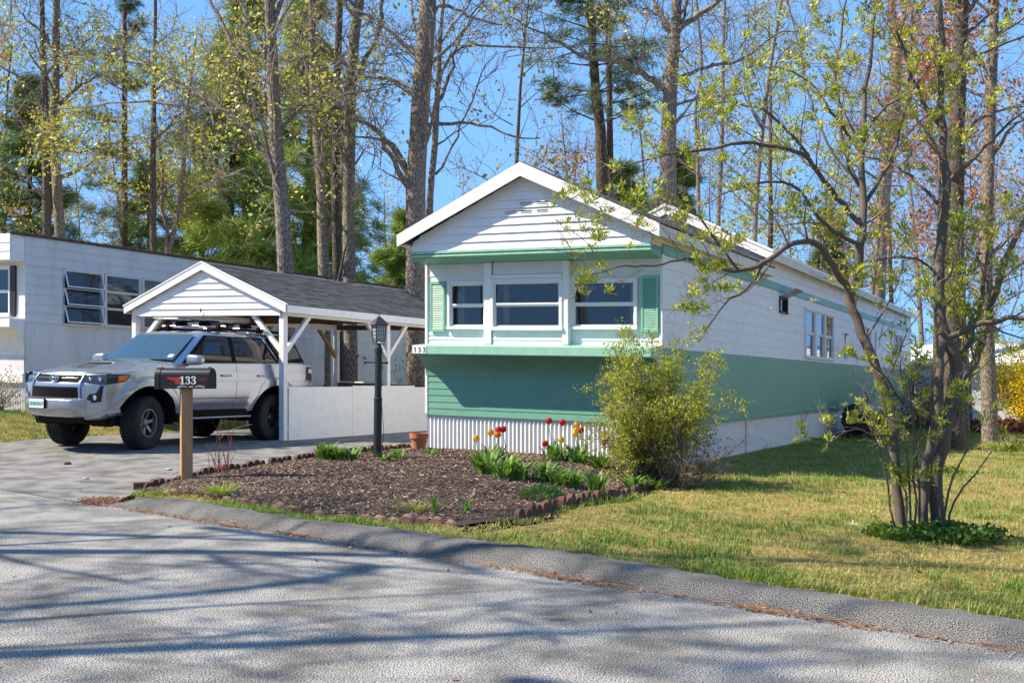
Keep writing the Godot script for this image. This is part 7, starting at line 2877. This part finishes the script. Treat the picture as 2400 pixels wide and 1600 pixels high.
# ---------------------------------------------------------------- fallen leaves and pine needles
func litter() -> void:
	var r := rng(909)
	var needle := MB.new()
	needle.tube([Vector3(-0.05, 0.0, 0), Vector3(0, 0.004, 0.006), Vector3(0.05, 0.0, 0)], [0.0012, 0.0015, 0.001], 3, false)
	var leaf := MB.new()
	leaf_blade(leaf, Vector3(-0.02, 0.003, 0), Vector3(1, 0.1, 0).normalized(), Vector3(0, 0, 1), 0.045, 0.026, -0.2)
	var wn := []
	var cn := []
	var wl := []
	var cl := []
	var line := resample(KERB_ROAD, 200)
	var clump := FastNoiseLite.new()
	clump.frequency = 0.8
	clump.seed = 4
	for i in 4200:
		var a := r.randf() * 120.0
		var p := line[int(a)].lerp(line[int(a) + 1], a - int(a))
		var heavy := clump.get_noise_2d(p.x * 1.4, p.y * 1.4)
		if heavy < 0.05 + r.randf() * 0.4 and r.randf() < 0.8: continue
		var off := r.randfn() * 0.028 - 0.02
		p += Vector2(0.6, -0.8) * off
		var c := Color(0.24, 0.085, 0.035).lerp(Color(0.36, 0.22, 0.12), r.randf()) * r.randf_range(0.5, 1.3)
		var y := gy(p.x, p.y) + maxf(0.0, off) * 0.3 + 0.012 + r.randf() * 0.012
		if r.randf() < 0.7:
			wn.append(Transform3D(Basis(Vector3.UP, r.randf_range(-0.9, 0.5) - 0.64) * Basis.from_scale(Vector3.ONE * r.randf_range(0.6, 1.6)), Vector3(p.x, y, p.y)))
			cn.append(c)
		else:
			wl.append(Transform3D(Basis.from_euler(Vector3(r.randfn() * 0.3, r.randf() * TAU, r.randfn() * 0.3)), Vector3(p.x, y, p.y)))
			cl.append(c)
	# round the end of the kerb, and thinly over lawn, driveway and street
	for i in 700:
		var a := r.randf_range(-1.2, 1.6)
		var p := Vector2(-4.3, -11.7) + Vector2(-cos(a), sin(a)) * r.randf_range(0.05, 0.35) + Vector2(r.randfn(), r.randfn()) * 0.08
		wl.append(Transform3D(Basis.from_euler(Vector3(r.randfn() * 0.3, r.randf() * TAU, r.randfn() * 0.3)) * Basis.from_scale(Vector3.ONE * 0.7), Vector3(p.x, gy(p.x, p.y) + 0.014, p.y)))
		cl.append(Color(0.24, 0.10, 0.05) * r.randf_range(0.5, 1.4))
	for i in 900:
		var t := r.randf_range(-8.0, 16.0)
		var k := r.randf_range(-5.5, 12.0)
		if k < 0 and r.randf() < 0.8: continue
		var x := -4.14 + t * 0.8 + k * 0.6
		var z := -11.25 + t * 0.6 - k * 0.8
		if Geometry2D.is_point_in_polygon(Vector2(x, z), drive_poly) and r.randf() < 0.75: continue
		wl.append(Transform3D(Basis.from_euler(Vector3(r.randfn() * 0.4, r.randf() * TAU, r.randfn() * 0.4)) * Basis.from_scale(Vector3.ONE * r.randf_range(0.6, 1.2)), Vector3(x, gy(x, z) + (0.02 if k > 0.7 else 0.008), z)))
		cl.append(Color(0.22, 0.11, 0.055) * r.randf_range(0.5, 1.6))
	var o := Node3D.new()
	o.name = "leaf_litter"
	add_child(o)
	tag(o, "rust coloured pine needles and dead leaves along the kerb", "leaf litter", "", "stuff")
	copies("needles", needle.mesh(), M.chip, wn, cn, o)
	copies("leaves", leaf.mesh(), M.chip, wl, cl, o)

func nth(n: int) -> String:
	var ones := ["", "first", "second", "third", "fourth", "fifth", "sixth", "seventh", "eighth", "ninth", "tenth", "eleventh", "twelfth", "thirteenth", "fourteenth", "fifteenth", "sixteenth", "seventeenth", "eighteenth", "nineteenth"]
	if n < 20: return ones[n]
	var tens := ["twenty", "thirty", "forty", "fifty"]
	var tenth := ["twentieth", "thirtieth", "fortieth", "fiftieth"]
	return tenth[n / 10 - 2] if n % 10 == 0 else tens[n / 10 - 2] + " " + ones[n % 10]
const TREE_PATHS := {
	"big_beech": [[[-2.45,0.77,-28,0.349],[-2.49,1.95,-28,0.326],[-2.51,3.08,-28,0.321],[-2.49,4.65,-28,0.326],[-2.49,6.11,-28,0.337],[-2.43,7.24,-28,0.315],[-2.34,8.7,-28,0.309],[-2.2,10.39,-28,0.292],[-2.15,12.08,-28,0.259],[-2.15,14.89,-28,0.169],[-2.09,17.14,-28,0.079]],
		[[-2.54,6.17,-28,0.146],[-2.82,6.68,-28,0.135],[-3.1,7.18,-28,0.112],[-3.55,7.63,-28,0.084],[-4.06,7.89,-28,0.067],[-4.57,8,-28,0.056],[-5.47,8.14,-28,0.045],[-6.48,8.2,-28,0.034],[-7.38,8.27,-28,0.017]],
		[[-2.56,6,-28,0.124],[-2.94,6.56,-28,0.09],[-3.16,7.01,-28,0.067],[-3.44,7.24,-28,0.045],[-4.23,7.24,-28,0.022]],
		[[-2.52,8.53,-28,0.124],[-2.77,8.7,-28,0.101],[-3.05,8.93,-28,0.079],[-3.44,9.1,-28,0.062],[-4.12,9.15,-28,0.045],[-4.9,8.93,-28,0.034],[-5.92,8.81,-28,0.017]],
		[[-2.41,9.49,-28,0.112],[-2.77,9.83,-28,0.09],[-3.22,10.25,-28,0.067],[-3.67,10.61,-28,0.045],[-4.34,10.95,-28,0.028]],
		[[-2.26,10.28,-28,0.101],[-1.87,10.73,-28,0.067],[-1.3,10.61,-28,0.051],[-0.63,10.28,-28,0.039],[0.04,10.22,-28,0.022]],
		[[-2.26,7.69,-28,0.079],[-1.53,7.75,-28,0.056],[-0.85,7.69,-28,0.045],[0.04,7.35,-28,0.034],[0.72,7.24,-28,0.017]],
		[[-2.15,11.63,-28,0.146],[-2.65,12.75,-28,0.112],[-3.22,14.33,-28,0.067],[-3.55,15.68,-28,0.034]],
		[[-2.15,12.08,-28,0.146],[-1.53,13.2,-28,0.112],[-1.08,14.89,-28,0.067]]],
	"companion": [[[-2.18,3.8,-28.6,0.138],[-2.16,5.99,-28.6,0.115],[-2.05,7.14,-28.6,0.109],[-1.99,8.28,-28.6,0.103],[-1.93,9.32,-28.6,0.086],[-1.88,10.47,-28.6,0.069],[-1.68,12.31,-28.6,0.046],[-1.56,14.03,-28.6,0.029]],
		[[-1.96,8.46,-28.6,0.069],[-1.68,9.2,-28.6,0.057],[-1.45,10.12,-28.6,0.046],[-1.1,10.93,-28.6,0.034],[-0.64,11.62,-28.6,0.023]],
		[[-2.02,6.56,-28.6,0.046],[-1.56,7.25,-28.6,0.034],[-1.22,8.06,-28.6,0.029],[-0.76,9.09,-28.6,0.023],[-0.41,9.66,-28.6,0.011]],
		[[-1.99,9.09,-28.6,0.057],[-1.33,9.89,-28.6,0.04],[-0.18,9.95,-28.6,0.034],[0.97,9.89,-28.6,0.023],[2.34,10.07,-28.6,0.011]],
		[[-1.95,9.89,-28.6,0.046],[-1.33,10.7,-28.6,0.034],[-0.99,11.16,-28.6,0.029],[-0.64,11.85,-28.6,0.017]]],
	"arching": [[[-5.63,3.45,-27,0.271],[-5.68,4.53,-27,0.249],[-5.73,5.4,-27,0.239],[-5.81,6.27,-27,0.228],[-5.9,7.35,-27,0.217],[-5.98,8.98,-27,0.195],[-6.05,10.61,-27,0.163],[-6.12,12.78,-27,0.119],[-6.19,15.16,-27,0.065]],
		[[-5.81,6.16,-27,0.13],[-6.25,6.92,-27,0.108],[-6.68,7.46,-27,0.098],[-7.12,7.84,-27,0.092],[-7.66,8.22,-27,0.087],[-8.25,8.63,-27,0.081],[-8.85,8.98,-27,0.065],[-9.5,9.42,-27,0.049],[-10.26,9.85,-27,0.033],[-11.13,10.17,-27,0.016]],
		[[-5.94,8.39,-27,0.098],[-6.25,8.44,-27,0.076],[-6.9,9.31,-27,0.071],[-7.28,9.96,-27,0.065],[-7.66,10.61,-27,0.054],[-8.09,11.48,-27,0.033]],
		[[-5.98,8.55,-27,0.087],[-6.25,9.42,-27,0.076],[-6.57,10.17,-27,0.065],[-6.84,10.93,-27,0.049],[-7.12,11.91,-27,0.033]],
		[[-5.81,6.7,-27,0.065],[-6.36,7.77,-27,0.065],[-6.9,7.9,-27,0.054],[-7.66,7.9,-27,0.049],[-8.53,8.06,-27,0.043],[-9.39,8.17,-27,0.033],[-10.59,8.06,-27,0.022],[-12.11,7.95,-27,0.011]],
		[[-6.01,9.96,-27,0.087],[-5.6,11.04,-27,0.065],[-5.27,12.24,-27,0.043]],
		[[-5.87,7.03,-27,0.076],[-5.49,7.79,-27,0.054],[-4.95,8.17,-27,0.043],[-4.08,8.44,-27,0.033],[-3.21,8.66,-27,0.016]],
		[[-5.76,5.84,-27,0.043],[-6.25,6.05,-27,0.038],[-6.68,6.49,-27,0.033],[-7.33,6.27,-27,0.027],[-8.2,6.05,-27,0.016]]],
	"grey_pair": [[[-4.31,0.75,-29,0.245],[-4.32,1.97,-29,0.233],[-4.35,3.84,-29,0.221],[-4.38,5.47,-29,0.21],[-4.36,7.22,-29,0.21],[-4.32,8.96,-29,0.198],[-4.21,10.36,-29,0.175],[-4.03,11.76,-29,0.163],[-3.8,14.79,-29,0.105],[-3.68,16.89,-29,0.047]],
		[[-4.31,9.08,-29,0.117],[-3.91,9.78,-29,0.093],[-3.62,10.6,-29,0.076],[-3.51,11.29,-29,0.064],[-3.33,12.69,-29,0.041]],
		[[-4.38,7.45,-29,0.058],[-5.08,7.8,-29,0.047],[-5.78,8.27,-29,0.041],[-6.71,8.5,-29,0.029],[-7.88,8.96,-29,0.017]],
		[[-4.33,8.5,-29,0.058],[-4.85,9.2,-29,0.047],[-5.55,9.55,-29,0.035],[-6.48,9.66,-29,0.017]],
		[[-4.21,10.6,-29,0.082],[-4.5,11.53,-29,0.058],[-4.85,12.93,-29,0.035]]],
	"dark_pole": [[[-4.71,0.74,-29.6,0.178],[-4.73,1.99,-29.6,0.172],[-4.77,3.18,-29.6,0.166],[-4.79,4.84,-29.6,0.161],[-4.83,6.74,-29.6,0.155],[-4.78,9.12,-29.6,0.131],[-4.71,11.5,-29.6,0.119],[-4.65,13.88,-29.6,0.083],[-4.59,16.26,-29.6,0.048]],
		[[-4.8,7.58,-29.6,0.048],[-5.42,8.05,-29.6,0.036],[-6.14,8.29,-29.6,0.024],[-6.97,8.29,-29.6,0.012]],
		[[-4.77,9.72,-29.6,0.048],[-5.18,10.43,-29.6,0.036],[-5.78,10.79,-29.6,0.018]],
		[[-4.73,11.14,-29.6,0.048],[-4.23,11.86,-29.6,0.036],[-3.76,12.21,-29.6,0.018]]],
	"forked": [[[-5.37,3.26,-31,0.224],[-5.38,4.01,-31,0.212],[-5.43,5.26,-31,0.199],[-5.45,6.38,-31,0.187],[-5.58,8.24,-31,0.162],[-5.68,9.49,-31,0.149],[-5.74,11.98,-31,0.125],[-5.83,14.47,-31,0.087],[-5.93,16.96,-31,0.037]],
		[[-5.41,5.01,-31,0.137],[-5.12,5.88,-31,0.112],[-5.03,6.75,-31,0.087],[-4.93,7.5,-31,0.05]],
		[[-5.65,9.37,-31,0.062],[-6.05,10.49,-31,0.05],[-6.55,11.23,-31,0.031]],
		[[-5.73,11.73,-31,0.062],[-5.31,12.73,-31,0.05],[-4.93,13.85,-31,0.025]]],
	"left_a": [[[-14.16,4.71,-33,0.186],[-14.17,5.44,-33,0.172],[-14.2,8.03,-33,0.159],[-14.26,10.01,-33,0.119],[-14.33,12.67,-33,0.093],[-14.37,14.65,-33,0.066]],
		[[-14.24,9.35,-33,0.066],[-14.8,10.15,-33,0.053],[-15.59,10.68,-33,0.033],[-16.39,11.08,-33,0.02]],
		[[-14.26,10.28,-33,0.053],[-13.73,10.94,-33,0.04],[-13.2,11.21,-33,0.02]]],
	"left_b": [[[-14.01,4.77,-33.6,0.216],[-14.02,5.47,-33.6,0.202],[-14.12,7.2,-33.6,0.189],[-14.19,8.82,-33.6,0.175],[-14.15,11.52,-33.6,0.148],[-14.12,14.22,-33.6,0.121],[-14.09,16.92,-33.6,0.067]],
		[[-14.17,9.5,-33.6,0.081],[-13.44,10.17,-33.6,0.061],[-12.63,10.58,-33.6,0.04],[-11.82,10.71,-33.6,0.02]],
		[[-14.15,10.98,-33.6,0.081],[-14.52,11.79,-33.6,0.061],[-15.2,12.47,-33.6,0.04]],
		[[-14.12,8.42,-33.6,0.054],[-13.44,8.15,-33.6,0.047],[-12.63,8.42,-33.6,0.034],[-11.82,8.55,-33.6,0.013]],
		[[-14.12,12.87,-33.6,0.081],[-13.44,13.95,-33.6,0.054],[-12.9,15.03,-33.6,0.027]]],
	"left_lean": [[[-11.43,5.02,-36,0.13],[-11.34,5.6,-36,0.116],[-11.08,6.75,-36,0.101],[-10.93,7.91,-36,0.08],[-10.79,10.08,-36,0.065],[-10.5,12.54,-36,0.043]],
		[[-11.4,5.31,-36,0.087],[-11.57,6.46,-36,0.072],[-11.63,7.48,-36,0.065],[-11.8,9.36,-36,0.043],[-11.95,10.8,-36,0.022]],
		[[-11.05,6.9,-36,0.058],[-10.5,7.62,-36,0.043],[-10.07,7.91,-36,0.029]]],
	"left_straight": [[[-11.59,4.92,-35,0.148],[-11.59,5.27,-35,0.141],[-11.61,7.02,-35,0.127],[-11.59,9.13,-35,0.105],[-11.54,11.95,-35,0.077],[-11.52,14.76,-35,0.049]],
		[[-11.6,7.45,-35,0.049],[-12.04,8.43,-35,0.035],[-12.46,8.85,-35,0.021]],
		[[-11.59,8.71,-35,0.049],[-10.91,9.56,-35,0.035],[-10.49,9.98,-35,0.021]]],
	"right_big": [[[4.33,4.89,-30,0.325],[4.33,5.97,-30,0.301],[4.33,7.66,-30,0.289],[4.39,9.23,-30,0.253],[4.51,10.67,-30,0.205],[4.57,11.64,-30,0.169],[4.63,14.05,-30,0.121],[4.69,16.46,-30,0.048]],
		[[4.36,9.17,-30,0.133],[3.9,9.35,-30,0.121],[3.36,9.65,-30,0.102],[2.7,9.83,-30,0.09],[1.98,9.83,-30,0.072],[1.37,10.19,-30,0.054],[0.65,10.43,-30,0.036],[-0.07,10.79,-30,0.018]],
		[[4.51,10.67,-30,0.121],[4.99,11.1,-30,0.102],[5.41,11.34,-30,0.09],[5.83,11.64,-30,0.072],[6.56,12.24,-30,0.048]],
		[[4.46,10.67,-30,0.121],[4.21,11.16,-30,0.096],[4,11.52,-30,0.078],[3.78,12.36,-30,0.048]],
		[[4.53,10.79,-30,0.06],[4.75,11.16,-30,0.054],[4.81,11.64,-30,0.048],[4.87,12.36,-30,0.03]],
		[[4.41,9.35,-30,0.084],[4.99,9.65,-30,0.072],[5.59,9.83,-30,0.06],[6.32,9.95,-30,0.048],[7.28,10.67,-30,0.03],[7.88,10.79,-30,0.018]],
		[[4.36,8.62,-30,0.06],[4.99,8.81,-30,0.054],[5.71,8.87,-30,0.042],[6.56,8.87,-30,0.03]]],
	"thin_a": [[[6.53,5.83,-38,0.092],[6.55,7.21,-38,0.084],[6.5,9.04,-38,0.084],[6.44,10.56,-38,0.076],[6.66,12.09,-38,0.069],[6.47,14.38,-38,0.053],[6.32,16.67,-38,0.031]]],
	"thin_b": [[[7.62,6.07,-40,0.121],[7.62,7.03,-40,0.112],[7.7,8.64,-40,0.112],[7.78,11.05,-40,0.096],[7.81,13.46,-40,0.08],[7.91,16.03,-40,0.048]],
		[[7.78,11.37,-40,0.048],[8.42,12.33,-40,0.04],[9.06,12.66,-40,0.024]]],
	"thin_c": [[[8.98,5.42,-40,0.121],[8.98,6.39,-40,0.112],[9.06,8.16,-40,0.112],[9.26,10.25,-40,0.096],[9.55,12.66,-40,0.088],[9.95,15.07,-40,0.072],[10.19,17.48,-40,0.04]],
		[[9.26,10.25,-40,0.056],[8.74,11.37,-40,0.04],[8.42,12.98,-40,0.032]],
		[[9.46,12.17,-40,0.056],[10.03,13.14,-40,0.04],[10.83,13.62,-40,0.024]]],
	"right_tall": [[[14.83,3,-44,0.371],[14.92,5.13,-44,0.354],[15.1,8.48,-44,0.336],[15.36,10.61,-44,0.327],[15.54,12.02,-44,0.318],[15.63,14.32,-44,0.292],[15.45,15.91,-44,0.212],[15.27,18.21,-44,0.124],[15.18,20.86,-44,0.071]],
		[[15.63,14.23,-44,0.177],[16.07,15.02,-44,0.141],[16.51,15.91,-44,0.106],[17.04,17.15,-44,0.071]],
		[[15.36,11.14,-44,0.088],[14.57,11.84,-44,0.071],[13.68,12.02,-44,0.053],[12.8,12.2,-44,0.035]]],
	"right_dark": [[[9.84,-0.5,-24,0.299],[9.82,-0.06,-24,0.28],[9.78,1.38,-24,0.26],[9.78,2.83,-24,0.251],[9.82,4.76,-24,0.241],[9.87,7.17,-24,0.222],[9.97,9.58,-24,0.193],[10.07,11.99,-24,0.135],[10.16,13.92,-24,0.058]],
		[[9.85,6.4,-24,0.077],[10.35,6.88,-24,0.058],[10.84,7.17,-24,0.043],[11.34,7.27,-24,0.029],[11.99,7.36,-24,0.019]],
		[[9.87,7.65,-24,0.067],[9.29,8.13,-24,0.048],[8.72,8.23,-24,0.034],[8.04,8.52,-24,0.019]],
		[[9.95,9.19,-24,0.067],[10.55,9.77,-24,0.048],[11.22,10.16,-24,0.029]]],
	"right_light": [[[11.92,-0.35,-27,0.26],[11.89,0.85,-27,0.239],[11.84,2.47,-27,0.217],[11.81,4.1,-27,0.206],[11.87,6.27,-27,0.195],[11.95,8.44,-27,0.174],[12.03,10.61,-27,0.141],[12.08,13.32,-27,0.076]],
		[[11.89,6.49,-27,0.065],[12.41,7.35,-27,0.049],[13.06,7.79,-27,0.033]],
		[[11.97,8.76,-27,0.065],[11.54,9.52,-27,0.049],[11.11,9.96,-27,0.027]]],
	"pine_a": [[[2.84,5.24,-33,0.252],[2.77,6.83,-33,0.239],[2.7,8.69,-33,0.199],[2.55,10.01,-33,0.172],[2.47,11.08,-33,0.159],[2.4,12.67,-33,0.133],[2.31,15.32,-33,0.086],[2.24,17.97,-33,0.033]]],
	"pine_b": [[[3.11,5.36,-34,0.143],[3.09,7.27,-34,0.137],[3.06,10.28,-34,0.109],[2.99,13.01,-34,0.096],[2.92,15.74,-34,0.061],[2.87,17.79,-34,0.027]]],
	"pine_c": [[[-13.6,5.22,-38,0.137],[-13.6,5.83,-38,0.13],[-13.6,9.8,-38,0.114],[-13.6,14.38,-38,0.084],[-13.6,17.43,-38,0.038]]],
}
const MAGNOLIA := [
	[[3.66,-0.25,-10.2,0.07],[3.63,0.14,-10.2,0.061],[3.62,0.42,-10.2,0.061],[3.59,0.83,-10.2,0.064],[3.56,1.12,-10.25,0.068],[3.47,1.36,-10.3,0.064],[3.38,1.61,-10.35,0.062],[3.3,1.87,-10.4,0.058],[3.25,2.03,-10.4,0.058],[3.33,2.34,-10.5,0.057],[3.39,2.67,-10.5,0.055],[3.44,3.11,-10.6,0.049],[3.42,3.58,-10.6,0.038],[3.5,4.16,-10.7,0.03],[3.58,4.76,-10.7,0.021],[3.63,5.28,-10.7,0.013]],
	[[3.28,1.99,-10.4,0.046],[3.2,2.18,-10.35,0.044],[3.05,2.29,-10.2,0.041],[2.92,2.46,-10.1,0.041],[2.76,2.55,-10,0.038],[2.56,2.52,-9.9,0.036],[2.36,2.39,-9.8,0.031],[2.21,2.3,-9.75,0.031],[2,2.25,-9.7,0.027],[1.81,2.27,-9.6,0.023],[1.64,2.33,-9.6,0.019],[1.47,2.33,-9.5,0.017],[1.24,2.28,-9.5,0.013],[1,2.27,-9.4,0.011],[0.77,2.21,-9.4,0.008],[0.54,2.16,-9.4,0.006]],
	[[3.4,2.76,-10.5,0.042],[3.22,2.97,-10.5,0.036],[3.05,3.12,-10.4,0.033],[2.87,3.31,-10.3,0.031],[2.68,3.43,-10.2,0.029],[2.45,3.45,-10.1,0.026],[2.23,3.46,-10,0.024],[2,3.43,-9.9,0.02],[1.77,3.37,-9.9,0.018],[1.51,3.33,-9.8,0.014],[1.24,3.27,-9.8,0.01],[0.96,3.21,-9.8,0.006]],
	[[2.83,3.39,-10.3,0.023],[2.62,3.64,-10.3,0.019],[2.43,3.78,-10.2,0.016],[2.23,3.86,-10.2,0.014],[1.96,3.86,-10.1,0.01],[1.72,3.84,-10.1,0.006]],
	[[3.44,3.07,-10.6,0.034],[3.33,3.39,-10.7,0.028],[3.29,3.75,-10.8,0.024],[3.26,4.21,-10.9,0.022],[3.3,4.65,-10.9,0.018],[3.35,5.09,-10.9,0.013]],
	[[3.42,3.49,-10.6,0.026],[3.25,3.71,-10.6,0.019],[3.05,3.94,-10.5,0.017],[2.89,4.15,-10.5,0.013],[2.61,4.25,-10.4,0.01],[2.36,4.29,-10.4,0.006]],
	[[3.44,2.98,-10.6,0.03],[3.67,3.3,-10.7,0.026],[3.84,3.62,-10.8,0.022],[3.96,3.99,-10.9,0.018],[4.06,4.59,-11,0.013],[4.08,5.12,-11,0.009]],
	[[4.11,-0.24,-10.4,0.1],[4.07,0.11,-10.4,0.092],[4.09,0.49,-10.4,0.088],[4.21,0.9,-10.45,0.084],[4.3,1.24,-10.5,0.084],[4.3,1.45,-10.5,0.08],[4.2,1.7,-10.5,0.076],[4.17,2,-10.55,0.072],[4.18,2.34,-10.6,0.07],[4.26,2.78,-10.7,0.064],[4.32,3.32,-10.8,0.056],[4.33,3.99,-10.9,0.048],[4.35,4.68,-11,0.04],[4.33,5.39,-11,0.027]],
	[[3.92,-0.26,-10.35,0.062],[3.93,0.12,-10.35,0.058],[3.99,0.49,-10.4,0.056],[4.07,0.99,-10.4,0.052],[4.13,1.37,-10.45,0.052],[4.16,1.7,-10.5,0.051]],
	[[4.2,1.68,-10.5,0.046],[4.3,1.72,-10.4,0.042],[4.42,1.8,-10.3,0.039],[4.56,1.82,-10.2,0.037],[4.68,1.86,-10.1,0.034],[4.92,1.83,-10,0.028],[5.19,1.88,-9.9,0.02]],
	[[4.26,0.82,-10.5,0.055],[4.41,1.13,-10.6,0.055],[4.57,1.45,-10.7,0.054],[4.71,1.71,-10.8,0.052],[4.83,2.02,-10.9,0.048],[5.01,2.47,-11,0.044],[5.21,2.84,-11.1,0.04],[5.51,3.26,-11.2,0.031]],
	[[4.28,1.37,-10.5,0.038],[4.49,1.66,-10.6,0.034],[4.62,2.01,-10.7,0.03],[4.72,2.28,-10.8,0.026],[4.81,2.72,-10.9,0.022]],
	[[4.3,3.19,-10.8,0.035],[4.49,3.39,-10.7,0.028],[4.7,3.62,-10.6,0.023],[4.95,3.85,-10.5,0.019],[5.24,4.08,-10.4,0.013]],
	[[4.34,3.77,-10.9,0.031],[4.13,4.08,-10.9,0.024],[3.97,4.4,-10.8,0.02],[3.84,4.79,-10.8,0.015]],
	[[4.33,4.21,-10.9,0.026],[4.61,4.5,-11,0.022],[4.92,4.64,-11,0.018],[5.23,4.77,-11,0.013]],
	[[4.15,2.25,-10.5,0.021],[3.91,2.4,-10.3,0.017],[3.66,2.43,-10.2,0.014],[3.38,2.38,-10.1,0.01]],
	[[3.62,0.75,-10.2,0.02],[3.32,0.77,-9.9,0.014],[3.06,0.84,-9.7,0.012],[2.79,0.71,-9.6,0.008]],
	[[3.95,0.91,-10.3,0.025],[3.67,1.04,-10.1,0.018],[3.44,1.28,-9.9,0.014],[3.24,1.44,-9.8,0.01]],
	[[3.56,-0.22,-10.1,0.016],[3.49,0.27,-10.05,0.014],[3.35,0.76,-10,0.008],[3.28,1,-10,0.004]],
	[[3.71,-0.22,-10.1,0.016],[3.67,0.52,-10.05,0.014],[3.61,1.24,-10,0.008],[3.59,1.48,-10,0.004]],
	[[3.76,-0.22,-10.1,0.016],[3.73,0.36,-10.05,0.014],[3.77,0.92,-10,0.008],[3.81,1.16,-10,0.004]],
	[[3.79,-0.22,-10.1,0.016],[3.77,0.48,-10.05,0.014],[3.67,1.16,-10,0.008],[3.62,1.4,-10,0.004]],
	[[3.87,-0.22,-10.1,0.016],[3.87,0.27,-10.05,0.014],[3.95,0.76,-10,0.008],[4.01,1,-10,0.004]],
	[[3.68,-0.22,-10.1,0.016],[3.63,0.23,-10.05,0.014],[3.43,0.68,-10,0.008],[3.32,0.92,-10,0.004]],
	[[4.02,-0.22,-10.1,0.016],[4.05,0.23,-10.05,0.014],[4.23,0.68,-10,0.008],[4.35,0.92,-10,0.004]],
	[[4.07,-0.22,-10.1,0.016],[4.11,0.15,-10.05,0.014],[4.37,0.52,-10,0.008],[4.54,0.76,-10,0.004]],
	[[3.34,2.58,-10.4,0.029],[3.09,2.63,-10.2,0.025],[2.83,2.77,-10,0.022],[2.64,2.99,-9.9,0.02],[2.46,3.06,-9.8,0.016],[2.2,3.04,-9.7,0.014],[1.94,2.95,-9.6,0.01],[1.71,2.83,-9.6,0.006]],
	[[3.3,3.28,-10.6,0.023],[3.11,3.6,-10.7,0.019],[3.01,3.93,-10.8,0.017],[2.95,4.3,-10.9,0.015],[2.89,4.72,-11,0.011],[2.8,5.12,-11,0.009]],
	[[2.04,2.25,-9.7,0.016],[1.83,2.48,-9.6,0.013],[1.66,2.7,-9.5,0.011],[1.47,2.81,-9.5,0.01],[1.22,2.84,-9.4,0.006]],
	[[2.3,2.35,-9.8,0.016],[2.12,2.1,-9.7,0.012],[1.87,1.94,-9.6,0.01],[1.71,1.71,-9.6,0.006]],
	[[3.5,3.73,-10.7,0.021],[3.68,3.96,-10.6,0.017],[3.9,4.11,-10.5,0.015],[4.07,4.41,-10.4,0.01]],
	[[3.38,3.07,-10.6,0.021],[3.17,3.34,-10.9,0.018],[2.96,3.55,-11.1,0.016],[2.65,3.91,-11.3,0.014],[2.4,4.34,-11.4,0.009],[2.24,4.74,-11.5,0.007]],
	[[4.28,2.96,-10.7,0.026],[4.09,3.25,-10.9,0.02],[3.94,3.46,-11.1,0.018],[3.7,3.59,-11.3,0.014],[3.45,3.7,-11.4,0.009]]]
